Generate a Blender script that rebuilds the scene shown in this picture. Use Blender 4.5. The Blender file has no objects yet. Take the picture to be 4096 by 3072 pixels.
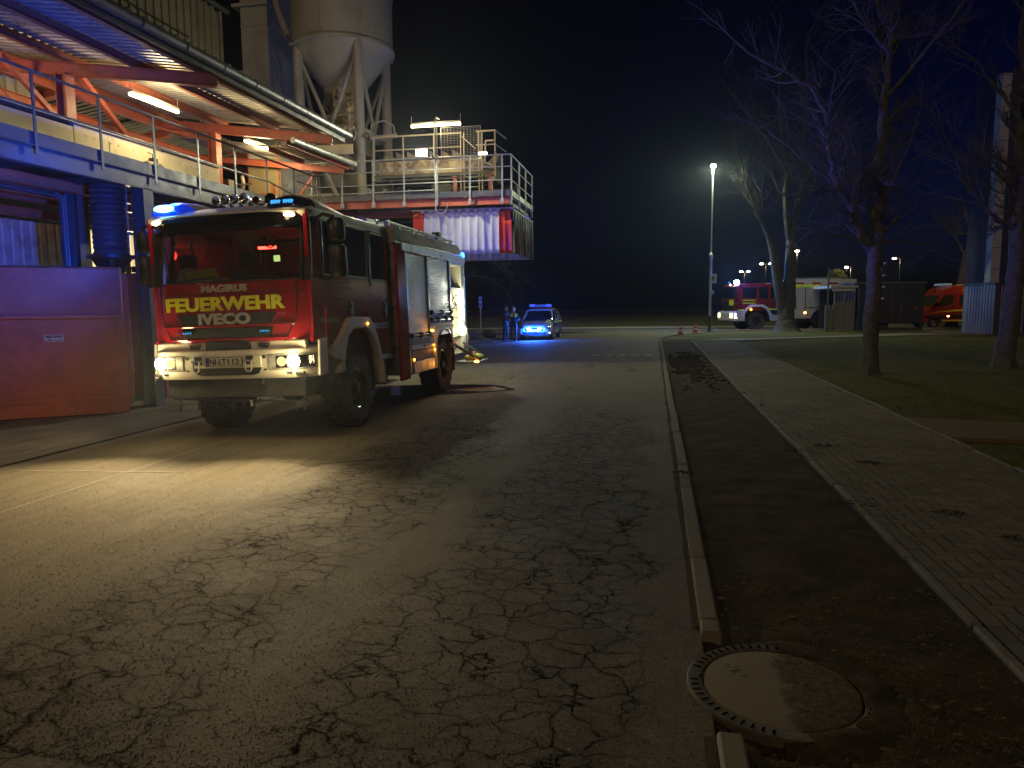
import bpy, math, random
from mathutils import Vector, Matrix, noise as mnoise
from math import radians as R, sin, cos, pi, sqrt
S = bpy.context.scene
COL = S.collection

# ---------------------------------------------------------------- camera, sky, exposure
# world axes: +y runs along the road away from the camera, +x to the right, road surface z = 0
cam_d = bpy.data.cameras.new("camera"); cam = bpy.data.objects.new("camera", cam_d); COL.objects.link(cam)
cam_d.sensor_width = 36.0; cam_d.lens = 24.95; cam_d.clip_end = 2000; cam_d.clip_start = 0.05
cam.matrix_world = (Matrix.Translation((0, 0, 1.75)) @ Matrix.Rotation(R(11.3), 4, 'Z')
                    @ Matrix.Rotation(R(90 - 6.35), 4, 'X') @ Matrix.Rotation(R(-0.4), 4, 'Z'))
S.camera = cam
S.view_settings.view_transform = 'Standard'; S.view_settings.look = 'None'
S.view_settings.exposure = 0.0; S.view_settings.gamma = 1.0
S.cycles.use_denoising = True
S.cycles.max_bounces = 6; S.cycles.transparent_max_bounces = 12; S.cycles.volume_bounces = 0
S.cycles.sample_clamp_indirect = 3.0
S.cycles.caustics_reflective = False; S.cycles.caustics_refractive = False

W = bpy.data.worlds.new("World"); S.world = W; W.use_nodes = True
nt = W.node_tree; bg = nt.nodes['Background']
sky = nt.nodes.new('ShaderNodeTexSky'); sky.sky_type = 'NISHITA'; sky.sun_disc = False
sky.sun_elevation = R(-6); sky.sun_rotation = R(60); sky.altitude = 0
mx = nt.nodes.new('ShaderNodeMix'); mx.data_type = 'RGBA'; mx.blend_type = 'MULTIPLY'; mx.inputs[0].default_value = 1
mx.inputs[7].default_value = (0.02, 0.10, 1.0, 1)
nt.links.new(sky.outputs[0], mx.inputs[6]); nt.links.new(mx.outputs[2], bg.inputs[0])
bg.inputs[1].default_value = .85

# faint warm town light from behind the camera: soft, no visible disc
sd = bpy.data.lights.new("sun", 'SUN'); sd.energy = 0.34; sd.angle = R(14); sd.color = (1, .68, .36)
so = bpy.data.objects.new("sun", sd); COL.objects.link(so); so.rotation_euler = (R(60), 0, R(3))

# ---------------------------------------------------------------- helpers
class MB:
    def __init__(s): s.v = []; s.f = []; s.uv = None
    def quad(s, a, b, c, d):
        n = len(s.v); s.v += [tuple(a), tuple(b), tuple(c), tuple(d)]; s.f.append((n, n+1, n+2, n+3)); return s
    def box(s, x0, x1, y0, y1, z0, z1):
        n = len(s.v)
        s.v += [(x0,y0,z0),(x1,y0,z0),(x1,y1,z0),(x0,y1,z0),(x0,y0,z1),(x1,y0,z1),(x1,y1,z1),(x0,y1,z1)]
        s.f += [(n,n+3,n+2,n+1),(n+4,n+5,n+6,n+7),(n,n+1,n+5,n+4),(n+1,n+2,n+6,n+5),(n+2,n+3,n+7,n+6),(n+3,n,n+4,n+7)]
        return s
    def ring_frame(s, d):
        d = Vector(d).normalized(); u = d.orthogonal().normalized()
        if abs(d.z) < .95: u = d.cross(Vector((0,0,1))).normalized()
        return u, d.cross(u).normalized()
    def tube(s, pts, r, n=8, cap=True):
        pts = [Vector(p) for p in pts]
        rs = r if isinstance(r, (list, tuple)) else [r]*len(pts)
        base = len(s.v); pu = None
        for i, p in enumerate(pts):
            d = (pts[min(i+1, len(pts)-1)] - pts[max(i-1, 0)])
            if d.length < 1e-6: d = Vector((0,0,1))
            u, w = s.ring_frame(d)
            if pu is not None:
                u = (pu - d.normalized()*pu.dot(d.normalized()))
                u = u.normalized() if u.length > 1e-4 else s.ring_frame(d)[0]
                w = d.normalized().cross(u)
            pu = u
            for k in range(n):
                a = 2*pi*k/n + pi/n
                s.v.append(tuple(p + (u*cos(a) + w*sin(a))*rs[i]))
        for i in range(len(pts)-1):
            for k in range(n):
                a = base+i*n+k; b = base+i*n+(k+1) % n
                s.f.append((a, b, b+n, a+n))
        if cap:
            s.f.append(tuple(base+k for k in range(n))[::-1]); e = base+(len(pts)-1)*n
            s.f.append(tuple(e+k for k in range(n)))
        return s
    def bar(s, a, b, w, h):      # square section bar between two points
        a = Vector(a); b = Vector(b); d = (b-a).normalized()
        up = Vector((0,0,1)) if abs(d.z) < .9 else Vector((0,1,0))
        u = d.cross(up).normalized()*w/2; t = u.cross(d).normalized()*h/2; n = len(s.v)
        for p in (a, b): s.v += [tuple(p-u-t), tuple(p+u-t), tuple(p+u+t), tuple(p-u+t)]
        s.f += [(n+3,n+2,n+1,n),(n+4,n+5,n+6,n+7)] + [(n+k, n+(k+1)%4, n+4+(k+1)%4, n+4+k) for k in range(4)]
        return s
    def ibeam(s, a, b, w, h, t=.012):   # H section: web + two flanges
        a = Vector(a); b = Vector(b); d = (b-a).normalized()
        up = Vector((0,0,1)) if abs(d.z) < .9 else Vector((1,0,0))
        u = d.cross(up).normalized(); v = u.cross(d).normalized()
        s.bar(a, b, t, h-2*t) if abs(d.z) < .9 else s._vbar(a, b, u, v, t, h-2*t)
        for k in (-1, 1):
            o = v*(h/2-t/2)*k
            if abs(d.z) < .9: s.bar(a+o, b+o, w, t)
            else: s._vbar(a+o, b+o, u, v, w, t)
        return s
    def _vbar(s, a, b, u, v, w, h):
        n = len(s.v); u = u*w/2; t = v*h/2
        for p in (a, b): s.v += [tuple(p-u-t), tuple(p+u-t), tuple(p+u+t), tuple(p-u+t)]
        s.f += [(n+3,n+2,n+1,n),(n+4,n+5,n+6,n+7)] + [(n+k, n+(k+1)%4, n+4+(k+1)%4, n+4+k) for k in range(4)]
    def lathe(s, prof, n=32, axis='Z', c=(0,0,0), close=False, a0=0, a1=2*pi):
        base = len(s.v); full = abs(a1-a0-2*pi) < 1e-6; m = n if full else n+1
        for (r, h) in prof:
            for k in range(m):
                a = a0 + (a1-a0)*k/n
                p = (r*cos(a), r*sin(a), h)
                if axis == 'X': p = (h, r*cos(a), r*sin(a))
                elif axis == 'Y': p = (r*cos(a), h, r*sin(a))
                s.v.append((p[0]+c[0], p[1]+c[1], p[2]+c[2]))
        P = len(prof)
        for i in range(P if close else P-1):
            for k in range(n):
                a = base+i*m+k; b = base+i*m+(k+1) % m
                j = (i+1) % P
                s.f.append((a, b, base+j*m+(k+1) % m, base+j*m+k))
        return s
    def prism(s, poly, t0, t1, plane='YZ'):   # polygon extruded along the remaining axis
        n = len(s.v); k = len(poly)
        def P(q, t):
            return (t, q[0], q[1]) if plane == 'YZ' else ((q[0], t, q[1]) if plane == 'XZ' else (q[0], q[1], t))
        s.v += [P(q, t0) for q in poly] + [P(q, t1) for q in poly]
        s.f.append(tuple(range(n, n+k))[::-1]); s.f.append(tuple(range(n+k, n+2*k)))
        for i in range(k): s.f.append((n+i, n+(i+1) % k, n+k+(i+1) % k, n+k+i))
        return s
    def panel(s, P, u0, u1, v0, v1, holes=(), th=.03):
        # P(u,v,d) -> point; wall with rectangular holes, thickness th (d = 0 outside, th inside)
        us = sorted({u0, u1} | {h[0] for h in holes} | {h[1] for h in holes})
        vs = sorted({v0, v1} | {h[2] for h in holes} | {h[3] for h in holes})
        inh = lambda a, b: any(h[0] <= a <= h[1] and h[2] <= b <= h[3] for h in holes)
        for i in range(len(us)-1):
            for j in range(len(vs)-1):
                if inh((us[i]+us[i+1])/2, (vs[j]+vs[j+1])/2): continue
                for d in (0, th): s.quad(P(us[i],vs[j],d), P(us[i+1],vs[j],d), P(us[i+1],vs[j+1],d), P(us[i],vs[j+1],d))
        for (a, b, c, e) in list(holes) + [(u0, u1, v0, v1)]:
            for (p, q) in (((a,c),(b,c)),((b,c),(b,e)),((b,e),(a,e)),((a,e),(a,c))):
                s.quad(P(p[0],p[1],0), P(q[0],q[1],0), P(q[0],q[1],th), P(p[0],p[1],th))
        return s
    def ell(s, c, r, n=12, m=8, rot=None):
        base = len(s.v); M = rot or Matrix.Identity(3)
        for i in range(m+1):
            t = pi*i/m
            for k in range(n):
                a = 2*pi*k/n
                s.v.append(tuple(Vector(c) + M @ Vector((r[0]*sin(t)*cos(a), r[1]*sin(t)*sin(a), r[2]*cos(t)))))
        for i in range(m):
            for k in range(n):
                a = base+i*n+k; b = base+i*n+(k+1) % n
                s.f.append((a, a+n, b+n, b))
        return s
    def loft(s, secs, cap=True):
        base = len(s.v); n = len(secs[0])
        for sec in secs: s.v += [tuple(p) for p in sec]
        for i in range(len(secs)-1):
            for k in range(n):
                a = base+i*n+k; b = base+i*n+(k+1) % n
                s.f.append((a, b, b+n, a+n))
        if cap:
            s.f.append(tuple(base+k for k in range(n))[::-1]); e = base+(len(secs)-1)*n
            s.f.append(tuple(e+k for k in range(n)))
        return s
    def build(s, name, m, parent=None, bevel=0, smooth=False, sub=0, auto=40):
        me = bpy.data.meshes.new(name); me.from_pydata(s.v, [], s.f); me.update()
        if smooth or bevel:
            me.shade_smooth()
            try: me.set_sharp_from_angle(angle=R(auto))
            except Exception: pass
        me.materials.append(m)
        o = bpy.data.objects.new(name, me); COL.objects.link(o)
        if parent: o.parent = parent
        if bevel:
            b = o.modifiers.new("bevel", 'BEVEL'); b.width = bevel; b.segments = 2; b.limit_method = 'ANGLE'; b.angle_limit = R(40)
        if sub:
            b = o.modifiers.new("sub", 'SUBSURF'); b.levels = sub; b.render_levels = sub
        return o

def fixn(o):
    import bmesh
    bm = bmesh.new(); bm.from_mesh(o.data); bmesh.ops.remove_doubles(bm, verts=bm.verts, dist=1e-5)
    bmesh.ops.recalc_face_normals(bm, faces=bm.faces); bm.to_mesh(o.data); bm.free(); return o

def tag(o, label=None, cat=None, group=None, kind=None):
    if label: o['label'] = label
    if cat: o['category'] = cat
    if group: o['group'] = group
    if kind: o['kind'] = kind
    return o
def thing(name, label, cat, loc=(0,0,0), rz=0, group=None, rot=None):
    o = bpy.data.objects.new(name, None); COL.objects.link(o); o.location = loc; o.rotation_euler = rot or (0, 0, rz)
    o.empty_display_size = .2
    return tag(o, label, cat, group)
def struct(o): o['kind'] = 'structure'; return o
def copy_tree(o, parent=None):
    c = o.copy(); COL.objects.link(c)
    if parent: c.parent = parent
    for ch in list(o.children): copy_tree(ch, c)
    return c
def light(kind, name, loc, col, e, parent=None, size=.05, rot=None, spot=None, blend=.3):
    d = bpy.data.lights.new(name, kind); d.energy = e; d.color = col
    if kind in ('POINT', 'SPOT'): d.shadow_soft_size = size
    if kind == 'AREA': d.size = size
    if kind == 'SPOT': d.spot_size = R(spot); d.spot_blend = blend
    o = bpy.data.objects.new(name, d); COL.objects.link(o); o.location = loc
    if rot: o.rotation_euler = rot
    if parent: o.parent = parent
    return o
def aim(o, d):
    o.rotation_euler = Vector(d).to_track_quat('-Z', 'Y').to_euler(); return o

# ---------------------------------------------------------------- materials
def mat(name, c, rough=.6, metal=0, em=None, es=0, var=0, vs=4, bump=0, bs=60, spec=None, dirt=None, ds=3, dlo=.5, dhi=.75, coat=0):
    m = bpy.data.materials.new(name); m.use_nodes = True; t = m.node_tree; N = t.nodes; L = t.links
    b = N['Principled BSDF']; b.inputs['Base Color'].default_value = (*c, 1); b.inputs['Roughness'].default_value = rough
    b.inputs['Metallic'].default_value = metal
    if spec is not None: b.inputs['Specular IOR Level'].default_value = spec
    if coat: b.inputs['Coat Weight'].default_value = coat; b.inputs['Coat Roughness'].default_value = .08
    if em: b.inputs['Emission Color'].default_value = (*em, 1); b.inputs['Emission Strength'].default_value = es
    tc = N.new('ShaderNodeTexCoord'); src = None
    if var or dirt:
        n = N.new('ShaderNodeTexNoise'); n.inputs['Scale'].default_value = vs; n.inputs['Detail'].default_value = 6
        L.new(tc.outputs['Object'], n.inputs['Vector'])
        r = N.new('ShaderNodeMapRange'); r.inputs[1].default_value = .25; r.inputs[2].default_value = .75
        r.inputs[3].default_value = 1-var; r.inputs[4].default_value = 1+var
        L.new(n.outputs[0], r.inputs[0])
        x = N.new('ShaderNodeMix'); x.data_type = 'RGBA'; x.blend_type = 'MULTIPLY'; x.inputs[0].default_value = 1
        x.inputs[6].default_value = (*c, 1); L.new(r.outputs[0], x.inputs[7]); src = x.outputs[2]
        rr = N.new('ShaderNodeMapRange'); rr.inputs[1].default_value = .3; rr.inputs[2].default_value = .7
        dr = .12 if rough > .2 else .04; rr.inputs[3].default_value = max(0, rough-dr); rr.inputs[4].default_value = min(1, rough+dr)
        L.new(n.outputs[0], rr.inputs[0]); L.new(rr.outputs[0], b.inputs['Roughness'])
    if dirt:
        n2 = N.new('ShaderNodeTexNoise'); n2.inputs['Scale'].default_value = ds; n2.inputs['Detail'].default_value = 8
        n2.inputs['Roughness'].default_value = .65; L.new(tc.outputs['Object'], n2.inputs['Vector'])
        r2 = N.new('ShaderNodeMapRange'); r2.inputs[1].default_value = dlo; r2.inputs[2].default_value = dhi
        L.new(n2.outputs[0], r2.inputs[0])
        x2 = N.new('ShaderNodeMix'); x2.data_type = 'RGBA'; L.new(r2.outputs[0], x2.inputs[0])
        L.new(src, x2.inputs[6]); x2.inputs[7].default_value = (*dirt, 1); src = x2.outputs[2]
    if src: L.new(src, b.inputs['Base Color'])
    if bump:
        n3 = N.new('ShaderNodeTexNoise'); n3.inputs['Scale'].default_value = bs; n3.inputs['Detail'].default_value = 4
        L.new(tc.outputs['Object'], n3.inputs['Vector'])
        bp = N.new('ShaderNodeBump'); bp.inputs['Strength'].default_value = 1; bp.inputs['Distance'].default_value = bump
        L.new(n3.outputs[0], bp.inputs['Height']); L.new(bp.outputs[0], b.inputs['Normal'])
    return m
def emat(name, c, s):
    m = bpy.data.materials.new(name); m.use_nodes = True; t = m.node_tree; t.nodes.clear()
    e = t.nodes.new('ShaderNodeEmission'); e.inputs[0].default_value = (*c, 1); e.inputs[1].default_value = s
    o = t.nodes.new('ShaderNodeOutputMaterial'); t.links.new(e.outputs[0], o.inputs[0]); return m
def glass(name, tint=(.5,.5,.5), rough=.02, ior=1.5):
    m = bpy.data.materials.new(name); m.use_nodes = True; t = m.node_tree; t.nodes.clear(); N = t.nodes; L = t.links
    a = N.new('ShaderNodeBsdfTransparent'); a.inputs[0].default_value = (*tint, 1)
    g = N.new('ShaderNodeBsdfGlossy'); g.inputs['Roughness'].default_value = rough
    f = N.new('ShaderNodeFresnel'); f.inputs[0].default_value = ior
    x = N.new('ShaderNodeMixShader'); o = N.new('ShaderNodeOutputMaterial')
    L.new(f.outputs[0], x.inputs[0]); L.new(a.outputs[0], x.inputs[1]); L.new(g.outputs[0], x.inputs[2]); L.new(x.outputs[0], o.inputs[0])
    return m

M = dict(
 red=mat('red_paint', (.30,.005,.012), .10, var=.08, vs=2, spec=.35, dirt=(.13,.02,.015), ds=2.5, dlo=.62, dhi=.95),
 redside=mat('red_paint_side', (.36,.006,.018), .14, spec=.07, dirt=(.16,.02,.02), ds=2.5, dlo=.6, dhi=.95, var=.08, vs=2),
 redlow=mat('red_paint_low', (.26,.006,.012), .16, spec=.3, var=.1, vs=3, dirt=(.09,.05,.035), ds=5, dlo=.45, dhi=.8),
 cream=mat('cream_plastic', (.72,.69,.60), .42, var=.06, vs=4, dirt=(.30,.26,.20), ds=5, dlo=.55, dhi=.85),
 white=mat('white_paint', (.68,.68,.66), .3, var=.05, vs=3, dirt=(.35,.33,.29), ds=3, dlo=.58, dhi=.9),
 black=mat('black_plastic', (.012,.012,.014), .42, var=.3, vs=9, bump=.0004, bs=400),
 blackgloss=mat('black_gloss', (.008,.008,.01), .12, var=.2),
 rubber=mat('rubber', (.022,.021,.02), .82, var=.3, vs=12, dirt=(.085,.07,.055), ds=7, dlo=.42, dhi=.75, bump=.001, bs=80),
 alu=mat('aluminium', (.42,.45,.48), .36, metal=.85, var=.1, vs=6, dirt=(.25,.25,.24), ds=4, dlo=.5, dhi=.8),
 shutter=mat('shutter_alu', (.60,.66,.74), .50, metal=.9, var=.08, vs=2),
 steel=mat('galvanised_steel', (.42,.43,.42), .5, metal=.5, var=.2, vs=9, dirt=(.22,.2,.17), ds=6),
 steeldk=mat('dark_steel', (.05,.05,.052), .5, metal=.3, var=.3, vs=8, dirt=(.1,.08,.06), ds=5),
 chrome=mat('chrome', (.7,.7,.68), .15, metal=1, var=.05),
 rim=mat('rim_dark', (.04,.04,.045), .22, metal=.6, var=.2, vs=15),
 orange=mat('orange_steel', (.52,.13,.07), .5, var=.12, vs=5, dirt=(.25,.09,.05), ds=4, dlo=.5, dhi=.8),
 orangecont=mat('container_orange', (.40,.105,.055), .6, var=.2, vs=2.5, dirt=(.20,.075,.05), ds=3.2, dlo=.48, dhi=.85, bump=.002, bs=6),
 yellowtx=mat('reflective_yellow', (.80,.78,.02), .4, em=(.9,.85,.05), es=.0),
 whitetx=mat('reflective_white', (.75,.75,.75), .35),
 silvertx=mat('silver_letter', (.55,.5,.5), .3, metal=.3),
 dulltx=mat('dull_yellow_letter', (.36,.33,.12), .5),
 screen=glass('windscreen_glass', (.72,.74,.74)),
 sideglass=glass('side_glass', (.9,.86,.86), .02, 1.5),
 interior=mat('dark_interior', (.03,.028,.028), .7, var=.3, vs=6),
 seat=mat('seat_fabric', (.05,.03,.03), .9, var=.3, vs=20),
 lensdark=mat('dark_blue_lens', (.006,.012,.05), .06, spec=.8),
 clear=glass('clear_lens', (.9,.9,.9), .05, 1.45),
 corr=mat('corrugated_cladding', (.33,.31,.26), .5, metal=.25, var=.12, vs=1.5, dirt=(.20,.17,.12), ds=1.3, dlo=.5, dhi=.8),
 corrroof=mat('roof_sheet_underside', (.40,.38,.34), .45, metal=.3, var=.12, vs=3, dirt=(.16,.13,.1), ds=2.2),
 tile=mat('roof_sheet_top', (.06,.055,.055), .7, var=.2),
 gutter=mat('gutter_zinc', (.13,.135,.15), .45, metal=.5, var=.12, vs=5),
 silo=mat('silo_paint', (.34,.34,.315), .5, var=.08, vs=1.4, dirt=(.2,.18,.13), ds=1.1, dlo=.56, dhi=.85),
 towerp=mat('filter_housing_paint', (.34,.35,.34), .5, var=.1, vs=1, dirt=(.2,.19,.16), ds=1.5),
 creamp=mat('cream_sheet', (.66,.60,.42), .5, var=.07, vs=3, dirt=(.35,.28,.17), ds=3, dlo=.58, dhi=.82),
 diamond=mat('tread_plate', (.5,.42,.22), .4, metal=.4, bump=.003, bs=55, var=.1),
 dusty=mat('dusty_machine', (.20,.18,.15), .75, var=.3, vs=5, dirt=(.4,.36,.28), ds=4, dlo=.5, dhi=.7),
 bark=mat('bark', (.070,.068,.058), .9, var=.35, vs=14, dirt=(.028,.03,.02), ds=5, bump=.05, bs=9),
 dimbark=mat('dimmed_bark', (.035,.032,.03), .9, var=.3, vs=3),  # bark copy darkened so the crown beside the street lamp stays dim
 rope=mat('bellows_fabric', (.035,.036,.045), .62, var=.3, vs=14, bump=.006, bs=18),
 concrete=mat('concrete', (.26,.24,.21), .85, var=.18, vs=8, dirt=(.14,.12,.1), ds=5, bump=.003, bs=70),
 amber=emat('amber_on', (1,.30,.02), 40), 
 strobe=emat('blue_on', (.03,.16,1), 60),
 pvcw=mat('pvc_white', (.62,.63,.62), .25, var=.08, vs=3, dirt=(.42,.38,.3), ds=3),
 pvcr=mat('pvc_red', (.55,.05,.03), .22, var=.08, vs=3),
 skin=mat('skin', (.50,.31,.24), .6), uniform=mat('dark_uniform', (.012,.014,.022), .8, var=.2, vs=10),
 hivis=mat('hi_vis', (.55,.8,.08), .6, em=(.4,.8,.05), es=.0), hairblond=mat('hair_blond', (.5,.38,.2), .7, bump=.004, bs=60),
 hairdark=mat('hair_dark', (.04,.028,.02), .7, bump=.004, bs=60), shoe=mat('shoe', (.25,.25,.26), .6),
)

_tx = {}
def text(s, size, m, parent, loc, rot, name='lettering', ext=.003, bold=0., width=None, align='LEFT', italic=0, flipz=False):
    cu = bpy.data.curves.new('t', 'FONT'); cu.body = s; cu.size = size; cu.extrude = ext; cu.offset = bold
    cu.align_x = align; cu.shear = italic; cu.resolution_u = 3
    o = bpy.data.objects.new('t', cu); COL.objects.link(o); bpy.context.view_layer.update()
    me = bpy.data.meshes.new_from_object(o.evaluated_get(bpy.context.evaluated_depsgraph_get()))
    COL.objects.unlink(o); bpy.data.objects.remove(o)
    if width:
        xs = [v.co.x for v in me.vertices]; w = max(xs)-min(xs); k = width/w
        x0 = min(xs)
        for v in me.vertices: v.co.x = (v.co.x-x0)*k
        if align == 'CENTER':
            for v in me.vertices: v.co.x -= width/2
    me.name = name; me.materials.clear(); me.materials.append(m)
    t = bpy.data.objects.new(name, me); COL.objects.link(t); t.parent = parent; t.location = loc; t.rotation_euler = rot
    return t
FR = (R(90), 0, 0)          # reads from -y
SD = (R(90), 0, R(90))      # reads from +x
# ---------------------------------------------------------------- ground, road, verge, path
def nodes(name):
    m = bpy.data.materials.new(name); m.use_nodes = True; t = m.node_tree
    return m, t, t.nodes, t.links, t.nodes['Principled BSDF']
class G:                                   # tiny node-graph builder
    def __init__(s, name):
        s.m, s.t, s.N, s.L, s.b = nodes(name)
        s.co = s.N.new('ShaderNodeTexCoord').outputs['Object']
    def set(s, inp, v):
        if isinstance(v, bpy.types.NodeSocket): s.L.new(v, inp)
        else: inp.default_value = v
    def noise(s, scale, detail=5, rough=.55, vec=None, dist=0, out=0):
        n = s.N.new('ShaderNodeTexNoise'); s.L.new(vec or s.co, n.inputs['Vector'])
        n.inputs['Scale'].default_value = scale; n.inputs['Detail'].default_value = detail
        n.inputs['Roughness'].default_value = rough; n.inputs['Distortion'].default_value = dist
        return n.outputs[out]
    def vor(s, scale, vec=None, feat='DISTANCE_TO_EDGE', rnd=1):
        n = s.N.new('ShaderNodeTexVoronoi'); n.feature = feat; s.L.new(vec or s.co, n.inputs['Vector'])
        n.inputs['Scale'].default_value = scale; n.inputs['Randomness'].default_value = rnd
        return n.outputs[0]
    def math(s, op, a, b=0, c=None):
        n = s.N.new('ShaderNodeMath'); n.operation = op; s.set(n.inputs[0], a); s.set(n.inputs[1], b)
        if c is not None: s.set(n.inputs[2], c)
        return n.outputs[0]
    def rng(s, v, a, b, c=0, d=1, smooth=False):
        n = s.N.new('ShaderNodeMapRange'); s.L.new(v, n.inputs[0])
        if smooth: n.interpolation_type = 'SMOOTHSTEP'
        for i, q in enumerate((a, b, c, d)): s.set(n.inputs[i+1], q)
        return n.outputs[0]
    def mix(s, f, a, b, mode='MIX'):
        n = s.N.new('ShaderNodeMix'); n.data_type = 'RGBA'; n.blend_type = mode; s.set(n.inputs[0], f)
        for i, q in ((6, a), (7, b)): s.set(n.inputs[i], (*q, 1) if isinstance(q, tuple) and len(q) == 3 else q)
        return n.outputs[2]
    def xyz(s):
        n = s.N.new('ShaderNodeSeparateXYZ'); s.L.new(s.co, n.inputs[0]); return n.outputs
    def warp(s, scale, amt, detail=3):
        n = s.N.new('ShaderNodeTexNoise'); s.L.new(s.co, n.inputs['Vector']); n.inputs['Scale'].default_value = scale
        n.inputs['Detail'].default_value = detail
        a = s.N.new('ShaderNodeVectorMath'); a.operation = 'SUBTRACT'; s.L.new(n.outputs['Color'], a.inputs[0]); a.inputs[1].default_value = (.5,.5,.5)
        k = s.N.new('ShaderNodeVectorMath'); k.operation = 'SCALE'; s.L.new(a.outputs[0], k.inputs[0]); k.inputs['Scale'].default_value = amt
        d = s.N.new('ShaderNodeVectorMath'); d.operation = 'ADD'; s.L.new(s.co, d.inputs[0]); s.L.new(k.outputs[0], d.inputs[1])
        return d.outputs[0]
    def vscale(s, v, k):
        n = s.N.new('ShaderNodeVectorMath'); n.operation = 'MULTIPLY'; s.L.new(v, n.inputs[0]); n.inputs[1].default_value = k; return n.outputs[0]
    def bump(s, h, dist, prev=None, strength=1):
        n = s.N.new('ShaderNodeBump'); s.L.new(h, n.inputs['Height']); n.inputs['Distance'].default_value = dist
        n.inputs['Strength'].default_value = strength
        if prev: s.L.new(prev, n.inputs['Normal'])
        return n.outputs[0]
    def done(s, col, rough, nrm=None):
        s.set(s.b.inputs['Base Color'], (*col, 1) if isinstance(col, tuple) else col); s.set(s.b.inputs['Roughness'], rough)
        s.b.inputs['Specular IOR Level'].default_value = .1
        if nrm: s.L.new(nrm, s.b.inputs['Normal'])
        return s.m

def asphalt():
    g = G('old_cracked_asphalt'); X, Y, Z = g.xyz()
    wob = g.noise(.9, 3)
    # wheel-track strips where the surface has alligator cracking
    def strip(x0, w):
        d = g.math('ABSOLUTE', g.math('SUBTRACT', g.math('ADD', X, g.math('MULTIPLY', g.math('SUBTRACT', wob, .5), 1.3)), x0))
        return g.rng(d, w, w*.45, smooth=True)
    m = g.math('MAXIMUM', strip(-2.62, .95), strip(-.75, .98))
    m = g.math('MULTIPLY', m, g.rng(Y, 14, 9))
    lone = g.rng(g.noise(.33, 3), .5, .62)
    v1 = g.vscale(g.warp(5.5, .20, 6), (.85, 1.0, 1))
    e1 = g.vor(5.4, v1)
    e2 = g.vor(11, g.vscale(g.warp(9, .12, 5), (.8, 1, 1)))
    v3 = g.vscale(g.warp(1.2, .8, 6), (1, .6, 1)); e3 = g.vor(.75, v3)
    thin = g.rng(g.noise(4, 3), .3, .7, .010, .050)
    c1 = g.math('MULTIPLY', g.rng(e1, thin, 0), g.rng(m, .08, .75))
    c2 = g.math('MULTIPLY', g.rng(e2, .030, 0), g.math('MULTIPLY', g.rng(m, .45, .9, 0, .55), g.rng(g.noise(2.1, 2), .36, .55)))
    c3 = g.math('MULTIPLY', g.rng(e3, .022, 0), g.math('MULTIPLY', lone, g.rng(X, -4.5, -3.2)))
    # the long transverse break ahead of the parked engine
    c4d = g.math('ABSOLUTE', g.math('ADD', g.math('SUBTRACT', Y, g.math('MULTIPLY', g.math('ADD', X, 3.1), 1.15)), g.math('ADD', -8.35, g.math('MULTIPLY', g.noise(1.7, 5), 1.9))))
    c4 = g.math('MULTIPLY', g.rng(c4d, 1.0, .93), 0)
    crack = g.rng(g.math('MINIMUM', g.math('ADD', g.math('ADD', c1, c2), c3), 1), .05, .8)
    agg = g.noise(85, 5, .85); agg2 = g.noise(40, 5, .8); mid = g.noise(1.4, 6, .6); big = g.noise(.22, 3)
    base = g.mix(g.rng(agg, .36, .64), (.022,.019,.013), (.215,.188,.14)); base = g.mix(g.rng(g.noise(19, 6, .8), .38, .62, .45, 0), base, (.04,.034,.026))
    base = g.mix(g.rng(mid, .35, .7), base, g.mix(.5, base, (.20,.18,.15)))
    # stone dust from the works lies thick along the left side
    dust = g.math('MULTIPLY', g.rng(g.math('ADD', X, g.math('MULTIPLY', g.math('SUBTRACT', big, .5), 2.2)), -2.8, -4.0, smooth=True), g.rng(mid, .2, .6, .72, 1))
    dust = g.math('MAXIMUM', dust, g.math('MULTIPLY', g.rng(Y, 15, 22), .75))
    streak = g.noise(2.2, 5, .6, vec=g.vscale(g.co, (3.2, .35, 1)))
    dcol = g.mix(g.rng(streak, .3, .7), (.165,.142,.092), (.265,.232,.158)); dcol = g.mix(g.rng(agg, .38, .62, .5, 0), dcol, (.10,.085,.06)); dcol = g.mix(g.rng(g.noise(9, 7, .8), .38, .6, .35, 0), dcol, (.13,.11,.08))
    base = g.mix(dust, base, dcol)
    # lighter strip between the cracked wheel tracks, darker worn tracks
    base = g.mix(g.math('MULTIPLY', g.math('MULTIPLY', m, g.rng(g.noise(2.6, 6, .7), .3, .65)), .62), base, (.030,.026,.021))
    base = g.mix(g.math('MULTIPLY', g.rng(streak, .5, .8), .35), base, (.2,.18,.15))
    halo = g.math('MULTIPLY', g.rng(e1, .16, 0, smooth=True), g.rng(m, .25, .8))
    base = g.mix(g.math('MULTIPLY', halo, .38), base, (.022,.019,.015))
    base = g.mix(g.math('MULTIPLY', g.rng(g.noise(33, 3, .6), .60, .68), .7), base, (.02,.017,.013)); base = g.mix(g.math('MULTIPLY', g.rng(g.noise(47, 3, .6), .63, .70), .6), base, (.36,.32,.25))
    base = g.mix(g.math('MULTIPLY', crack, .88), base, (.008,.007,.006))
    h = g.math('ADD', g.math('MULTIPLY', agg2, .6), g.math('MULTIPLY', agg, .4))
    n1 = g.bump(h, .007)
    n2 = n1
    n3 = g.bump(g.noise(5, 4), .006, n2)
    mm = g.done(base, g.rng(mid, .3, .7, .72, .9), n3)
    g.set(g.b.inputs['Specular IOR Level'], g.rng(crack, 0, 1, .16, 0)); return mm
MA = asphalt()

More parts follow.
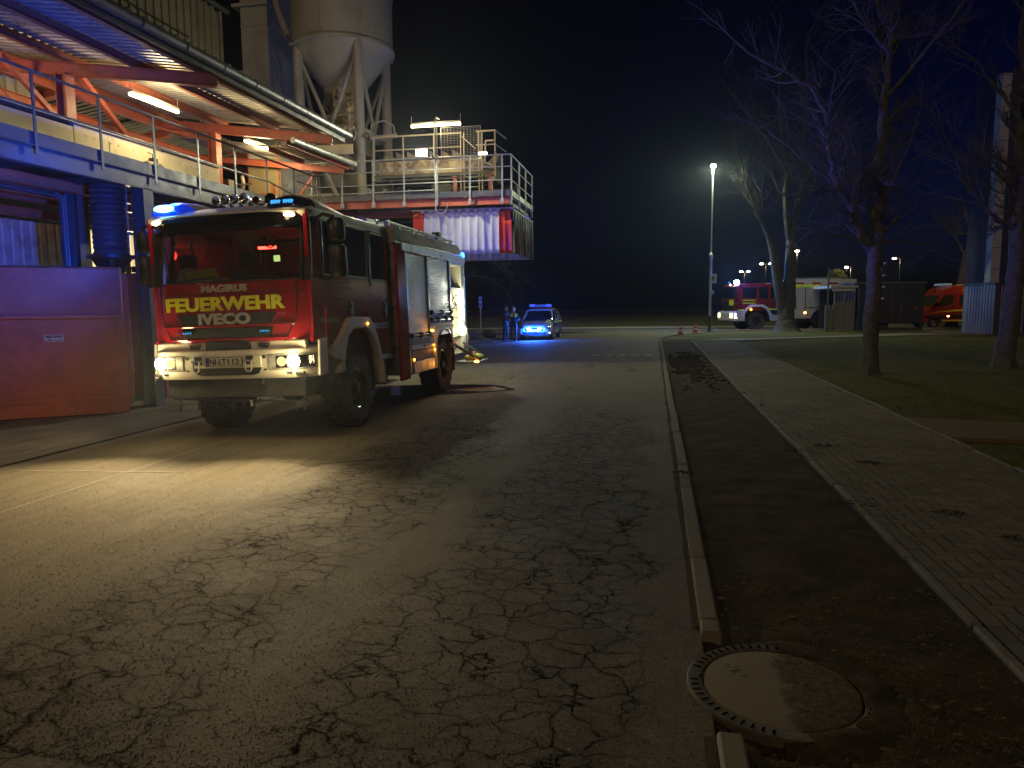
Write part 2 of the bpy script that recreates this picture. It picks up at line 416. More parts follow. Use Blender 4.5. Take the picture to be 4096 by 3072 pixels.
def yard():
    g = G('dusty_yard_concrete'); s1 = g.noise(1.3, 6); f = g.noise(90, 3, .7)
    s2 = g.noise(1.5, 5, .6, vec=g.vscale(g.co, (2.6, .5, 1)))
    c = g.mix(g.rng(s1, .3, .7), (.11,.098,.08), (.24,.215,.17)); c = g.mix(g.rng(s2, .5, .75, 0, .6), c, (.32,.29,.235))
    c = g.mix(g.rng(f, .35, .7, 0, .4), c, (.09,.08,.065))
    return g.done(c, .88, g.bump(g.noise(12, 6), .01, g.bump(f, .002)))
def soil():
    g = G('trodden_soil'); a = g.noise(3, 8, .65); b = g.noise(28, 5, .7); d = g.noise(70, 4, .8)
    c = g.mix(g.rng(a, .3, .7), (.030,.021,.013), (.115,.082,.050)); c = g.mix(g.rng(b, .4, .75, 0, .7), c, (.035,.032,.015))
    c = g.mix(g.rng(d, .6, .7), c, (.26,.20,.13))
    return g.done(c, .95, g.bump(a, .05, g.bump(b, .014, g.bump(d, .004))))
def lawn():
    g = G('winter_lawn'); a = g.noise(.7, 8, .65); b = g.noise(16, 6, .7); d = g.noise(120, 3, .8)
    c = g.mix(g.rng(a, .3, .7), (.11,.115,.04), (.18,.175,.07)); c = g.mix(g.rng(b, .45, .7, 0, .8), c, (.028,.026,.013))
    c = g.mix(g.rng(d, .55, .7, 0, .6), c, (.15,.14,.06))
    return g.done(c, .95, g.bump(b, .06, g.bump(d, .012)))
def field():
    g = G('dark_field'); a = g.noise(.4, 6)
    return g.done(g.mix(a, (.02,.022,.012), (.05,.045,.025)), .95, g.bump(g.noise(6, 4), .05))
MY, MS, ML, MF = yard(), soil(), lawn(), field()

def zroad(x):                         # crossfall towards the works
    if x > -3.4: return 0.0
    return -.125*min(1, (-3.4-x)/4.2)**1.0
def sheet(name, xs, ys, zf, m):
    b = MB(); nx, ny = len(xs), len(ys)
    for y in ys:
        for x in xs: b.v.append((x, y, zf(x, y)))
    for j in range(ny-1):
        for i in range(nx-1):
            a = j*nx+i; b.f.append((a, a+1, a+nx+1, a+nx))
    return struct(b.build(name, m, smooth=True))
def lin(a, b, n): return [a+(b-a)*i/n for i in range(n+1)]
def poly_sheet(name, pts, z, m): 
    b = MB(); b.v = [(x, y, z) for x, y in pts]; b.f = [tuple(range(len(pts)))]; return struct(b.build(name, m))

struct(MB().quad((-260,-60,-.2),(260,-60,-.2),(260,300,-.2),(-260,300,-.2)).build('ground', MF))
sheet('road', lin(-7.66, .27, 32), lin(-6, 47.5, 40), lambda x, y: zroad(x), MA)
sheet('yard_ground', lin(-40, -7.66, 16), lin(-6, 34, 20), lambda x, y: -.128+.012*mnoise.noise((x*.7, y*.7, 0)) if x < -7.8 else -.127, MY)
# drain seam between road and yard
g = G('drain_seam_dirt'); ds = g.done(g.mix(g.noise(20, 5), (.012,.011,.009), (.05,.044,.035)), .95, g.bump(g.noise(40, 4), .02))
b = MB(); rnd = random.Random(3); yy = -2.0; L0 = []; L1 = []
while yy < 24: 
    w = .055+.035*mnoise.noise((yy*.8, 3, 0)); L0.append((-7.60+.03*mnoise.noise((yy, 0, 0))-w, yy)); L1.append((-7.60+.03*mnoise.noise((yy, 9, 0))+w, yy)); yy += .25
for i in range(len(L0)-1): b.quad((*L0[i], -.119), (*L1[i], -.119), (*L1[i+1], -.119), (*L0[i+1], -.119))
struct(b.build('gutter_seam', ds))
# old sealed joints in the dust-covered lane
jm = mat('joint_sealant', (.26,.235,.19), .9, var=.2, vs=8)
b = MB()
for i in range(60):
    y0 = -3+i*.25; x = -5.75+.02*mnoise.noise((y0*.5, 1, 0)); b.quad((x, y0, zroad(x)+.004), (x+.035, y0, zroad(x+.035)+.004), (x+.035, y0+.25, zroad(x+.035)+.004), (x, y0+.25, zroad(x)+.004))
for i in range(20):
    x0 = -7.3+i*.11; y = 6.75+.03*mnoise.noise((x0*2, 4, 0)); b.quad((x0, y, zroad(x0)+.004), (x0+.11, y, zroad(x0+.11)+.004), (x0+.11, y+.035, zroad(x0+.11)+.004), (x0, y+.035, zroad(x0)+.004))
struct(b.build('road_joints', jm))
# far junction and the cross street
g = G('far_asphalt'); fa = g.done(g.mix(g.noise(1.2, 6), (.10,.095,.085), (.20,.19,.165)), .8, g.bump(g.noise(60, 3), .004))
CD = Vector((.9806, .196, 0))          # cross street runs roughly across the view
def cross(x, y0): return y0 + (x)*.24
poly_sheet('cross_street', [(-60, cross(-60, 46.2)), (60, cross(60, 46.2)), (60, cross(60, 53.5)), (-60, cross(-60, 53.5))], .006, fa)
poly_sheet('junction_corner', [(.26, 35), (5.5, 35), (5.5, 47.4), (.26, 47.4)], -.003, fa)
poly_sheet('junction', [(-9.5, 38), (-7.66, 34), (-7.66, 47.4), (-9.5, 47.4), (-16, 44.5), (-16, 41.5)], -.1, MY)
poly_sheet('far_yard_ground', [(-40, 34), (-7.66, 34), (-7.66, 47.4), (-40, 40)], -.126, MY)
km = mat('kerb_stone', (.20,.185,.155), .9, spec=.1, var=.3, vs=6, dirt=(.12,.105,.08), ds=6, dlo=.5, dhi=.75, bump=.003, bs=60)
pk = mat('pale_kerb', (.42,.36,.29), .85, var=.15)
for nm, y0, mm in (('cross_street_kerb', 46.2, pk), ('cross_street_kerb', 53.5, pk)):
    b = MB()
    for k in range(-40, 60):
        if nm and y0 < 50 and -7.5 < k < 1: continue
        x0, x1 = k, k+.985
        b.v += [(x0, cross(x0, y0)-.12, 0), (x1, cross(x1, y0)-.12, 0), (x1, cross(x1, y0)+.12, 0), (x0, cross(x0, y0)+.12, 0)]
        n = len(b.v)-4; b.v += [(p[0], p[1], .1) for p in b.v[n:n+4]]
        b.f += [(n+4,n+5,n+6,n+7),(n,n+1,n+5,n+4),(n+1,n+2,n+6,n+5),(n+2,n+3,n+7,n+6),(n+3,n,n+4,n+7)]
    struct(b.build(nm, mm))
sheet('far_ground', lin(-60, 60, 60), [0, 1.2, 3, 7, 16, 40], lambda x, y: 0, ML)
fv = bpy.data.objects['far_ground']
for v in fv.data.vertices:
    t = v.co.y; v.co.y = cross(v.co.x, 53.65)+t; v.co.z = .05+.25*min(1, t/4)+.10*mnoise.noise((v.co.x*.4, t, 0))
# kerb of the road: individual stones, missing round the manhole
b = MB(); y = -3.0; rnd = random.Random(5)
while y < 36:
    L = .98+rnd.uniform(-.02, .02); y1 = y+L-.012
    if not (y1 > 2.86 and y < 3.62) :
        dx = rnd.uniform(-.006, .006); h = .034+rnd.uniform(-.008, .006)
        b.box(.27+dx, .375+dx, y, y1, -.12, h)
    elif y < 2.86: b.box(.272, .377, y, 2.80, -.12, .04)
    elif y1 > 3.62: b.box(.268, .373, 3.68, y1, -.12, .042)
    y += L
CORN = [(.27, 36.0), (.42, 37.6), (.75, 39.2), (1.3, 40.8), (2.05, 42.4), (3.0, 44.0), (4.2, 45.6), (5.0, 46.6)]
def corner_x(y):
    if y <= 36: return .27
    for p, q in zip(CORN, CORN[1:]):
        if p[1] <= y <= q[1]: return p[0]+(q[0]-p[0])*(y-p[1])/(q[1]-p[1])
    return 5.0
for p, q in zip(CORN, CORN[1:]):       # kerb swings off to the right at the junction
    b.prism([p, (q[0]-.01, q[1]-.02), (q[0]+.11, q[1]-.05), (p[0]+.12, p[1]-.02)], -.12, .06, 'XY')
struct(b.build('kerb', km, bevel=.014))
# grit that collects against the kerb
g = G('kerb_grit'); gm = g.done(g.mix(g.noise(60, 4), (.02,.017,.012), (.10,.085,.06)), .95, g.bump(g.noise(90, 3), .01))
b = MB(); y = -3
while y < 34:
    w0 = .03+.05*abs(mnoise.noise((y*1.7, 0, 0))); w1 = .03+.05*abs(mnoise.noise(((y+.2)*1.7, 0, 0)))
    if not 2.8 < y < 3.7: b.quad((.265-w0, y, .004), (.268, y, .009), (.268, y+.2, .009), (.265-w1, y+.2, .004))
    y += .2
struct(b.build('kerb_grit', gm))

# soil strip, with real unevenness
def zs(x, y):
    n = mnoise.noise((x*1.6, y*1.6, 0))*.02+mnoise.noise((x*6, y*6, 2))*.009
    near = math.hypot((x-.59), (y-3.24)); 
    base = -.015+.02*min(1, max(0, (x-.4)/.35))
    if near < .50: n *= .1; base = -.03
    if x < .36: return -.014+.3*n*(1 if n < 0 else 0)
    return base+n
sheet('soil_ground', lin(.20, 1.72, 38), [(-2+.09*i) for i in range(150)]+lin(11.5, 36, 100)[1:], zs, MS)
# lawn and verge
def zl(x, y): return .012+.03*mnoise.noise((x*.9, y*.9, 1))+.012*mnoise.noise((x*4, y*4, 1))+.03*min(1, max(0, (x-4)/3))
sheet('lawn', lin(3.66, 24, 60), [(-2+.3*i) for i in range(120)], zl, ML)
sheet('verge_ground', [.4]+lin(1.7, 24, 40), lin(33.9, 46.0, 36), lambda x, y: .02+.05*mnoise.noise((x*.6, y*.6, 1)) if y < cross(x, 46.2)-.2 else -.1, ML)
vg = bpy.data.objects['verge_ground']
for v in vg.data.vertices:
    t = (v.co.y-33.9)/12.1; v.co.y = 33.9+t*(cross(max(v.co.x, 2.0), 45.95)-33.9)
for v in vg.data.vertices:
    xm = corner_x(v.co.y)+.1
    if v.co.x < 7: v.co.x = xm+(v.co.x-.4)*(7-xm)/6.6
# ---- herringbone footpath
def paver_mat():
    g = G('concrete_pavers'); at = g.N.new('ShaderNodeAttribute'); at.attribute_name = 'tint'; f = g.noise(120, 3, .7)
    a = g.noise(1.1, 6, .6)
    c = g.mix(g.rng(a, .3, .7), (.135,.126,.110), (.205,.192,.168)); c = g.mix(.6, c, at.outputs['Color'], 'MULTIPLY')
    c = g.mix(g.rng(g.noise(4.5, 6, .7), .58, .78, 0, .75), c, (.06,.055,.035))
    return g.done(c, .88, g.bump(f, .003))
PM = paver_mat()
struct(MB().box(1.66, 3.70, -2, 33.6, -.1, .028).build('path_ground', mat('sand_joint', (.02,.018,.014), .95)))
b = MB(); cols = []; rnd = random.Random(11)
def block(x0, x1, y0, y1, z=.052, tint=None):
    x0 = max(x0, 1.84); x1 = min(x1, 3.62)
    if x1-x0 < .03: return
    g0 = .0075; x0 += g0; x1 -= g0; y0 += g0; y1 -= g0; z += rnd.uniform(-.0025, .0025); e = .004; n = len(b.v)
    b.v += [(x0,y0,z-e),(x1,y0,z-e),(x1,y1,z-e),(x0,y1,z-e),(x0+e,y0+e,z),(x1-e,y0+e,z),(x1-e,y1-e,z),(x0+e,y1-e,z),
            (x0,y0,.03),(x1,y0,.03),(x1,y1,.03),(x0,y1,.03)]
    b.f += [(n+4,n+5,n+6,n+7),(n,n+1,n+5,n+4),(n+1,n+2,n+6,n+5),(n+2,n+3,n+7,n+6),(n+3,n,n+4,n+7),
            (n+8,n+9,n+1,n),(n+9,n+10,n+2,n+1),(n+10,n+11,n+3,n+2),(n+11,n+8,n,n+3)]
    t = tint or rnd.uniform(.72, 1.15); cols.extend([t]*9)
w = .1
for j in range(-10, 336):
    for i in range(17, 37):
        t = (i-j) % 4
        if t == 0: block(i*w, (i+2)*w, j*w, (j+1)*w)
        elif t == 2: block(i*w, (i+1)*w, (j-1)*w, (j+1)*w)
y = -1.0
while y < 33.4:
    n = len(b.f); block(1.84, 1.84, 0, 0)
    for (xa, xb) in ((1.74, 1.835),):
        x0, x1, y0, y1, z = xa+.003, xb, y+.003, y+.197, .05+rnd.uniform(-.003, .003); q = len(b.v)
        b.v += [(x0,y0,z),(x1,y0,z),(x1,y1,z),(x0,y1,z),(x0,y0,0),(x1,y0,0),(x1,y1,0),(x0,y1,0)]
        b.f += [(q,q+1,q+2,q+3),(q+4,q+5,q+1,q),(q+5,q+6,q+2,q+1),(q+6,q+7,q+3,q+2),(q+7,q+4,q,q+3)]; cols.extend([rnd.uniform(.8, 1.1)]*5)
    y += .2
fp = struct(b.build('footpath', PM))
ca = fp.data.color_attributes.new('tint', 'FLOAT_COLOR', 'CORNER'); k = 0
for pi_, p in enumerate(fp.data.polygons):
    for li in p.loop_indices: ca.data[li].color = (cols[pi_],)*3+(1,)
b = MB(); y = -2.0                       # edging stones both sides
while y < 33.5:
    for x in (1.675, 3.635):
        h = .062+rnd.uniform(-.012, .008); dx = rnd.uniform(-.008, .008); b.box(x+dx, x+.058+dx, y, y+.985, -.1, h)
    y += 1.0
struct(b.build('path_kerb', mat('edging_stone', (.17,.155,.13), .9, var=.3, vs=7, dirt=(.07,.06,.045), ds=6), bevel=.012))
sp = G('side_path_slabs'); smm = sp.done(sp.mix(sp.noise(2, 6), (.11,.088,.07), (.17,.14,.11)), .9, sp.bump(sp.noise(80, 3), .003))
struct(MB().prism([(3.70, 9.72), (4.3, 9.66), (9, 9.3), (9, 10.6), (5.1, 11.05), (3.70, 11.35)], -.08, .058, 'XY').build('side_path', smm))
cp = G('cross_path_slabs'); cpm = cp.done(cp.mix(cp.noise(2, 6), (.20,.19,.16), (.29,.275,.235)), .85, cp.bump(cp.noise(80, 3), .003))
struct(MB().prism([(1.7, 33.6), (3.7, 33.6), (7, 35.9), (12, 39), (24, 45), (24, 48.6), (17.5, 46.2), (10.2, 39.6), (7, 37.2), (1.85, 33.95)], -.08, .085, 'XY').build('cross_path', cpm))
# road paint: short white dashes by the far kerb
b = MB()
for k in range(5):
    x = -2.1+k*.46; b.quad((x, 24.45+k*.1, .0045), (x+.24, 24.5+k*.1, .0045), (x+.24, 24.75+k*.1, .0045), (x, 24.7+k*.1, .0045))
struct(b.build('road_marking', mat('worn_road_paint', (.5,.5,.47), .7, var=.3, vs=9)))
# wet patch round the rear axle
wm = mat('wet_puddle', (.05,.048,.042), .12, var=.3, vs=3, bump=.0008, bs=14)
b = MB(); cen = (-4.6, 14.4); pts = []
for k in range(48):
    a = 2*pi*k/48; r = 1+.3*mnoise.noise((cos(a)*1.6, sin(a)*1.6, 5)); pts.append((cen[0]+1.7*r*cos(a), cen[1]+.95*r*sin(a)))
b.v = [(x, y, zroad(x)+.004) for x, y in pts]; b.v.append((cen[0], cen[1], zroad(cen[0])+.004))
b.f = [(48, k, (k+1) % 48) for k in range(48)]
struct(b.build('puddle', wm))

# ---- litter, twigs and grass on the ground (uncountable)
rnd = random.Random(21)
b = MB()
def blade(x, y, z, h, w, lean):
    a = rnd.uniform(0, 2*pi); dx, dy = cos(a)*w, sin(a)*w; l = rnd.uniform(-lean, lean); m2 = rnd.uniform(-lean, lean); n = len(b.v)
    b.v += [(x-dx, y-dy, z), (x+dx, y+dy, z), (x+l, y+m2, z+h)]; b.f.append((n, n+1, n+2))
for i in range(15000):
    y = rnd.choice((rnd.uniform(5.5, 14), rnd.uniform(5, 30))); x = rnd.uniform(3.72, 3.8+y*.55)
    if 9.3 < y < 11.4 and x < 9: continue
    c = mnoise.noise((x*1.3, y*1.3, 7))
    if c < -.15: continue
    for k in range(3): blade(x+rnd.uniform(-.04,.04), y+rnd.uniform(-.04,.04), zl(x, y)-.005, rnd.uniform(.02, .075), .005, .04)
for (cx, cy, r, n) in ((1.15, 3.25, .28, 500), (1.3, 2.75, .2, 240), (1.62, 3.9, .18, 200), (1.6, 2.9, .2, 200), (.7, 2.55, .14, 120), (1.25, 5.2, .4, 120), (.75, 7.5, .4, 60), (1.5, 6.5, .25, 160), (1.1, 2.3, .4, 260)):
    for i in range(n):
        a = rnd.uniform(0, 2*pi); q = r*sqrt(rnd.random())*1.2; x = cx+cos(a)*q; y = cy+sin(a)*q
        if x > 1.66 or x < .4: continue
        blade(x, y, zs(x, y)-.004, rnd.uniform(.012, .045), .0016, .03)
gmat = mat('grass_blade', (.13,.14,.05), .8, var=.3, vs=3)
tag(b.build('grass', gmat), 'short winter grass on lawn and soil', 'grass', kind='stuff')
b = MB()
for i in range(1500):
    y = rnd.uniform(2, 4.6) if i < 650 else rnd.uniform(2, 20); x = rnd.uniform(.4, 1.66)
    if math.hypot(x-.56, y-3.24) < .36 and rnd.random() < .75: continue
    z = zs(x, y)+.006; L = rnd.uniform(.008, .05)*(2.2 if i % 9 == 0 else 1); a = rnd.uniform(0, pi)
    if rnd.random() < .45: b.tube([(x, y, z), (x+cos(a)*L, y+sin(a)*L, z+rnd.uniform(0, .006))], rnd.uniform(.0008, .0022), 4)
    else:
        s_ = L*.35; n = len(b.v); b.v += [(x-s_, y, z), (x, y-s_*.6, z+.004), (x+s_, y+.2*s_, z+.002), (x, y+s_*.7, z+.008)]; b.f.append((n, n+1, n+2, n+3))
tag(b.build('leaf_litter', mat('dry_litter', (.13,.11,.08), .9, var=.5, vs=30)), 'dry twigs and leaf scraps strewn on the soil strip', 'litter', kind='stuff')
b = MB()
for (cx, cy, r) in ((2.35, 6.15, .09), (2.62, 5.55, .11), (2.05, 8.9, .12), (2.25, 8.0, .1), (1.66, 6.3, .16), (1.64, 8.5, .12), (1.68, 12.3, .12), (.32, 7.2, .1)):
    for i in range(40):
        a = rnd.uniform(0, 2*pi); q = r*sqrt(rnd.random()); x = cx+cos(a)*q*1.3; y = cy+sin(a)*q*.6; z = .056+rnd.uniform(0, .012); s_ = rnd.uniform(.008, .02)
        n = len(b.v); b.v += [(x-s_, y, z), (x, y-s_*.6, z+.006), (x+s_, y+.2*s_, z), (x, y+s_*.7, z+.01)]; b.f.append((n, n+1, n+2, n+3))
tag(b.build('fallen_leaves', mat('wet_leaf', (.035,.026,.018), .8, var=.4, vs=20)), 'dark clumps of wet fallen leaves on the paved path', 'leaves', kind='stuff')
# clods of churned earth at the far end of the strip
b = MB()
for i in range(700):
    x = .5+1.1*abs(rnd.gauss(.5, .3)); y = 21+rnd.gauss(0, 2.3); r = rnd.uniform(.015, .06); b.ell((x, y, .0+r*.15), (r*rnd.uniform(.8, 1.5), r*rnd.uniform(.8, 2.2), r*.6), 8, 5)
tag(b.build('loose_dirt', mat('wet_earth', (.035,.026,.017), .95, var=.4, vs=9, spec=.1, bump=.03, bs=25), smooth=True), 'churned dark earth clods at the end of the strip', 'earth', kind='stuff')

# ---- manhole with slotted iron ring
mh = thing('manhole', 'round manhole with slotted iron ring and concrete lid, half under soil', 'manhole cover', (.59, 3.24, 0))
iron = mat('cast_iron', (.075,.068,.055), .85, metal=.0, var=.25, vs=20, dirt=(.14,.12,.09), ds=9, bump=.0015, bs=120)
b = MB(); b.lathe([(.35, -.05), (.35, .010), (.36, .012), (.408, .012), (.416, .004), (.416, -.05)], 96)
o = b.build('frame', iron, mh, smooth=True)
sm0 = mat('slot_black', (.006,.006,.005), .95, spec=0)
for k in range(56):
    a = 2*pi*k/56
    if 2.9 < a < 3.1 or 4.6 < a < 5.3 or a > 6.0 or a < 1.15: continue
    c_, s_ = cos(a), sin(a); t_ = .006; b = MB()
    b.v += [(c_*.362-s_*t_, s_*.362+c_*t_, .0145), (c_*.362+s_*t_, s_*.362-c_*t_, .0145), (c_*.399+s_*t_, s_*.399-c_*t_, .0145), (c_*.399-s_*t_, s_*.399+c_*t_, .0145)]
    b.f.append((0, 1, 2, 3)); b.build('slot', sm0, mh)
g = G('lid_concrete'); X, Y, Z = g.xyz(); nn = g.noise(7, 7, .7)
dm = g.rng(g.math('ADD', X, g.math('MULTIPLY', g.math('SUBTRACT', nn, .5), .35)), .0, .06)
dm = g.math('MAXIMUM', g.math('MULTIPLY', dm, g.rng(g.noise(14, 6, .75), .3, .55, .35, 1)), g.rng(g.noise(5, 4), .62, .7))
c = g.mix(g.rng(g.noise(160, 3), .3, .7), (.19,.17,.13), (.235,.21,.165)); c = g.mix(g.math('MULTIPLY', dm, .9), c, g.mix(g.rng(g.noise(38, 7, .75), .35, .62), (.035,.026,.014), (.23,.18,.105)))
lm = g.done(c, .9, g.bump(g.math('MULTIPLY', dm, g.noise(30, 6, .7)), .05, g.bump(g.noise(200, 2), .001)))
b = MB(); b.lathe([(.0001, .014), (.15, .014), (.31, .013), (.335, .010), (.341, -.005), (.341, -.03)], 72); b.build('lid', lm, mh, smooth=True)
b = MB(); b.ell((-.352, .045, .010), (.016, .022, .006), 10, 6); b.build('lifting_hole', mat('hole_dark', (.01,.01,.01), .9), mh)

# soil creeping over the right half of the iron ring
b = MB(); NA = 40; NR = 9
for i in range(NA+1):
    a = R(-97)+R(200)*i/NA; e = min(1, min(i, NA-i)/5)
    for j in range(NR+1):
        q = j/NR; r = .345+.012*mnoise.noise((cos(a)*4, sin(a)*4, 3))+(.26)*q*(.5+.5*e); x = .59+r*cos(a); y = 3.24+r*sin(a)
        z = (.012*e+.004)*(1-q)**.6*min(1, .35+q*6)+.010*mnoise.noise((x*14, y*14, 1))*e-.028*q*q+.004
        b.v.append((x, y, z))
for i in range(NA):
    for j in range(NR): k = i*(NR+1)+j; b.f.append((k, k+1, k+NR+2, k+NR+1))
struct(b.build('soil_edge_ground', MS, smooth=True))

# loose grit and exposed aggregate on the near asphalt
rnd = random.Random(77); b = MB()
for i in range(16000):
    y = 2.2+6.5*rnd.random()**1.7; x = rnd.uniform(-1.1*y-.3, .25)
    if x < -6.5: continue
    s_ = rnd.uniform(.002, .0055)*(1.6 if i % 40 == 0 else 1); z = zroad(x); a = rnd.uniform(0, 6.28); n = len(b.v)
    for k in range(3): b.v.append((x+s_*cos(a+k*2.09), y+s_*1.3*sin(a+k*2.09), z))
    b.v.append((x+rnd.uniform(-.3, .3)*s_, y+rnd.uniform(-.3, .3)*s_, z+s_*rnd.uniform(.5, 1.1))); b.f += [(n, n+1, n+3), (n+1, n+2, n+3), (n+2, n, n+3)]
tag(b.build('gravel', mat('grit', (.17,.15,.115), .9, var=.6, vs=90, spec=.15)), 'loose grit and bare aggregate on the near asphalt', 'grit', kind='stuff')
# ---------------------------------------------------------------- vehicles: local frame, front at y = 0, back +y, its left side +x
def wheel(parent, x, y, z, r, w, side, rr=.52, lug=True, steer=0, rimm=None, tyrem=None, name='wheel'):
    e = bpy.data.objects.new(name, None); COL.objects.link(e); e.parent = parent; e.location = (x, y, z); e.rotation_euler = (0, 0, steer)
    b = MB(); h = w/2; ri = r*rr
    b.lathe([(ri, -h*.8), (ri+.02, -h*.92), (r*.8, -h), (r*.93, -h*.94), (r*.975, -h*.82), (r*.975, h*.82), (r*.93, h*.94), (r*.8, h), (ri+.02, h*.92), (ri, h*.8)], 48, 'X', close=True)
    if lug:
        n = 22
        for k in range(n):
            for sgn in (-1, 1):
                a = 2*pi*(k+(.5 if sgn > 0 else 0))/n; da = .078
                for (t0, t1, aa) in ((.10, .55, 0.0), (.60, .98, .05)):
                    x0, x1 = sgn*h*t0, sgn*h*t1; m = len(b.v)
                    for (xx, dd) in ((x0, 0), (x1, 0)):
                        for (ang, rad) in ((a-da+aa, r*.955), (a+da+aa, r*.955), (a+da*.85+aa, r*1.0), (a-da*.85+aa, r*1.0)):
                            if xx == x1 and t1 > .9: rad -= r*.012
                            b.v.append((xx, rad*cos(ang), rad*sin(ang)))
                    b.f += [(m, m+1, m+2, m+3), (m+4, m+7, m+6, m+5)]+[(m+k2, m+4+k2, m+4+(k2+1)%4, m+(k2+1)%4) for k2 in range(4)]
                # shoulder block on the sidewall
                m = len(b.v)
                for (rad, xx) in ((r*.86, h*1.0), (r*.96, h*.9)):
                    for ang in (a-da*.7, a+da*.7): b.v += [(sgn*xx, rad*cos(ang), rad*sin(ang)), (sgn*(xx+.016), rad*cos(ang), rad*sin(ang))]
                b.f += [(m+1, m+3, m+7, m+5), (m, m+1, m+5, m+4), (m+2, m+6, m+7, m+3), (m+4, m+5, m+7, m+6), (m, m+2, m+3, m+1)]
    b.build('tyre', tyrem or M['rubber'], e, smooth=True, auto=30)
    s = side; b = MB()
    b.lathe([(ri, -h*.75), (ri+.006, s*h*.80), (ri-.012, s*h*.86), (ri-.03, s*h*.8), (ri-.06, s*h*.25), (ri*.62, s*h*.30), (ri*.55, s*h*.42), (ri*.34, s*h*.42), (ri*.32, s*h*.75), (ri*.24, s*h*.85), (.001, s*h*.86)], 40, 'X')
    b.build('rim', rimm or M['rim'], e, smooth=True, auto=30)
    b = MB()
    for k in range(10):
        a = 2*pi*k/10; c = (s*h*.44, ri*.46*cos(a), ri*.46*sin(a)); b.lathe([(.014, -.0), (.014, s*.03), (.008, s*.036), (.0005, s*.036)], 6, 'X', c)
        a += .3; b.lathe([(.02, 0), (.012, s*.004), (.0005, s*.004)], 8, 'X', (s*h*.285, ri*.78*cos(a), ri*.78*sin(a)))
    b.build('wheel_nuts', M['chrome'], e, smooth=True, auto=30)
    return e

TX, TY, TZ, TROLL = -5.42, 8.4, -.07, 1.8
E1 = thing('fire_engine', 'red and white fire engine with headlights on, parked facing the camera beside the works', 'fire engine', (TX, TY, TZ), rot=(0, -R(TROLL), 0))
P = E1
def part(n, b, m, bevel=0, smooth=False, parent=None, auto=40): return b.build(n, M[m] if isinstance(m, str) else m, parent or P, bevel, smooth, auto=auto)

# --- cab: side walls with window openings
CW = 1.15
for s in (-1, 1):
    b = MB()
    b.panel(lambda u, v, d: (s*(CW-d), u, v), .13, 2.92, 1.40, 3.03, holes=[(.50, 1.98, 2.22, 2.93), (2.14, 2.82, 2.20, 2.91)], th=.05)
    fixn(part('cab_side', b, 'redside'))
    # below the belt, cut round the wheel arch
    b = MB(); arc = [(1.42+.76*cos(a), .62+.80*sin(a)) for a in lin(pi*.93, pi*.05, 14)]
    b.prism([(.10, 1.40), (.10, 1.34), (.34, 1.34), (.62, 1.30)]+[q for q in arc if q[1] > .9][2:]+[(2.92, .98), (2.92, 1.40)], s*(CW-.04), s*CW)
    fixn(part('lower_cab_panel', b, 'redside'))
    b = MB(); b.box(s*(CW-.02), s*(CW-.012), .5, 1.98, 2.22, 2.93); b.box(s*(CW-.02), s*(CW-.012), 2.14, 2.82, 2.2, 2.91); part('side_window', b, 'sideglass')
    b = MB()                                        # window frames and door gaps
    for (u0, u1, v0, v1) in ((.50, 1.98, 2.22, 2.93), (2.14, 2.82, 2.20, 2.91)):
        for q in ((u0-.022, u1+.022, v0-.022, v0+.008), (u0-.022, u1+.022, v1-.008, v1+.022), (u0-.022, u0+.008, v0, v1), (u1-.008, u1+.022, v0, v1)):
            b.box(s*(CW-.01), s*(CW+.006), *q)
    part('window_frame', b, 'black', bevel=.004)
    b = MB()
    for yy in (.46, 2.055, 2.87): b.box(s*(CW-.002), s*(CW+.0015), yy, yy+.010, 1.0 if yy > 2.5 else 1.42, 2.98)
    b.box(s*(CW-.002), s*(CW+.0015), .46, 2.88, 2.985, 2.993)
    part('door_gap', b, 'black')
    b = MB(); b.box(s*CW, s*(CW+.012), .35, 2.87, 1.875, 1.887); part('belt_crease', b, 'redlow', bevel=.004)
    for yy in (1.33, 2.66):
        b = MB(); b.prism([(yy-.055, 1.60), (yy+.055, 1.60), (yy+.07, 1.69), (yy+.06, 1.85), (yy-.06, 1.85), (yy-.07, 1.69)], s*CW, s*(CW+.02))
        o = part('door_handle', b, 'steeldk', bevel=.006)
        b = MB(); b.box(s*(CW+.02), s*(CW+.032), yy-.035, yy+.035, 1.755, 1.805); b.box(s*(CW+.02), s*(CW+.028), yy-.03, yy+.03, 1.64, 1.68); b.build('grip', M['black'], o, .004)
    b = MB(); b.tube([(s*1.17, .33, 1.35), (s*1.24, .30, 1.39), (s*1.25, .30, 1.78), (s*1.17, .33, 1.83)], .013, 6); part('grab_rail', b, 'red', smooth=True)
    b = MB(); b.tube([(s*1.16, .40, 2.15), (s*1.19, .42, 2.2), (s*1.19, .44, 2.9)], .014, 6); b.tube([(s*1.16, 2.1, 2.1), (s*1.18, 2.095, 2.95)], .012, 6); part('door_rail', b, 'chrome', smooth=True)
# roof, rear wall, floor, dash
b = MB(); b.prism([(.14, 2.90), (.12, 3.03), (.30, 3.09), (2.92, 3.09), (2.95, 2.98), (2.95, 2.93), (.3, 2.93)], -1.15, 1.15); fixn(part('roof', b, 'cream', bevel=.025))
b = MB(); b.box(-1.12, 1.12, 2.88, 2.94, .95, 2.98); part('rear_wall', b, 'redlow')
b = MB(); b.box(-1.09, 1.09, .12, 2.88, 1.30, 1.36); b.box(-1.09, 1.09, 1.95, 2.0, 1.4, 1.9); part('floor', b, 'interior')
b = MB(); b.prism([(.14, 1.5), (.14, 2.10), (.22, 2.15), (.55, 2.13), (.62, 2.0), (.60, 1.5)], -1.08, 1.08); part('dashboard', b, 'interior', bevel=.02)
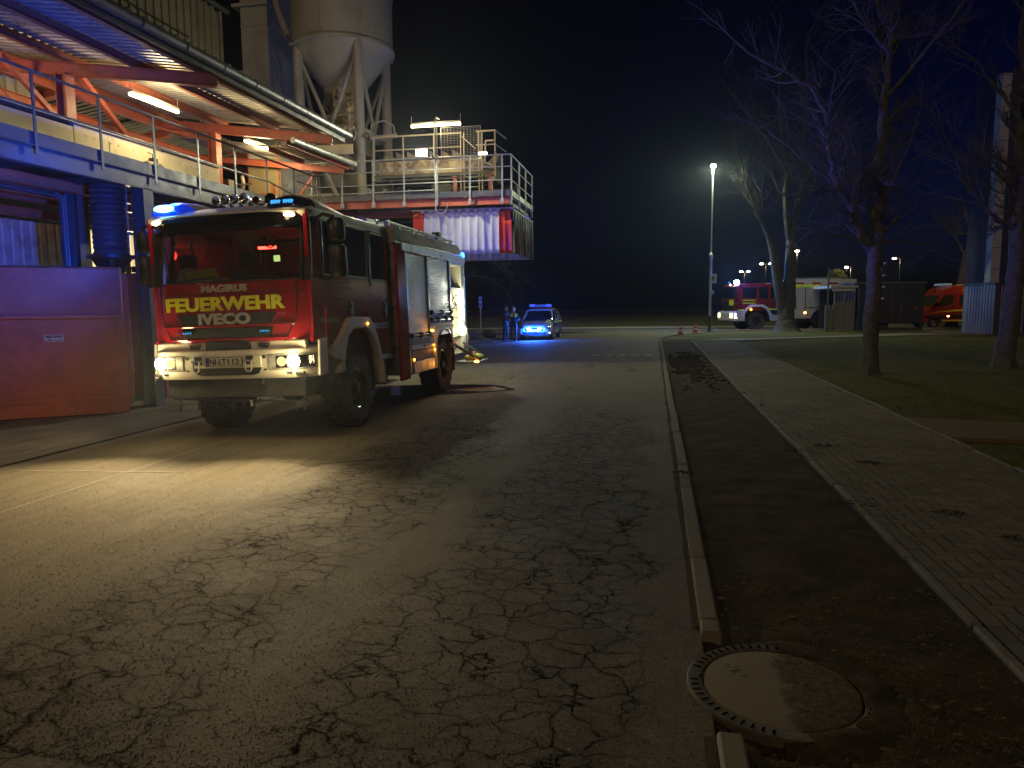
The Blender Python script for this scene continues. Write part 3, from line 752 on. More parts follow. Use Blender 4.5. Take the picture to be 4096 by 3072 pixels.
# seats with headrests
for (x, y) in ((-.62, 1.0), (.62, 1.0), (-.8, 2.35), (-.27, 2.35), (.27, 2.35), (.8, 2.35)):
    b = MB(); b.box(x-.24, x+.24, y, y+.5, 1.62, 1.78); b.prism([(y+.42, 1.75), (y+.56, 1.72), (y+.66, 2.42), (y+.56, 2.44)], x-.23, x+.23); b.prism([(y+.56, 2.46), (y+.66, 2.46), (y+.68, 2.68), (y+.58, 2.68)], x-.14, x+.14)
    part('seat', b, 'seat', bevel=.03)
b = MB(); b.lathe([(.22+.016*cos(t), .016*sin(t)) for t in lin(0, 2*pi, 8)[:-1]], 28, 'Z', close=True)
for k in range(3): b.bar((0, 0, -.02), (.21*cos(k*2.1), .21*sin(k*2.1), 0), .03, .012)
o = part('steering_wheel', b, 'black', smooth=True); o.location = (.62, .62, 2.16); o.rotation_euler = (R(-28), 0, 0)
b = MB(); b.box(.08, .34, .75, .79, 2.615, 2.65); o = part('cabin_light', b, emat('red_cabin_light', (1, .05, .03), 14))
light('POINT', 'cabin_glow', (.22, .95, 2.62), (1, .04, .03), .7, P, .12)
light('POINT', 'rear_cabin_glow', (.3, 2.45, 2.78), (1, .04, .03), 4, P, .1)
b = MB(); b.box(.42, .50, .55, .58, 2.42, 2.50); part('radio_screen', b, emat('screen_glow', (.7, .9, .3), 1.6))
b = MB(); b.box(-.05, 1.05, .62, .66, 2.68, 2.72); b.tube([(.34, .5, 2.74), (.36, .5, 2.62), (.42, .5, 2.60), (.46, .5, 2.62), (.47, .5, 2.74)], .012, 6); part('sun_visor', b, 'seat', smooth=True)
b = MB(); b.box(-.98, .98, 1.94, 1.97, 2.0, 2.12); b.tube([(-.5, 1.9, 1.5), (-.5, 1.9, 2.9)], .02, 6); b.tube([(.5, 1.9, 1.5), (.5, 1.9, 2.9)], .02, 6); part('cab_divider', b, 'interior')
# --- front: red panel slightly bowed, grille, windscreen
def bow(x): return .035*(x/1.1)**2+(.10*max(0, abs(x)-.9)/.2 if abs(x) > .9 else 0)
def fp_loft(prof, n=22, xw=1.14, dz=0):
    secs = []
    for i in range(n+1):
        x = -xw+2*xw*i/n; secs.append([(x, y+bow(x), z) for (y, z) in prof])
    return secs
b = MB(); b.loft(fp_loft([(.015, 1.36), (-.005, 1.40), (-.02, 1.62), (-.005, 1.985), (.06, 1.985), (.06, 1.36)])); fixn(part('front_panel', b, 'red', smooth=True))
b = MB(); b.loft(fp_loft([(-.002, 1.995), (.015, 2.125), (.04, 2.145), (.09, 2.145), (.07, 1.995)])); fixn(part('upper_front_panel', b, 'red', smooth=True))
b = MB(); b.loft(fp_loft([(.02, 1.975), (.02, 2.005), (.06, 2.005), (.06, 1.975)])); part('panel_gap', b, 'black')
for s in (-1, 1):
    b = MB(); pts = [(s*.98, bow(.98)-.008, 2.13), (s*.985, bow(.98)-.012, 1.85), (s*.95, bow(.95)-.018, 1.62), (s*.86, bow(.86)-.012, 1.45), (s*.80, bow(.8)-.004, 1.36)]
    b.tube(pts, .009, 6); part('panel_seam', b, 'black')
def slot(name, pts, m, d=.012, parent=None):
    b = MB(); n = len(pts); P_ = [(x, -.02+bow(x)+.008*0, z) for x, z in pts]; b.v = [(x, y-d, z) for x, y, z in P_]+[(x, y+.05, z) for x, y, z in P_]
    b.f = [tuple(range(n))]+[(i, (i+1) % n, n+(i+1) % n, n+i) for i in range(n)]; o = part(name, b, m, parent=parent); return fixn(o)
def gridslot(name, x0, x1, zt, zb, inset, m, d=.014):
    top = [(x0+(x1-x0)*i/16, zt) for i in range(17)]; bot = [(x1-inset-(x1-x0-2*inset)*i/16, zb) for i in range(17)]; return slot(name, top+bot, m, d)
gridslot('grille', -.72, .72, 1.735, 1.60, .10, 'black')
gridslot('lower_grille', -.66, .66, 1.545, 1.43, .05, 'black')
for z in (1.70, 1.665, 1.63):
    b = MB(); b.loft([[(x, -.036+bow(x)+dy, z+dz) for dy, dz in ((0,-.006),(0,.006),(.012,.006),(.012,-.006))] for x in lin(-.62, .62, 16)]); part('grille_bar', b, 'steeldk')
for z in (1.52, 1.487, 1.455):
    b = MB(); b.loft([[(x, -.036+bow(x)+dy, z+dz) for dy, dz in ((0,-.005),(0,.005),(.012,.005),(.012,-.005))] for x in lin(-.58, .58, 16)]); part('grille_bar', b, 'steeldk')
b = MB(); b.loft([[(x, -.045+bow(x)+dy, z) for dy, z in ((.0, 1.562), (-.008, 1.575), (0, 1.592), (.03, 1.592), (.03, 1.562))] for x in lin(-.95, .95, 20)]); fixn(part('front_rib', b, 'red', smooth=True))
b = MB(); b.loft([[(x, -.04+bow(x)+dy, z) for dy, z in ((.0, 1.39), (-.008, 1.405), (0, 1.418), (.03, 1.418), (.03, 1.39))] for x in lin(-.86, .86, 20)]); fixn(part('front_rib', b, 'red', smooth=True))
for s in (-1, 1):                                   # grille flashers
    b = MB(); b.box(s*.56-.075, s*.56+.075, -.055, -.02, 1.478, 1.512); o = part('grille_flasher', b, 'blackgloss', bevel=.004)
    b = MB()
    for k in range(4): b.ell((s*.56-.052+k*.035, -.056, 1.495), (.012, .005, .012), 8, 5)
    b.build('led', emat('led_blue_dim', (.05, .45, 1), .9), o)
zt = -.034
text('MAGIRUS', .122, M['silvertx'], P, (-.335, .002, 2.022), FR, bold=.0055, width=.66, ext=.006)
text('FEUERWEHR', .236, M['yellowtx'], P, (-.86, -.020, 1.785), FR, bold=.0095, width=1.72, ext=.0065)
b = MB(); 
text('IVECO', .188, M['silvertx'], P, (-.38, -.048, 1.605), FR, bold=.009, width=.75, ext=.006)
# tripod sticker outline
b = MB(); yb = -.03
for q in ([(-.76, 1.40), (-.70, 1.71), (-.60, 1.39)], [(-.79, 1.37), (-.72, 1.50), (-.67, 1.37), (-.62, 1.46), (-.56, 1.37)]):
    b.tube([(x, yb+bow(x), z) for x, z in q], .0035, 4)
part('tripod_mark', b, 'silvertx')
# windscreen and surround
def wsp(x, z): t = (z-2.14)/(2.86-2.14); return (x, .055+.10*t+bow(x)*.9, z)
b = MB(); b.loft([[wsp(x, z) for z in lin(2.15, 2.86, 4)]+[tuple(Vector(wsp(x, z))+Vector((0,.006,0))) for z in lin(2.86, 2.15, 4)] for x in lin(-1.02, 1.02, 20)]); part('windscreen', b, 'screen', smooth=True)
b = MB()
for s in (-1, 1): b.tube([wsp(s*1.03, 2.12), wsp(s*1.035, 2.5), wsp(s*1.02, 2.9)], .035, 8); b.tube([(s*1.11, .16, 2.12), (s*1.12, .18, 2.5), (s*1.11, .2, 2.95)], .05, 8)
b.tube([wsp(x, 2.145) for x in lin(-1.03, 1.03, 12)], .018, 6)
part('windscreen_pillar', b, 'black', smooth=True)
b = MB()
for (x0, x1, a) in ((-.75, -.05, .12), (.05, .75, .12)): b.tube([wsp(x0+.0, 2.17), tuple(Vector(wsp((x0+x1)/2, 2.20))+Vector((0,-.02,0))), tuple(Vector(wsp(x1, 2.185))+Vector((0,-.015,0)))], .011, 5)
part('wiper', b, 'black')
# visor: dark band over the screen
b = MB(); b.loft(fp_loft([(.12, 2.80), (.02, 2.83), (.0, 2.93), (.05, 3.01), (.2, 3.05), (.25, 2.92), (.2, 2.83)], xw=1.15)); fixn(part('visor', b, 'blackgloss', smooth=True))
for s in (-1, 1):
    b = MB(); b.ell((s*.95, .035+bow(.95)*.6, 2.955), (.075, .05, .032), 14, 8); part('marker_lamp', b, emat('warm_marker', (1, .72, .32), 14 if s > 0 else 10), smooth=True)
light('POINT', 'marker_glow', (.95, -.08, 2.95), (1, .7, .35), 1.2, P, .04); light('POINT', 'marker_glow', (-.98, -.08, 2.93), (1, .7, .35), .8, P, .04)
# white roof fairing with two raised beacon pods
b = MB(); secs = []
for (y, zt_, w_, zb) in ((.06, 3.03, .98, 3.0), (.16, 3.09, 1.06, 3.02), (.40, 3.15, 1.12, 3.05), (.8, 3.17, 1.13, 3.07), (1.3, 3.15, 1.12, 3.07), (1.9, 3.10, 1.08, 3.07)):
    ring = []
    for i in range(17):
        x = -w_+2*w_*i/16; e = 1-abs(x/w_)**6; ring.append((x, y, zb+(zt_-zb)*max(0.02, e)+.0))
    ring += [(w_, y, zb-.02), (-w_, y, zb-.02)]; secs.append(ring)
b.loft(secs); fixn(part('roof_fairing', b, 'cream', smooth=True))
for s in (-1, 1):
    b = MB(); secs = []
    for (y, h, w_, xc) in ((.10, .02, .12, .80), (.18, .11, .24, .82), (.34, .19, .31, .82), (.60, .21, .33, .80), (.95, .17, .32, .80), (1.45, .08, .30, .82), (1.95, .01, .26, .86)):
        ring = []
        for i in range(13):
            t = pi*i/12; ring.append((s*(xc+w_*cos(t)), y, 3.06+h*sin(t)**.8+.0))
        ring += [(s*(xc-w_), y, 3.0), (s*(xc+w_), y, 3.0)]; secs.append(ring)
    b.loft(secs); fixn(part('beacon_pod', b, 'cream', smooth=True))
    lm_ = M['lensdark'] if s > 0 else mat('beacon_lens_on', (.01,.04,.4), .1, em=(.004,.05,1), es=.5)
    b = MB(); secs = []
    for (y, h, w_) in ((.10, .035, .17), (.15, .085, .25), (.26, .150, .30), (.42, .175, .31)):
        secs.append([(s*(.83+w_*1.03*cos(t)), y-.012, 3.075+h*sin(t)) for t in lin(.0, pi, 12)]+[(s*(.83-w_*.9), y-.01, 3.05), (s*(.83+w_*.9), y-.01, 3.05)])
    b.loft(secs); o = fixn(part('blue_beacon', b, lm_, smooth=True))
    if s > 0:
        b = MB()
        for k in range(9):
            if k == 4: continue
            xx = .70+k*.034; b.box(xx, xx+.012, .080, .135, 3.105, 3.150)
        b.build('led_row', emat('led_cyan', (.05, .40, 1), 1.3), o)
    else:
        b = MB(); b.ell((-.84, .075, 3.14), (.15, .05, .045), 12, 8); b.build('led_row', emat('beacon_on', (.10, .55, 1), 26), o, smooth=True)
L_ = light('SPOT', 'beacon_glow', (-1.02, -.06, 3.24), (.006, .08, 1), 700, P, .10, spot=112, blend=.6); aim(L_, (-1, .25, .33))
light('POINT', 'beacon_glow', (-1.0, .45, 3.42), (.012, .09, 1), 25, P, .10); L_ = light('SPOT', 'beacon_glow', (-1.04, -.06, 3.24), (.02, .10, 1), 900, P, .08, spot=46, blend=.6); aim(L_, (-7, 3.4, .25))
# air horns
for i, x in enumerate((-.30, -.16, -.02, .12)):
    r = (.058, .064, .066, .072)[i]
    b = MB(); b.lathe([(r, .0), (r*.93, .03), (r*.5, .09), (r*.22, .2), (.012, .34), (.012, .40)], 18, 'Y', (x, .42, 3.235+r*.35)); b.lathe([(r*.96, .012), (.002, .045)], 18, 'Y', (x, .42, 3.235+r*.35)); b.box(x-.02, x+.02, .55, .6, 3.12, 3.25)
    part('air_horn', b, 'chrome' if i < 4 else 'red', smooth=True)
b = MB(); b.lathe([(.05, 0), (.045, .04), (.02, .12), (.012, .3)], 14, 'Y', (.27, .46, 3.235)); part('air_horn', b, 'red', smooth=True)
b = MB(); b.lathe([(.085, 0), (.08, .05), (.04, .11), (.001, .12)], 18, 'Y', (.45, .52, 3.24)); part('search_lamp', b, 'black', smooth=True)
# --- bumper
b = MB()
def bx(x): return (.02*(x/1.0)**2 if abs(x) < .9 else .0162+ .28*((abs(x)-.9)/.32)**2.0)
xs_ = lin(-1.21, 1.21, 44)
def bprof(x):
    y = bx(x)-.10; return [(x, y+.10, .90), (x, y+.03, .885), (x, y, .93), (x, y-.012, 1.07), (x, y, 1.22), (x, y+.02, 1.255), (x, y+.12, 1.27), (x, y+.16, 1.2), (x, y+.16, .95)]
b.loft([bprof(x) for x in xs_]); fixn(part('bumper', b, 'cream', smooth=True, auto=50))
for s in (-1, 1):
    b = MB(); b.prism([(.10, .89), (.34, .90), (.36, 1.38), (.14, 1.36)], s*1.185, s*1.225); fixn(part('bumper_side', b, 'cream', bevel=.015))
b = MB(); b.box(-1.08, 1.08, .02, .10, 1.22, 1.37); part('bumper_upper', b, 'cream', bevel=.02)
b = MB(); b.box(-.31, .31, -.045, .06, 1.215, 1.372)
part('radiator_opening', b, 'black')
for s in (-1, 1):
    b = MB(); b.prism([(s*.42, 1.34), (s*.44, 1.285), (s*.56, 1.285), (s*.58, 1.34)], -.012, .03, 'XZ'); fixn(part('hook_recess', b, 'black'))
    # headlight unit
    x0, x1 = (.62, 1.20)
    o = thing('headlight', None, None, (0,0,0)); o.parent = P
    b = MB(); b.loft([[(s*x, bx(x)-.116+dy, z) for dy, z in ((0, 1.00), (-.006, 1.01), (-.006, 1.185), (0, 1.195), (.03, 1.195), (.03, 1.00))] for x in lin(x0, x1, 18)]); fixn(b.build('bezel', M['steel'], o, smooth=True))
    b = MB(); b.loft([[(s*x, bx(x)-.124+dy, z) for dy, z in ((0, 1.018), (0, 1.177), (.004, 1.177), (.004, 1.018))] for x in lin(x0+.10, x1-.03, 16)]); fixn(b.build('reflector_bowl', M['chrome'], o, smooth=True))
    b = MB(); b.lathe([(.062, 0), (.058, -.012), (.03, -.018), (.001, -.02)], 20, 'Y', (s*.80, bx(.8)-.126, 1.10)); b.build('side_reflector', emat('warm_reflector', (1, .74, .26), 1.6), o, smooth=True)
    b = MB(); b.lathe([(.088, 0), (.08, -.014), (.04, -.022), (.001, -.026)], 20, 'Y', (s*.955, bx(.955)-.122, 1.10)); b.build('main_beam', emat('headlight_on', (1, .86, .50), 90), o, smooth=True)
    b = MB(); b.box(s*1.07, s*1.17, bx(1.12)-.13, bx(1.12)-.09, 1.03, 1.165); b.build('indicator_lens', M['clear'], o, .005)
    b = MB(); b.box(min(s*.86, s*.93), max(s*.86, s*.93), -.105, -.06, .948, .972); b.box(min(s*.97, s*1.09), max(s*.97, s*1.09), -.095, -.04, .93, .965); part('fog_recess', b, 'steeldk', bevel=.006)
    for zz in (1.165, 1.01):
        b = MB(); b.lathe([(.024, -.012), (.001, -.012)], 16, 'Y', (s*.555, bx(.555)-.103+(0 if zz > 1.1 else .008), zz)); part('bumper_hole', b, 'black')
    L_ = light('SPOT', 'headlight_beam', (s*.955, -.20, 1.10), (1, .75, .40), 640, P, .07, spot=124, blend=.9); aim(L_, (.04, -1, .02))
    light('POINT', 'headlight_spill', (s*.955, -.24, 1.10), (1, .78, .36), 14, P, .07)
    if s < 0: L_ = light('SPOT', 'headlight_spill', (-1.12, -.22, 1.10), (1, .68, .36), 85, P, .1, spot=120, blend=.8); aim(L_, (-1, -.1, .12))
# plate recess, plate, shackles
b = MB(); b.box(-.50, .52, -.121, -.10, 1.03, 1.185); part('plate_recess', b, 'cream', bevel=.01)
b = MB(); pts = [(-.46, 1.035), (-.42, .955), (-.36, .935), (.40, .935), (.47, .955), (.52, 1.035)]; b.prism(pts, -.118, -.09, 'XZ'); fixn(part('lower_intake', b, 'black', bevel=.006))
o = thing('number_plate', None, None, (0,0,0)); o.parent = P
b = MB(); b.box(-.272, .262, -.130, -.122, 1.050, 1.172); b.build('plate_frame', M['black'], o, .003)
b = MB(); b.box(-.26, .25, -.1335, -.1305, 1.062, 1.166); b.build('plate_face', mat('plate_white', (.62,.60,.52), .4), o)
b = MB(); b.box(-.26, -.217, -.1355, -.134, 1.062, 1.166); b.build('euro_band', mat('plate_blue', (.01,.04,.3), .4), o)
pb = mat('plate_black', (.01,.01,.01), .5)
text('NI', .108, pb, o, (-.208, -.135, 1.076), FR, bold=.002, width=.092); text('LT', .108, pb, o, (-.075, -.135, 1.076), FR, bold=.002, width=.105); text('112', .108, pb, o, (.056, -.135, 1.076), FR, bold=.002, width=.16)
text('D', .03, M['whitetx'], o, (-.246, -.137, 1.072), FR)
b = MB(); b.lathe([(.015, 0), (.001, -.001)], 16, 'Y', (-.095, -.1345, 1.10)); b.build('seal', M['steel'], o)
text('IVECO MAGIRUS Brandschutztechnik', .014, M['whitetx'], o, (-.24, -.131, 1.051), FR, width=.44, ext=.001)
for x in (-.385, .36):
    b = MB(); b.box(x-.052, x+.052, -.135, -.10, 1.075, 1.185); o = part('towing_lug', b, 'black', bevel=.006)
    b = MB(); b.tube([(x-.045, -.16, 1.125)]+[(x-.045*cos(t), -.165, 1.03-.045*sin(t)) for t in lin(0, pi, 8)]+[(x+.045, -.16, 1.125)], .011, 8); b.tube([(x-.07, -.16, 1.125), (x+.07, -.16, 1.125)], .014, 8)
    b.build('shackle', M['steel'], o, smooth=True)
# under-bumper guard, axle, chains
b = MB(); b.box(-1.02, 1.02, .08, .35, .62, .93); b.box(-.95, .95, .3, 1.1, .66, .84); part('underrun_guard', b, 'steeldk', bevel=.02)
b = MB(); b.tube([(-.95, 1.42, .57), (.95, 1.42, .57)], .075, 10); b.ell((.1, 1.42, .57), (.2, .2, .19), 12, 8); b.tube([(-.9, 5.72, .57), (.9, 5.72, .57)], .08, 10); b.ell((0, 5.72, .57), (.22, .22, .2), 12, 8); b.tube([(0, 1.6, .6), (0, 5.6, .6)], .05, 8); part('axles', b, 'steeldk', smooth=True)
b = MB(); b.tube([(-.98, .15, .60), (1.0, .15, .55)], .012, 6)
for x in (-.9, -.62, -.1, .05, .3, .82, .95):
    b.tube([(x, .15, .6), (x+.02, .14, .52), (x-.01, .14, .44)], .014, 5)
b.tube([(-.95, .18, .8), (-.98, .12, .7), (-.9, .12, .62)], .013, 6)
part('chain_spreader', b, 'steeldk')
b = MB(); b.ell((.42, .07, .83), (.025, .03, .04), 8, 6); b.tube([(.2, .1, .58), (.22, .08, .5)], .015, 6); part('hose_coupling', b, 'steel', smooth=True)
b = MB(); b.box(-.42, -.34, 1.0, 6.9, .72, .95); b.box(.34, .42, 1.0, 6.9, .72, .95); b.box(-.9, -.45, 3.3, 4.6, .5, .95); part('chassis_frame', b, 'steeldk')
# --- front wings with flared arches
def arch(yc, zc, r0, r1, a0, a1, x0, x1, n=16, lip=.02):
    b = MB(); secs = []
    for a in lin(a0, a1, n):
        c, s_ = cos(a), sin(a)
        secs.append([(x0, yc+r0*c, zc+r0*s_), (x0, yc+r1*c, zc+r1*s_), (x1, yc+(r1-.03)*c, zc+(r1-.03)*s_), (x1, yc+r0*c, zc+r0*s_)])
    return b.loft(secs)
for s in (-1, 1):
    b = MB()
    outer = [(.44, 1.16), (.66, 1.26), (.86, 1.40), (1.10, 1.60), (1.22, 1.635), (1.80, 1.62), (1.98, 1.50), (2.16, 1.22), (2.30, .85), (2.36, .56)]
    inner = [(2.27, .56), (2.19, .85), (2.04, 1.14), (1.86, 1.36), (1.68, 1.45), (1.22, 1.46), (1.02, 1.36), (.90, 1.14), (.84, .88), (.62, .87), (.78, 1.03), (.60, 1.06)]
    b.prism(outer+inner, s*1.12, s*1.235); fixn(part('wheel_arch', b, 'cream', bevel=.02))
    b = MB(); b.prism([(.36, 1.33), (.44, 1.16), (.60, 1.06), (.78, 1.03), (.62, .87), (.36, .90)], s*1.08, s*1.165); fixn(part('step_housing', b, 'steeldk', bevel=.01))
    b = MB(); secs = []
    for a in lin(pi*1.02, -.06*pi, 16): secs.append([(s*.62, 1.44+.70*cos(a), .62+.80*sin(a)), (s*1.12, 1.44+.70*cos(a), .62+.80*sin(a)), (s*1.12, 1.44+.72*cos(a), .62+.82*sin(a)), (s*.62, 1.44+.72*cos(a), .62+.82*sin(a))])
    b.loft(secs); part('wheel_liner', b, 'black')
    b = MB(); b.lathe([(.022, 0), (.02, s*.01), (.001, s*.014)], 12, 'X', (s*1.236, 1.03, 1.245)); part('side_reflector', b, 'steeldk')
    b = MB(); b.ell((s*1.245, 1.70, 1.52), (.012, .022, .014), 8, 6); part('side_marker', b, emat('amber_marker', (1, .35, .03), 18))
    # crew steps behind the wheel
    b = MB(); b.box(*sorted((s*1.02, s*1.22)), 2.36, 2.90, .52, .55); b.prism([(2.36, .55), (2.90, .55), (2.90, .98), (2.30, .98)], s*1.0, s*1.04); b.box(*sorted((s*1.0, s*1.16)), 2.30, 2.9, .93, 1.0); fixn(part('crew_step', b, 'steel', bevel=.006))
wheel(P, -1.0, 1.42, .575, .575, .36, -1, steer=R(2)); wheel(P, 1.0, 1.42, .575, .575, .36, 1, steer=R(2))
wheel(P, -1.0, 5.74, .575, .575, .40, -1); wheel(P, 1.0, 5.74, .575, .575, .40, 1)
# mirrors
for s in (-1, 1):
    o = thing('mirror', None, None, (0,0,0)); o.parent = P
    b = MB(); b.tube([(s*1.14, .3, 2.9), (s*1.3, .3, 2.97), (s*1.42, .36, 2.93)], .022, 6); b.tube([(s*1.14, .3, 2.2), (s*1.33, .3, 2.14), (s*1.42, .36, 2.2)], .022, 6); b.build('mirror_arm', M['black'], o, smooth=True)
    for (z0, z1, w_) in ((2.16, 2.58, .12), (2.62, 2.92, .115)):
        b = MB(); secs = []
        for (z, k) in ((z0, .72), (z0+.04, 1), (z1-.04, 1), (z1, .72)):
            secs.append([(s*1.43+w_*k*cos(t)*1.0, .38+.09*k*sin(t), z) for t in lin(0, 2*pi, 14)[:-1]])
        b.loft(secs); b.build('mirror_housing', M['black'], o, smooth=True, bevel=.015)
        b = MB(); b.box(s*1.43-w_*.8, s*1.43+w_*.8, .462, .474, z0+.05, z1-.05); b.build('mirror_glass', M['chrome'], o)
# side lettering
for (t_, y_, z_, sz, w_) in (('MAGIRUS', .36, 1.565, .10, .56), ('Freiwillige Feuerwehr', .80, 2.115, .055, .58), ('Samtgemeinde Mittelweser', .78, 2.03, .055, .70), ('Ortsfeuerwehr Leeseringen', .82, 1.905, .045, .60)):
    text(t_, sz, M['dulltx'], P, (1.1515, y_, z_), SD, width=w_, ext=.0015)
b = MB(); b.box(1.1505, 1.1535, 2.10, 2.84, 1.43, 1.515); part('reflective_strip', b, mat('strip_dull', (.30,.27,.12), .4)); text('MAGIRUS', .075, M['redlow'], P, (1.154, 2.32, 1.445), SD, width=.4, ext=.001)
b = MB(); b.tube([(1.153, .37, 1.60), (1.153, .36, 1.40), (1.153, .42, 1.40)], .004, 4); b.tube([(1.153, 2.83, 1.72), (1.153, 2.76, 1.53)], .006, 4); part('tripod_mark', b, 'dulltx')
# --- superstructure
BY0, BY1 = 3.05, 7.40
for s in (-1, 1):
    b = MB(); hs = [(3.56, 4.68, 1.22, 2.72), (4.76, 6.17, 1.62, 2.72), (6.27, 7.30, .70, 2.66)]
    b.panel(lambda u, v, d: (s*(1.25-d), u, v), 3.50, BY1, 1.20, 2.86, holes=[(h[0], h[1], max(h[2], 1.21), h[3]) for h in hs], th=.05); fixn(part('body_side', b, 'alu'))
    b = MB(); b.box(*sorted((s*1.19, s*1.25)), BY0, 3.50, .50, 2.84); part('corner_panel', b, 'redside', bevel=.02)
    for q in ((3.48, 3.54, .55, 2.86), (4.685, 4.755, 1.22, 2.72), (6.175, 6.265, .9, 2.72), (7.305, 7.41, .75, 2.86)): b = MB(); b.box(*sorted((s*1.18, s*1.253)), *q); part('shutter_rail', b, 'alu', bevel=.004)
    for k, (y0, y1, z0, z1) in enumerate(hs[:2] if s > 0 else hs):
        b = MB(); prof = []; z = z0+.07; secs = []
        n = int((z1-z)/.032)
        pts = [(0.0, z)]
        for i in range(n): pts += [(.0, z+.032*i+.003), (.0065, z+.032*i+.012), (.0065, z+.032*i+.024), (.0, z+.032*i+.031)]
        for i in range(len(pts)-1):
            a_, c_ = pts[i], pts[i+1]; b.quad((s*(1.222+a_[0]), y0, a_[1]), (s*(1.222+a_[0]), y1, a_[1]), (s*(1.222+c_[0]), y1, c_[1]), (s*(1.222+c_[0]), y0, c_[1]))
        o = part('roller_shutter', b, 'shutter', smooth=True, auto=60)
        b = MB(); b.box(*sorted((s*1.215, s*1.235)), y0, y1, z0, z0+.075); b.build('end_slat', M['alu'], o, .004)
        b = MB(); b.tube([(s*1.275, y0+.03, z0+.03), (s*1.275, y1-.03, z0+.03)], .013, 8); b.build('bar_handle', M['alu'], o, smooth=True)
        b = MB()
        for t in (.04, .5, .96): yy = y0+(y1-y0)*t; b.box(*sorted((s*1.235, s*1.30)), yy-.05, yy+.05, z0-.015, z0+.075)
        b.build('handle_bracket', M['black'], o, .012)
    if s > 0:
        b = MB(); b.tube([(1.275, 4.79, 1.50), (1.275, 6.2, 1.50)], .013, 8); part('bar_handle', b, 'alu', smooth=True)
        b = MB()
        for yy in (4.82, 5.2, 5.75, 6.15): b.box(1.245, 1.30, yy-.05, yy+.05, 1.465, 1.555)
        b.box(1.243, 1.252, 4.77, 6.24, 1.44, 1.60); part('handle_bracket', b, 'black', bevel=.01)
        b = MB(); b.box(1.22, 1.258, 4.77, 6.24, 1.36, 1.435); part('body_trim', b, 'chrome', bevel=.004)
        b = MB(); b.box(1.243, 1.254, 3.58, 4.70, 1.08, 1.20); part('locker_trim', b, 'black')
        for (y0, y1, z0, z1) in ((3.62, 4.93, .99, 1.17), (3.66, 4.93, .79, .975), (3.70, 4.95, .56, .775)):
            b = MB(); b.box(1.20, 1.246 if z0 != .79 else 1.225, y0, y1, z0, z1); part('locker_door', b, 'alu' if z0 != .79 else 'steeldk', bevel=.008)
        b = MB(); b.box(1.17, 1.20, 3.55, 4.96, .55, 1.2); part('locker_back', b, 'steeldk')
        b = MB(); b.prism([(4.95, .56), (5.02, .56), (5.08, 1.06), (5.24, 1.26), (5.40, 1.30), (6.06, 1.30), (6.16, 1.24), (6.22, .95), (6.30, .95), (6.30, 1.40), (4.95, 1.40)], 1.20, 1.262); fixn(part('rear_wheel_arch', b, 'cream', bevel=.012))
        b = MB(); secs = [[(.6, 5.66+.66*cos(a), .58+.74*sin(a)), (1.26, 5.66+.66*cos(a), .58+.74*sin(a)), (1.26, 5.66+.64*cos(a), .58+.72*sin(a)), (.6, 5.66+.64*cos(a), .58+.72*sin(a))] for a in lin(pi, 0, 14)]; b.loft(secs); part('rear_wheel_liner', b, 'rubber')
        b = MB(); b.box(1.05, 1.24, 6.28, 6.32, .40, 1.0); part('mud_flap', b, 'rubber')
        for (x, y, z, e_) in ((1.275, 4.79, 1.30, 30), (1.262, 4.90, .93, 12), (1.262, 3.66, .82, 12), (1.262, 4.86, 1.02, 5)):
            b = MB(); b.ell((x, y, z), (.014, .034, .024), 8, 6); part('side_marker', b, emat('amber_marker', (1, .35, .03), e_))
        light('POINT', 'marker_glow', (1.36, 4.79, 1.30), (1, .33, .04), .8, P, .03); light('POINT', 'marker_glow', (1.34, 4.9, .9), (1, .33, .04), .3, P, .02)
    else:
        b = MB(); b.box(-1.25, -1.2, 3.5, 7.4, .6, 1.2); part('lower_side', b, 'alu')
    b = MB(); b.prism([(s*1.255, 2.86), (s*1.265, 2.88), (s*1.12, 3.13), (s*1.02, 3.14), (s*1.02, 2.86)], 3.30, BY1+.02, 'XZ'); fixn(part('roof_fascia', b, 'alu', bevel=.008))
    b = MB(); b.box(*sorted((s*1.24, s*1.272)), 3.30, BY1+.02, 2.725, 2.862); part('gutter_rail', b, 'alu', bevel=.006)
b = MB(); b.box(-1.2, 1.2, BY0, BY0+.04, .6, 2.84); b.box(-1.2, 1.2, 7.36, 7.40, .7, 2.9); b.box(-1.02, 1.02, 3.3, 7.38, 3.02, 3.08); b.box(-1.19, 1.19, 3.1, 6.22, .95, 1.0); b.box(-.7, -.66, 3.1, 7.36, 1.0, 2.84); b.box(-.7, 1.19, 6.20, 6.24, 1.0, 2.84); part('body_structure', b, 'alu')
b = MB(); b.box(.98, 1.24, 3.02, 3.30, 2.86, 3.12); part('roof_box', b, mat('scuffed_box', (.35,.33,.28), .7, var=.3, vs=14, dirt=(.08,.07,.06), ds=12), bevel=.01)
b = MB(); b.box(.93, 1.26, 3.0, 3.34, 2.84, 2.862); part('roof_box_base', b, 'steel')
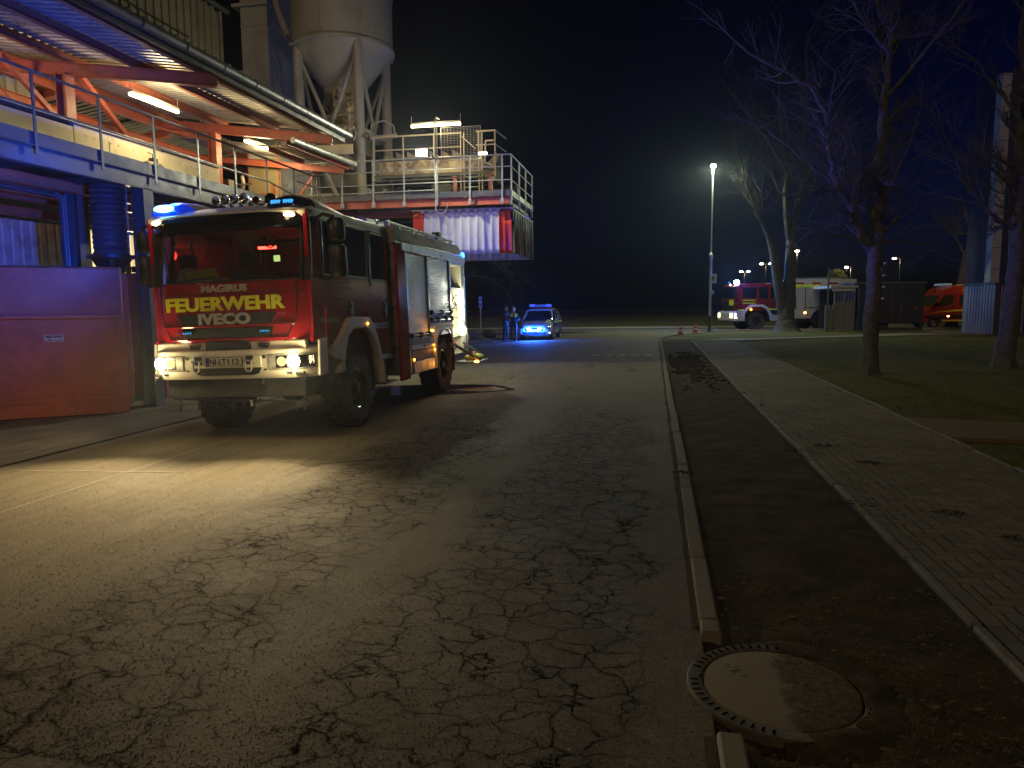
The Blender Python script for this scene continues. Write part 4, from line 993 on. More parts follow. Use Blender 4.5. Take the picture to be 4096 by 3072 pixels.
# roof gear: monitor, ladder rails, box
b = MB(); b.box(.35, .75, 3.1, 3.9, 3.1, 3.28); b.box(-.3, .25, 4.2, 6.6, 3.1, 3.25); part('roof_locker', b, 'alu', bevel=.01)
b = MB(); b.tube([(.86, 3.2, 3.24), (.86, 7.3, 3.24)], .018, 8); b.tube([(1.04, 3.2, 3.22), (1.04, 7.3, 3.22)], .018, 8)
for yy in lin(3.3, 7.2, 14): b.tube([(.86, yy, 3.24), (1.04, yy, 3.22)], .012, 6)
for yy in (3.3, 4.6, 5.9, 7.1): b.box(.84, .88, yy-.03, yy+.03, 3.1, 3.26); b.box(1.02, 1.06, yy-.03, yy+.03, 3.12, 3.25)
part('roof_ladder', b, 'alu', smooth=True)
b = MB(); b.tube([(1.0, 6.2, 3.14), (1.0, 6.2, 3.28)], .03, 8); b.box(.93, 1.09, 6.1, 6.32, 3.24, 3.32); part('roof_lamp', b, 'black', bevel=.01)
SIN = (R(90-0), 0, R(90))
tl = text('FEUERWEHR 112', .155, mat('letter_pale', (.85,.9,.9), .45), P, (1.262, 3.62, 2.893), (R(90), 0, R(90)), width=2.25, ext=.002, bold=.004)
ang = math.atan2(.145, .25)
tl.rotation_euler = (Matrix.Rotation(R(90), 4, 'Z') @ Matrix.Rotation(R(90)-ang, 4, 'X')).to_euler()
tl.location = (1.2645, 3.62, 2.895)
# rear corner beacon
b = MB(); b.ell((1.24, 7.34, 2.90), (.05, .055, .075), 12, 8); part('rear_beacon', b, emat('rear_beacon_on', (.02, .14, 1), 18), smooth=True)
L_ = light('SPOT', 'rear_beacon_glow', (1.36, 7.5, 2.97), (.02, .03, 1), 2600, P, .06, spot=80, blend=.5); aim(L_, (1, .62, .50)); L_ = light('SPOT', 'rear_beacon_glow', (1.36, 7.5, 2.97), (.012, .07, 1), 320, P, .06, spot=120, blend=.6); aim(L_, (-.1, 1, .2))
# --- open, lit equipment bay
bay = thing('equipment_bay', None, None, (0,0,0)); bay.parent = P
b = MB(); b.panel(lambda u, v, d: (.72-d, u, v), 6.27, 7.30, .75, 2.66, th=.02); b.box(.72, 1.2, 6.27, 7.30, .72, .74); b.box(.72, 1.2, 6.27, 7.30, 2.66, 2.68); b.box(.72, 1.2, 7.285, 7.30, .74, 2.66); b.box(.72, 1.2, 2.0*0+6.262, 6.27, .74, 2.66); b.build('bay_lining', mat('bay_cream', (.70,.68,.55), .5), bay)
b = MB()
for z in (1.10, 1.52, 1.74, 2.16): b.box(.72, 1.19, 6.27, 7.29, z, z+.012)
b.build('bay_shelf', M['alu'], bay)
b = MB()
for z0, z1 in ((1.53, 2.14), (1.12, 1.72)): b.box(1.16, 1.20, 7.24, 7.28, z0, z1)
b.build('bay_light_strip', emat('bay_led', (1, .93, .62), 22), bay)
rnd = random.Random(4)
bp = mat('pump_panel', (.34,.36,.13), .5); b = MB(); b.box(1.05, 1.07, 6.30, 7.2, 1.12, 1.72); b.build('control_panel', bp, bay)
b = MB()
for (y, z, r) in ((6.45, 1.25, .05), (6.62, 1.25, .05), (6.8, 1.25, .045), (6.98, 1.25, .045), (6.45, 1.42, .05), (6.65, 1.42, .05), (6.85, 1.42, .04), (6.55, 1.6, .06), (6.85, 1.6, .06)):
    b.lathe([(r, 0), (r*.95, .012), (.001, .014)], 14, 'X', (1.07, y, z))
b.build('gauge', M['whitetx'], bay)
b = MB()
for k in range(16):
    y = rnd.uniform(6.35, 7.15); z = rnd.uniform(1.78, 2.1); b.tube([(1.05+rnd.uniform(-.1, .08), y, z), (1.1, y+rnd.uniform(-.2, .2), z-rnd.uniform(0, .25)), (1.08, y+rnd.uniform(-.2, .2), 1.78)], rnd.uniform(.006, .03), 6)
b.build('hoses', M['dusty'], bay, smooth=True)
b = MB()
for y in (6.4, 6.62, 6.84, 7.05): b.lathe([(.07, 0), (.07, .28), (.03, .33), (.03, .36)], 12, 'Z', (.95, y, 2.18))
b.build('canister', M['steeldk'], bay, smooth=True)
b = MB(); b.lathe([(.07, 0), (.085, .01), (.085, .12), (.07, .13)], 14, 'Y', (1.12, 6.40, .92)); b.lathe([(.07, 0), (.085, .01), (.085, .12), (.07, .13)], 14, 'Y', (1.12, 6.62, .90)); b.build('red_coupling', mat('coupling_red', (.5,.02,.02), .35), bay, smooth=True)
light('POINT', 'bay_glow', (1.34, 6.9, 1.9), (1, .93, .66), 26, P, .12); light('POINT', 'bay_glow', (1.28, 6.8, 1.2), (1, .93, .66), 14, P, .1)
b = MB(); b.tube([(1.2, 7.2, 1.6), (1.27, 7.25, 1.3), (1.28, 7.33, 1.05), (1.27, 7.35, .7)], .012, 6); b.tube([(1.2, 7.1, 1.5), (1.33, 7.1, 1.25), (1.30, 7.38, 1.02)], .02, 6); part('hanging_cable', b, 'steel', smooth=True)
# fold-out step with amber lamp
b = MB(); b.box(1.24, 1.78, 6.36, 7.22, .545, .575); o = part('folding_step', b, 'alu', bevel=.004)
b = MB(); b.tube([(1.22, 6.42, .95), (1.74, 6.42, .60)], .035, 6); b.build('step_strut', M['steeldk'], o); b = MB(); b.tube([(1.22, 7.15, .95), (1.74, 7.15, .60)], .03, 6); b.build('step_strut', M['steeldk'], o)
b = MB(); b.ell((1.72, 6.335, .57), (.05, .02, .025), 10, 6); b.build('step_lamp', emat('amber_step', (1, .32, .02), 45), o)
light('POINT', 'step_glow', (1.72, 6.24, .55), (1, .33, .03), 2.0, P, .03)
# hose bag lying on the step
hb = thing('hose_bag', 'yellow-green hose bag with red couplings on the fold-out step', 'hose bag', (-3.92, 15.3, .56))
b = MB(); secs = [[(.16*cos(t)*k+dx, y, .07*sin(t)*k+.05) for t in lin(0, 2*pi, 12)[:-1]] for (y, k, dx) in ((-.30, .6, 0), (-.25, 1, .02), (0, 1.1, -.02), (.25, 1, .02), (.32, .6, 0))]; b.loft(secs); b.build('bag', mat('bag_lime', (.42,.45,.08), .8, var=.3, vs=12, bump=.006, bs=30), hb, smooth=True)
b = MB(); b.lathe([(.03, 0), (.04, .01), (.04, .09), (.03, .1)], 12, 'Y', (.04, -.22, .14)); b.lathe([(.025, 0), (.035, .01), (.035, .1), (.02, .1)], 12, 'Y', (-.03, .05, .14)); b.build('coupling', mat('coupling_red2', (.5,.05,.04), .4), hb, smooth=True)
# paper sign lying on the dashboard
ds_ = thing('dashboard_sign', 'yellow paper sign lying upside down behind the windscreen of the near fire engine', 'sign', (0,0,0))
M_T = Matrix.Translation((TX, TY, TZ)) @ Matrix.Rotation(-R(TROLL), 4, 'Y')
ds_.matrix_world = M_T @ Matrix.Translation((-.47, .245, 2.25)) @ Matrix.Rotation(R(176), 4, 'Y') @ Matrix.Rotation(R(-20), 4, 'X')
b = MB(); b.box(-.225, .225, 0, .006, -.085, .085); b.build('sheet', mat('sign_yellow', (.88,.86,.06), .6), ds_)
text('GRUPPENFÜHRER', .062, pb, ds_, (0, -.002, .012), FR, align='CENTER', width=.40, ext=.001, bold=.001)
text('TLF 24-26-11', .055, pb, ds_, (0, -.002, -.058), FR, align='CENTER', width=.27, ext=.001)
pp = thing('paper_stack', 'crumpled papers on the dashboard beside the yellow sign', 'papers', (0,0,0)); pp.matrix_world = M_T @ Matrix.Translation((-.80, .3, 2.16))
b = MB(); b.loft([[(-.12, 0, 0), (.14, 0, 0), (.16, .1, .02), (-.1, .12, .01)], [(-.08, .06, .2), (.1, .05, .22), (.1, .09, .22), (-.06, .1, .2)]]); b.build('sheets', mat('paper', (.4,.38,.33), .8), pp)
rg = thing('hivis_scrap', 'crumpled lime gloves lying beside the yellow dashboard sign', 'gloves', (0,0,0)); rg.matrix_world = M_T @ Matrix.Translation((-.17, .22, 2.165))
b = MB(); b.ell((0, 0, .03), (.08, .05, .03), 10, 6); b.tube([(-.05, 0, .05), (-.12, -.02, .02)], .015, 6); b.tube([(.05, 0, .04), (.13, 0, .01)], .012, 6); b.build('glove', mat('lime_glove', (.4,.45,.08), .7), rg, smooth=True)
# ---------------------------------------------------------------- the works on the left
def corr(b, P, L, pitch=.25, d=.04, h=(0, 1), lap=.5):
    # trapezoid sheet: P(u, v, out); u along, v 0..1 across
    n = int(L/pitch); us = []
    for i in range(n): us += [(i*pitch, 0), (i*pitch+pitch*.08, d), (i*pitch+pitch*lap, d), (i*pitch+pitch*(lap+.08), 0)]
    us.append((L, 0))
    for i in range(len(us)-1):
        a, c = us[i], us[i+1]; b.quad(P(a[0], h[0], a[1]), P(c[0], h[0], c[1]), P(c[0], h[1], c[1]), P(a[0], h[1], a[1]))
    return b
def rail(t, x0, y0, x1, y1, z, posts, hs=(0, -.37, -.74), r=.021, foot=.0, name='railing', mat_='steel'):
    b = MB(); d = Vector((x1-x0, y1-y0, 0)); L = d.length
    for h in hs: b.tube([(x0, y0, z+h), (x1, y1, z+h)], r if h == 0 else r*.8, 8)
    for s in posts: p = Vector((x0, y0, 0))+d*s/L; b.box(p.x-.018, p.x+.018, p.y-.018, p.y+.018, z-1.12-foot, z)
    return b.build(name, M[mat_], t, smooth=True)

# --- hall with high cladding
hall = thing('production_hall', 'tall corrugated-clad works hall behind the lean-to roof', 'hall', (-12.5, 0, 0))
o_ = hall.location
def hp(name, b, m, **k): o = b.build(name, M[m] if isinstance(m, str) else m, None, **k); o.parent = hall; o.matrix_parent_inverse = Matrix.Translation(-Vector((-12.5, 0, 0))); return o
b = MB(); corr(b, lambda u, v, d: (-12.5+d, -4+u, 6.9+3.35*v), 23.6, .30, .05); hp('upper_cladding', b, 'corr')
b = MB(); corr(b, lambda u, v, d: (-12.56+d, 2+u, 5.3+1.6*v), 10.9, .25, .04); hp('inner_cladding', b, 'corr')
b = MB(); corr(b, lambda u, v, d: (-12.56+d, 12.9+u, 6.45+.5*v), 3.6, .25, .04); hp('inner_cladding', b, 'corr')
b = MB(); corr(b, lambda u, v, d: (-12.5+.0+d-(0), 19.6, 6.9+3.35*v) if False else (-12.5-u, 19.6+d, 6.9+3.35*v), 8, .30, .05); hp('end_cladding', b, 'corr')
b = MB(); b.tube([(-12.40, -4, 10.33), (-12.40, 19.85, 10.33)], .075, 10); hp('eaves_gutter', b, 'gutter', smooth=True)
b = MB(); b.box(-20.5, -12.5, -4, 19.6, 10.2, 10.26); hp('hall_roof', b, 'tile')
b = MB(); b.box(-12.47, -12.42, 10, 18, 8.98, 9.02); b.bar((-12.40, 11.0, 9.9), (-12.40, 15.3, 8.55), .05, .05); hp('cladding_rail', b, 'steeldk')
b = MB(); b.box(-12.5, -12.44, 19.5, 19.62, 6.9, 10.25); hp('corner_trim', b, 'corr')
b = MB(); corr(b, lambda u, v, d: (-12.6-6*v, 8+u, 6.75-.9*v-d), 13.5, .2, .03); hp('inner_ceiling', b, 'corrroof')
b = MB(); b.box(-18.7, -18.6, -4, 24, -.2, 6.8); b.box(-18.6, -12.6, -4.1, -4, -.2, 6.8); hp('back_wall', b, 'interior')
b = MB()
for z_ in (5.85, 6.35): b.ibeam((-12.35, 8, z_), (-12.35, 20.5, z_), .14, .18)
for y_ in (13.3, 16.9, 20.4): b.ibeam((-12.4, y_, 6.25), (-18, y_, 5.4), .16, .2)
b.bar((-11.6, 11.29, 6.29), (-11.6, 12.5, 5.45), .09, .09); b.bar((-11.6, 10.9, 6.0), (-11.6, 12.0, 5.1), .025, .025); b.bar((-11.4, 12.9, 6.4), (-12.1, 15.0, 5.7), .10, .12); b.bar((-12.3, 15, 5.6), (-12.9, 18.5, 5.4), .1, .1)
hp('wall_beams', b, 'orange')
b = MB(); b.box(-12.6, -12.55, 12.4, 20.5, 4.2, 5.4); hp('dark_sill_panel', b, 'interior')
# --- lower hall behind the container
b = MB(); corr(b, lambda u, v, d: (-13.5+d, 6+u, -.15+3.8*v), 8.65, .235, .035, lap=.62); hp('lower_cladding', b, mat('pale_cladding', (.62,.63,.66), .4, metal=.4, var=.12, vs=2, dirt=(.3,.29,.27), ds=3))
b = MB(); b.box(-15.05, -15.0, 14.9, 22, -.15, 3.85); corr(b, lambda u, v, d: (-15+d, 14.9+u, -.15+4*v), 7.2, .5, .02); hp('pale_inner_wall', b, 'creamp')
b = MB()
for x_, z_ in ((-12.8, 3.72), (-12.2, 3.95), (-11.5, 3.95), (-10.7, 3.98)): b.ibeam((x_, 5, z_), (x_, 17, z_), .15, .18)
hp('deck_joist', b, 'orange')

# --- steel walkway in front of the hall
ww = thing('steel_walkway', 'raised steel walkway along the hall with handrail, on blue-lit posts', 'walkway', (-9.35, 4, 0))
def wp(name, b, m, **k): o = b.build(name, M[m] if isinstance(m, str) else m, None, **k); o.parent = ww; o.matrix_parent_inverse = Matrix.Translation(-Vector((-9.35, 4, 0))); return o
M['coldark'] = mat('column_primer', (.07,.075,.085), .5, var=.15, vs=5)
bluegrey = mat('grey_primer_steel', (.085,.09,.10), .45, var=.15, vs=5, dirt=(.12,.1,.09), ds=5)
b = MB(); b.box(-12.5, -9.36, 4, 20.0, 4.24, 4.285); wp('deck', b, 'steeldk')
b = MB(); b.box(-9.355, -9.34, 4, 19.6, 4.25, 4.44); wp('toe_board', b, bluegrey)
b = MB(); b.ibeam((-9.40, 4, 4.10), (-9.40, 19.6, 4.10), .16, .28, .014); b.box(-9.47, -9.325, 4, 19.6, 3.945, 3.96); wp('edge_beam', b, bluegrey)
for x_, y_ in ((-11.05, 12.19), (-9.46, 12.02), (-9.46, 17.2)):
    b = MB(); b.ibeam((x_, y_, -.13), (x_, y_, 4.22 if x_ < -10 else 3.96), .27, .27, .018); wp('column', b, 'coldark')
for k in range(9): b = MB(); b.bar((-9.5, 5+1.7*k, 4.12), (-12.4, 5+1.7*k, 4.12), .08, .14); wp('cross_member', b, 'steeldk')
b = MB(); b.bar((-9.6, 5, 4.1), (-12.2, 10.2, 4.1), .05, .05); b.bar((-9.6, 10.2, 4.08), (-12.2, 5, 4.08), .05, .05); wp('wind_brace', b, 'steeldk')
b = MB(); 
for k, h in ((0, 5.34), (1, 4.80)): b.tube([(-9.33, 4, h), (-9.33, 16.4, h)], .024 if k == 0 else .019, 8)
b.tube([(-9.33, 16.4, 5.34), (-9.33, 19.1, 5.34), (-9.33, 19.15, 4.4)], .024, 8); b.tube([(-9.33, 17.75, 5.05), (-9.33, 19.1, 5.05)], .018, 8); b.tube([(-9.33, 16.4, 4.80), (-9.33, 18.6, 4.55)], .019, 8)
for k in range(-3, 8):
    y_ = 9.58+1.34*k; b.box(-9.325, -9.318, y_-.03, y_+.03, 4.12, 5.34); b.box(-9.335, -9.315, y_-.02, y_+.02, 4.1, 5.34)
wp('handrail', b, mat('rail_galv', (.15,.155,.16), .42, metal=.55, var=.1), smooth=True)
b = MB()
for dz in (0, -.085): b.tube([(-11.25, 5, 4.03+dz), (-11.25, 11.88, 3.98+dz), (-11.2, 11.95, 3.90+dz), (-11.2, 11.95, .5)], .035, 8)
for dx in (.05, .11): b.tube([(-11.18+dx, 11.94, 3.9), (-11.18+dx, 11.94, 0)], .026, 8)
for y_ in (6.8, 8.1, 9.05, 9.9): b.box(-11.3, -11.2, y_*1.17-.03, y_*1.17+.03, 3.9, 4.08)
wp('conduit', b, bluegrey, smooth=True)

# --- lean-to roof
lr = thing('lean_to_roof', 'long corrugated lean-to roof with zinc gutter over the walkway', 'canopy', (-7.6, 4, 0))
def lp(name, b, m, **k): o = b.build(name, M[m] if isinstance(m, str) else m, None, **k); o.parent = lr; o.matrix_parent_inverse = Matrix.Translation(-Vector((-7.6, 4, 0))); return o
zr = lambda x: 6.02+(-7.6-x)*.135
def roofsheet(name, x0, x1, y0, y1, dz=0, zf=zr, pitch=.18):
    b = MB(); corr(b, lambda u, v, d: ((x0+(x1-x0)*v), y0+u, zf(x0+(x1-x0)*v)+dz+d), y1-y0, pitch, .035); return b
lp('roof_sheet', roofsheet('', -7.62, -12.5, 2, 17.05), 'corrroof')
b = roofsheet('', -7.58, -12.5, 2, 17.05, dz=.03); lp('roof_covering', b, 'tile')
b = MB(); y_ = 2
while y_ < 16.9: b.tube([(-7.58, y_+.05, 6.06), (-7.75, y_+.05, 6.09)], .05, 6); y_ += .36
lp('sheet_ends', b, 'tile')
b = MB(); b.box(-7.66, -7.60, 2, 17.05, 5.80, 6.02); lp('fascia_board', b, 'steeldk')
b = MB(); b.tube([(-7.52, 2, 5.90), (-7.52, 17.15, 5.98)], .085, 12)
y_ = 2.6
while y_ < 17: b.tube([(-7.52, y_, 5.90+(y_-2)*.0053), (-7.52, y_+.03, 5.90+(y_-2)*.0053)], .092, 12); y_ += 1.02
lp('gutter', b, 'gutter', smooth=True)
b = MB()
for x_ in (-8.05, -9.35, -10.75, -12.3): b.ibeam((x_, 2, zr(x_)-.085), (x_, 17.0, zr(x_)-.085), .10, .14)
lp('purlins', b, mat('purlin_brown', (.32,.10,.06), .5, var=.15))
for y_ in (7.1, 11.95, 16.6):
    b = MB(); b.ibeam((-12.4, y_, zr(-12.4)-.27), (-7.72, y_, zr(-7.72)-.27), .14, .22, .012); lp('rafter', b, 'orange')
    b = MB(); b.ibeam((-10.9, y_, 4.28), (-10.9, y_, zr(-10.9)-.36), .22, .22, .016); lp('post', b, 'orange')
l2 = thing('lower_canopy', 'small lower canopy with its own gutter at the far end of the walkway', 'canopy', (-8.2, 17, 0))
def l2p(name, b, m, **k): o = b.build(name, M[m] if isinstance(m, str) else m, None, **k); o.parent = l2; o.matrix_parent_inverse = Matrix.Translation(-Vector((-8.2, 17, 0))); return o
z2r = lambda x: 5.60+(-8.2-x)*.14
l2p('roof_sheet', roofsheet('', -8.22, -12.4, 17.1, 18.75, zf=z2r), 'corrroof')
b = MB(); b.tube([(-8.13, 15.4, 5.52), (-8.13, 18.85, 5.62)], .07, 10)
for y_ in (15.9, 16.6, 17.3, 18.0, 18.6): b.tube([(-8.13, y_, 5.53+(y_-15.4)*.029), (-8.13, y_+.025, 5.53+(y_-15.4)*.029)], .078, 10)
l2p('gutter', b, 'steel', smooth=True)
b = MB(); b.ibeam((-8.3, 15.4, 5.48), (-8.3, 18.8, 5.53), .08, .12); b.ibeam((-9.6, 16.9, 5.72), (-9.6, 18.8, 5.72), .08, .12); l2p('purlins', b, 'orange')
b = MB(); b.ibeam((-12.2, 18.6, 5.9), (-8.35, 18.6, 5.42), .12, .17, .012); l2p('rafter', b, 'orange')
b = MB(); b.ibeam((-10.6, 20.6, 4.25), (-10.6, 20.6, 5.7), .22, .22, .016); b.bar((-10.3, 18.9, 4.3), (-9.3, 18.9, 5.5), .05, .05); l2p('post', b, 'orange')

# --- conveyor trough behind the rail
cv = thing('conveyor_trough', 'cream sheet-metal conveyor trough standing on the walkway', 'conveyor', (-10.7, 9, 4.29))
def cp_(name, b, m, **k): o = b.build(name, M[m] if isinstance(m, str) else m, None, **k); o.parent = cv; o.matrix_parent_inverse = Matrix.Translation(-Vector((-10.7, 9, 4.29))); return o
b = MB(); b.box(-11.15, -10.70, 4, 11.85, 4.62, 5.12); b.box(-11.15, -10.70, 11.87, 14.3, 4.60, 5.20); b.box(-11.15, -10.70, 14.32, 16.45, 4.62, 5.17); cp_('trough', b, 'creamp', bevel=.006)
b = MB(); b.box(-11.2, -10.66, 4, 16.45, 5.20, 5.225); b.box(-10.70, -10.68, 4, 16.45, 4.56, 4.62); b.box(-10.698, -10.69, 12.75, 13.45, 4.70, 4.715); b.box(-10.698, -10.69, 12.74, 12.755, 4.70, 5.05)
for k in range(20): b.lathe([(.012, 0), (.012, .01), (.001, .012)], 6, 'X', (-10.70, 11.95+.21*k, 5.02 if k % 3 else 4.75))
cp_('cover_strip', b, 'steel')
b = MB()
for y_ in (8, 10.5, 13, 15.5): b.box(-11.1, -10.75, y_-.05, y_+.05, 4.28, 4.6)
cp_('support', b, 'steeldk')
b = MB(); b.box(-10.9, -10.2, 11.9, 13.9, 4.30, 4.56); cp_('drive_frame', b, 'steeldk', bevel=.01)
b = MB(); b.box(-10.62, -10.5, 13.95, 14.05, 4.3, 5.05); cp_('mounting_plate', b, 'creamp')
mo = thing('electric_motor', 'dark finned electric motor beside the cream conveyor', 'motor', (-10.3, 13.5, 4.62))
b = MB(); b.lathe([(.001, -.24), (.12, -.24), (.14, -.2), (.14, .16), (.11, .2), (.001, .22)], 20, 'Y')
for k in range(12): a = 2*pi*k/12; b.bar((.15*cos(a), -.18, .15*sin(a)), (.15*cos(a), .15, .15*sin(a)), .012, .012)
b.build('housing', M['dusty'], mo, smooth=True)
b = MB(); b.box(-.06, .06, -.08, .06, .14, .22); b.box(-.15, .15, -.2, .15, -.2, -.13); b.tube([(0, -.02, .22), (.02, -.05, .3), (-.05, -.1, .33)], .012, 6); b.build('terminal_box', M['steeldk'], mo, .006)
m2 = thing('gear_motor', 'dusty gear motor on the deck near the handrail corner', 'motor', (-9.9, 18.2, 4.42))
b = MB(); b.lathe([(.001, -.2), (.1, -.2), (.12, -.16), (.12, .2), (.001, .22)], 16, 'X'); b.ell((.05, 0, 0), (.1, .15, .13), 10, 6); b.box(-.1, .1, -.12, .12, -.15, -.09); b.tube([(0, 0, .1), (0, 0, .22)], .012, 6); b.build('housing', M['dusty'], m2, smooth=True)
cb = thing('tread_plate_cabinet', 'cream cabinet with tread-plate door at the walkway end', 'cabinet', (-10.6, 18.5, 4.29))
b = MB(); b.box(-.75, .25, .3, 2.3, 0, 1.95); b.build('cabinet_body', mat('grey_cream_sheet', (.5,.48,.42), .5, var=.08), cb, .008)
b = MB(); b.box(-.70, .19, .275, .297, .35, 1.6); b.build('door', M['diamond'], cb, .004)
b = MB(); b.box(-.72, -.70, .26, .299, .3, 1.95); b.box(.2, .24, .26, .299, .3, 1.95); b.bar((-.68, .25, .62), (.05, .25, .62), .03, .03); b.box(0.0, .08, .2, .26, .3, .85); b.build('door_bar', M['orange'], cb)
vp = thing('valve_bank', 'valve and hose assembly beside the tread-plate cabinet', 'valve', (-10.9, 17.3, 4.29))
b = MB(); b.box(-.2, .05, -.25, .0, .2, .75); b.tube([(.1, .1, .2), (.2, .2, .7), (.1, .3, .9)], .05, 8); b.tube([(.0, .3, .15), (.3, .35, .3), (.3, .3, .6)], .035, 8); b.box(-.1, .5, .1, .14, .65, .69); b.box(-.1, .5, .1, .14, .25, .29); b.build('valve_body', M['dusty'], vp)

# --- fluorescent tubes
tubem = emat('tube_warm', (1, .80, .40), 26); tubecm = mat('lamp_tray', (.5,.48,.4), .5)
def tube_lamp(name, label, a, b_, up=.06, m=tubem, grp=None, e=0, lp_=None):
    a = Vector(a); b_ = Vector(b_); t = thing(name, label, 'lamp', a, group=grp); d = b_-a
    q = MB(); q.tube([(0,0,0), tuple(d)], .033, 10); q.build('tube', m, t, smooth=True)
    q = MB(); q.bar((0, 0, up), tuple(d+Vector((0,0,up))), .11, .05); q.tube([(0,0,up), (0,0,up+.22)], .006, 4); q.tube([tuple(d+Vector((0,0,up))), tuple(d+Vector((0,0,up+.22)))], .006, 4); q.build('tray', tubecm, t)
    return t
tube_lamp('fluorescent_lamp', 'lit fluorescent tube hung under the lean-to roof, nearest the camera', (-10.2, 12.80, 5.94), (-10.2, 14.24, 5.96), grp='fluorescent tubes of the works')
tube_lamp('fluorescent_lamp', 'lit fluorescent tube above the tread-plate cabinet', (-10.2, 16.85, 5.92), (-10.15, 18.3, 5.92), grp='fluorescent tubes of the works')
tube_lamp('fluorescent_lamp', 'lit fluorescent tube high on a bent pole over the loading platform', (-6.87, 20.0, 6.83), (-5.44, 20.05, 6.85), grp='fluorescent tubes of the works')
for (p, e_) in (((-10.1, 13.5, 5.86), 150), ((-10.1, 17.5, 5.84), 150), ((-6.2, 20.0, 6.76), 110)):
    light('POINT', 'tube_glow', p, (1, .78, .40), e_, None, .25)

# --- extra lamps hidden inside the works give light to walls beyond
light('POINT', 'hall_glow', (-14.2, 17.6, 3.3), (1, .82, .5), 120, None, .2)
light('POINT', 'hall_glow', (-12.1, 8.8, 3.2), (1, .62, .25), 4, None, .1)
light('POINT', 'hall_glow', (-11.9, 10.2, 5.9), (1, .72, .40), 50, None, .2)
# --- bellows chute
bl = thing('bellows_chute', 'dark ribbed fabric loading chute hanging above the orange container', 'chute', (-10.0, 11.78, 2.4))
b = MB(); prof = [(.001, 1.62)]; z = 1.6
rnd = random.Random(8)
while z > .34: r = .30+rnd.uniform(-.008, .012); prof += [(r, z), (r-.02, z-.05), (r, z-.09)]; z -= .095
prof += [(.31, .33), (.001, .33)]; b.lathe(prof, 40); b.build('bellows', M['rope'], bl, smooth=True)
b = MB(); b.lathe([(.30, .34), (.41, .33), (.415, .27), (.34, .26), (.20, .0), (.12, -.02), (.001, -.02)], 36); b.build('outlet_cone', M['black'], bl, smooth=True)
b = MB(); b.tube([(.40, 0, .3), (.40, 0, 1.55)], .006, 4); b.build('lifting_wire', M['steel'], bl); b = MB(); b.tube([(-.38, 0, .3), (-.38, 0, 1.55)], .006, 4); b.build('lifting_wire', M['steel'], bl)

# --- orange container
ct = thing('waste_container', 'big orange steel container with a maker plate, beside the near fire engine', 'container', (-9.22, 11.02, -.128), rot=(0, 0, math.atan2(.607, .795)))
# local: +x along the face to the right (0 = right edge), +y away
def cpart(name, b, m, **k): return b.build(name, M[m] if isinstance(m, str) else m, ct, **k)
b = MB(); b.prism([(0, .10), (0, 1.74), (.02, 1.76), (.14, 2.56), (.20, 2.60), (1.8, 2.60), (1.8, .10)], -4.2, 0); fixn(cpart('shell', b, 'orangecont', bevel=.012))
b = MB(); b.box(-4.2, .02, -.06, .04, 1.70, 1.76); b.box(-.12, .02, -.045, .0, .25, 1.70); b.box(-2.14, -1.95, -.07, .0, .0, 1.70); b.box(-4.2, .03, -.05, .0, .26, .36); b.box(-4.2, .03, -.03, 0, .02, .26); b.box(0, .015, .1, 1.75, .9, 1.0)
for y_ in (.6, 1.3): b.box(0, .06, y_, y_+.1, .1, 2.5)
cpart('ribs', b, 'orangecont', bevel=.008)
b = MB(); b.box(-1.88, -1.76, -.05, .0, 1.52, 1.64); b.lathe([(.03, -.055), (.012, -.055), (.012, 0)], 14, 'Y', (-1.82, 0, 1.58)); cpart('lifting_eye', b, 'orangecont', bevel=.005)
b = MB(); b.box(-.92, -.82, -.045, -.03, .10, .17); cpart('maker_tag', b, 'orange')
o = thing('maker_plate', None, None, (0,0,0)); o.parent = ct
b = MB(); b.box(-1.19, -.91, -.012, -.002, 1.31, 1.43); b.build('plate', mat('plate_cream', (.50,.42,.26), .5), o)
text('BRUNS', .06, M['black'], o, (-1.175, -.014, 1.375), FR, width=.25, bold=.003, italic=.2, ext=.001)
b = MB(); b.box(-1.17, -.93, -.0135, -.0125, 1.325, 1.335); b.ell((-1.11, -.013, 1.35), (.012, .002, .018), 8, 5); b.build('plate_print', M['black'], o)
rt = thing('press_unit', 'rust-red press unit standing just behind the right end of the orange container', 'machine', (-10.05, 12.95, -.128), rz=.1)
b = MB(); b.box(-.75, .15, 0, 1.6, 1.75, 2.58); b.box(-.60, .06, .05, 1.5, .05, 1.74); b.box(-.02, .16, -.03, .1, .0, 1.80); b.box(-.65, .10, .0, .1, 1.72, 1.80); b.box(-.35, .05, .1, .2, 2.58, 2.70); fixn(b.build('housing', M['orangecont'], rt, .012))
b = MB(); b.tube([(.12, -.06, 1.62), (.12, -.10, 1.52), (.17, -.14, 1.48), (.22, -.12, 1.55)], .022, 8); b.box(.08, .18, -.08, 0, 1.42, 1.5); b.build('hook', M['orangecont'], rt, smooth=True)
b = MB(); b.tube([(-.4, .2, 2.62), (-.2, .1, 2.75), (.1, .1, 2.72)], .02, 6); b.box(-.5, -.3, .05, .3, 2.6, 2.72); b.build('hydraulic_line', M['black'], rt)

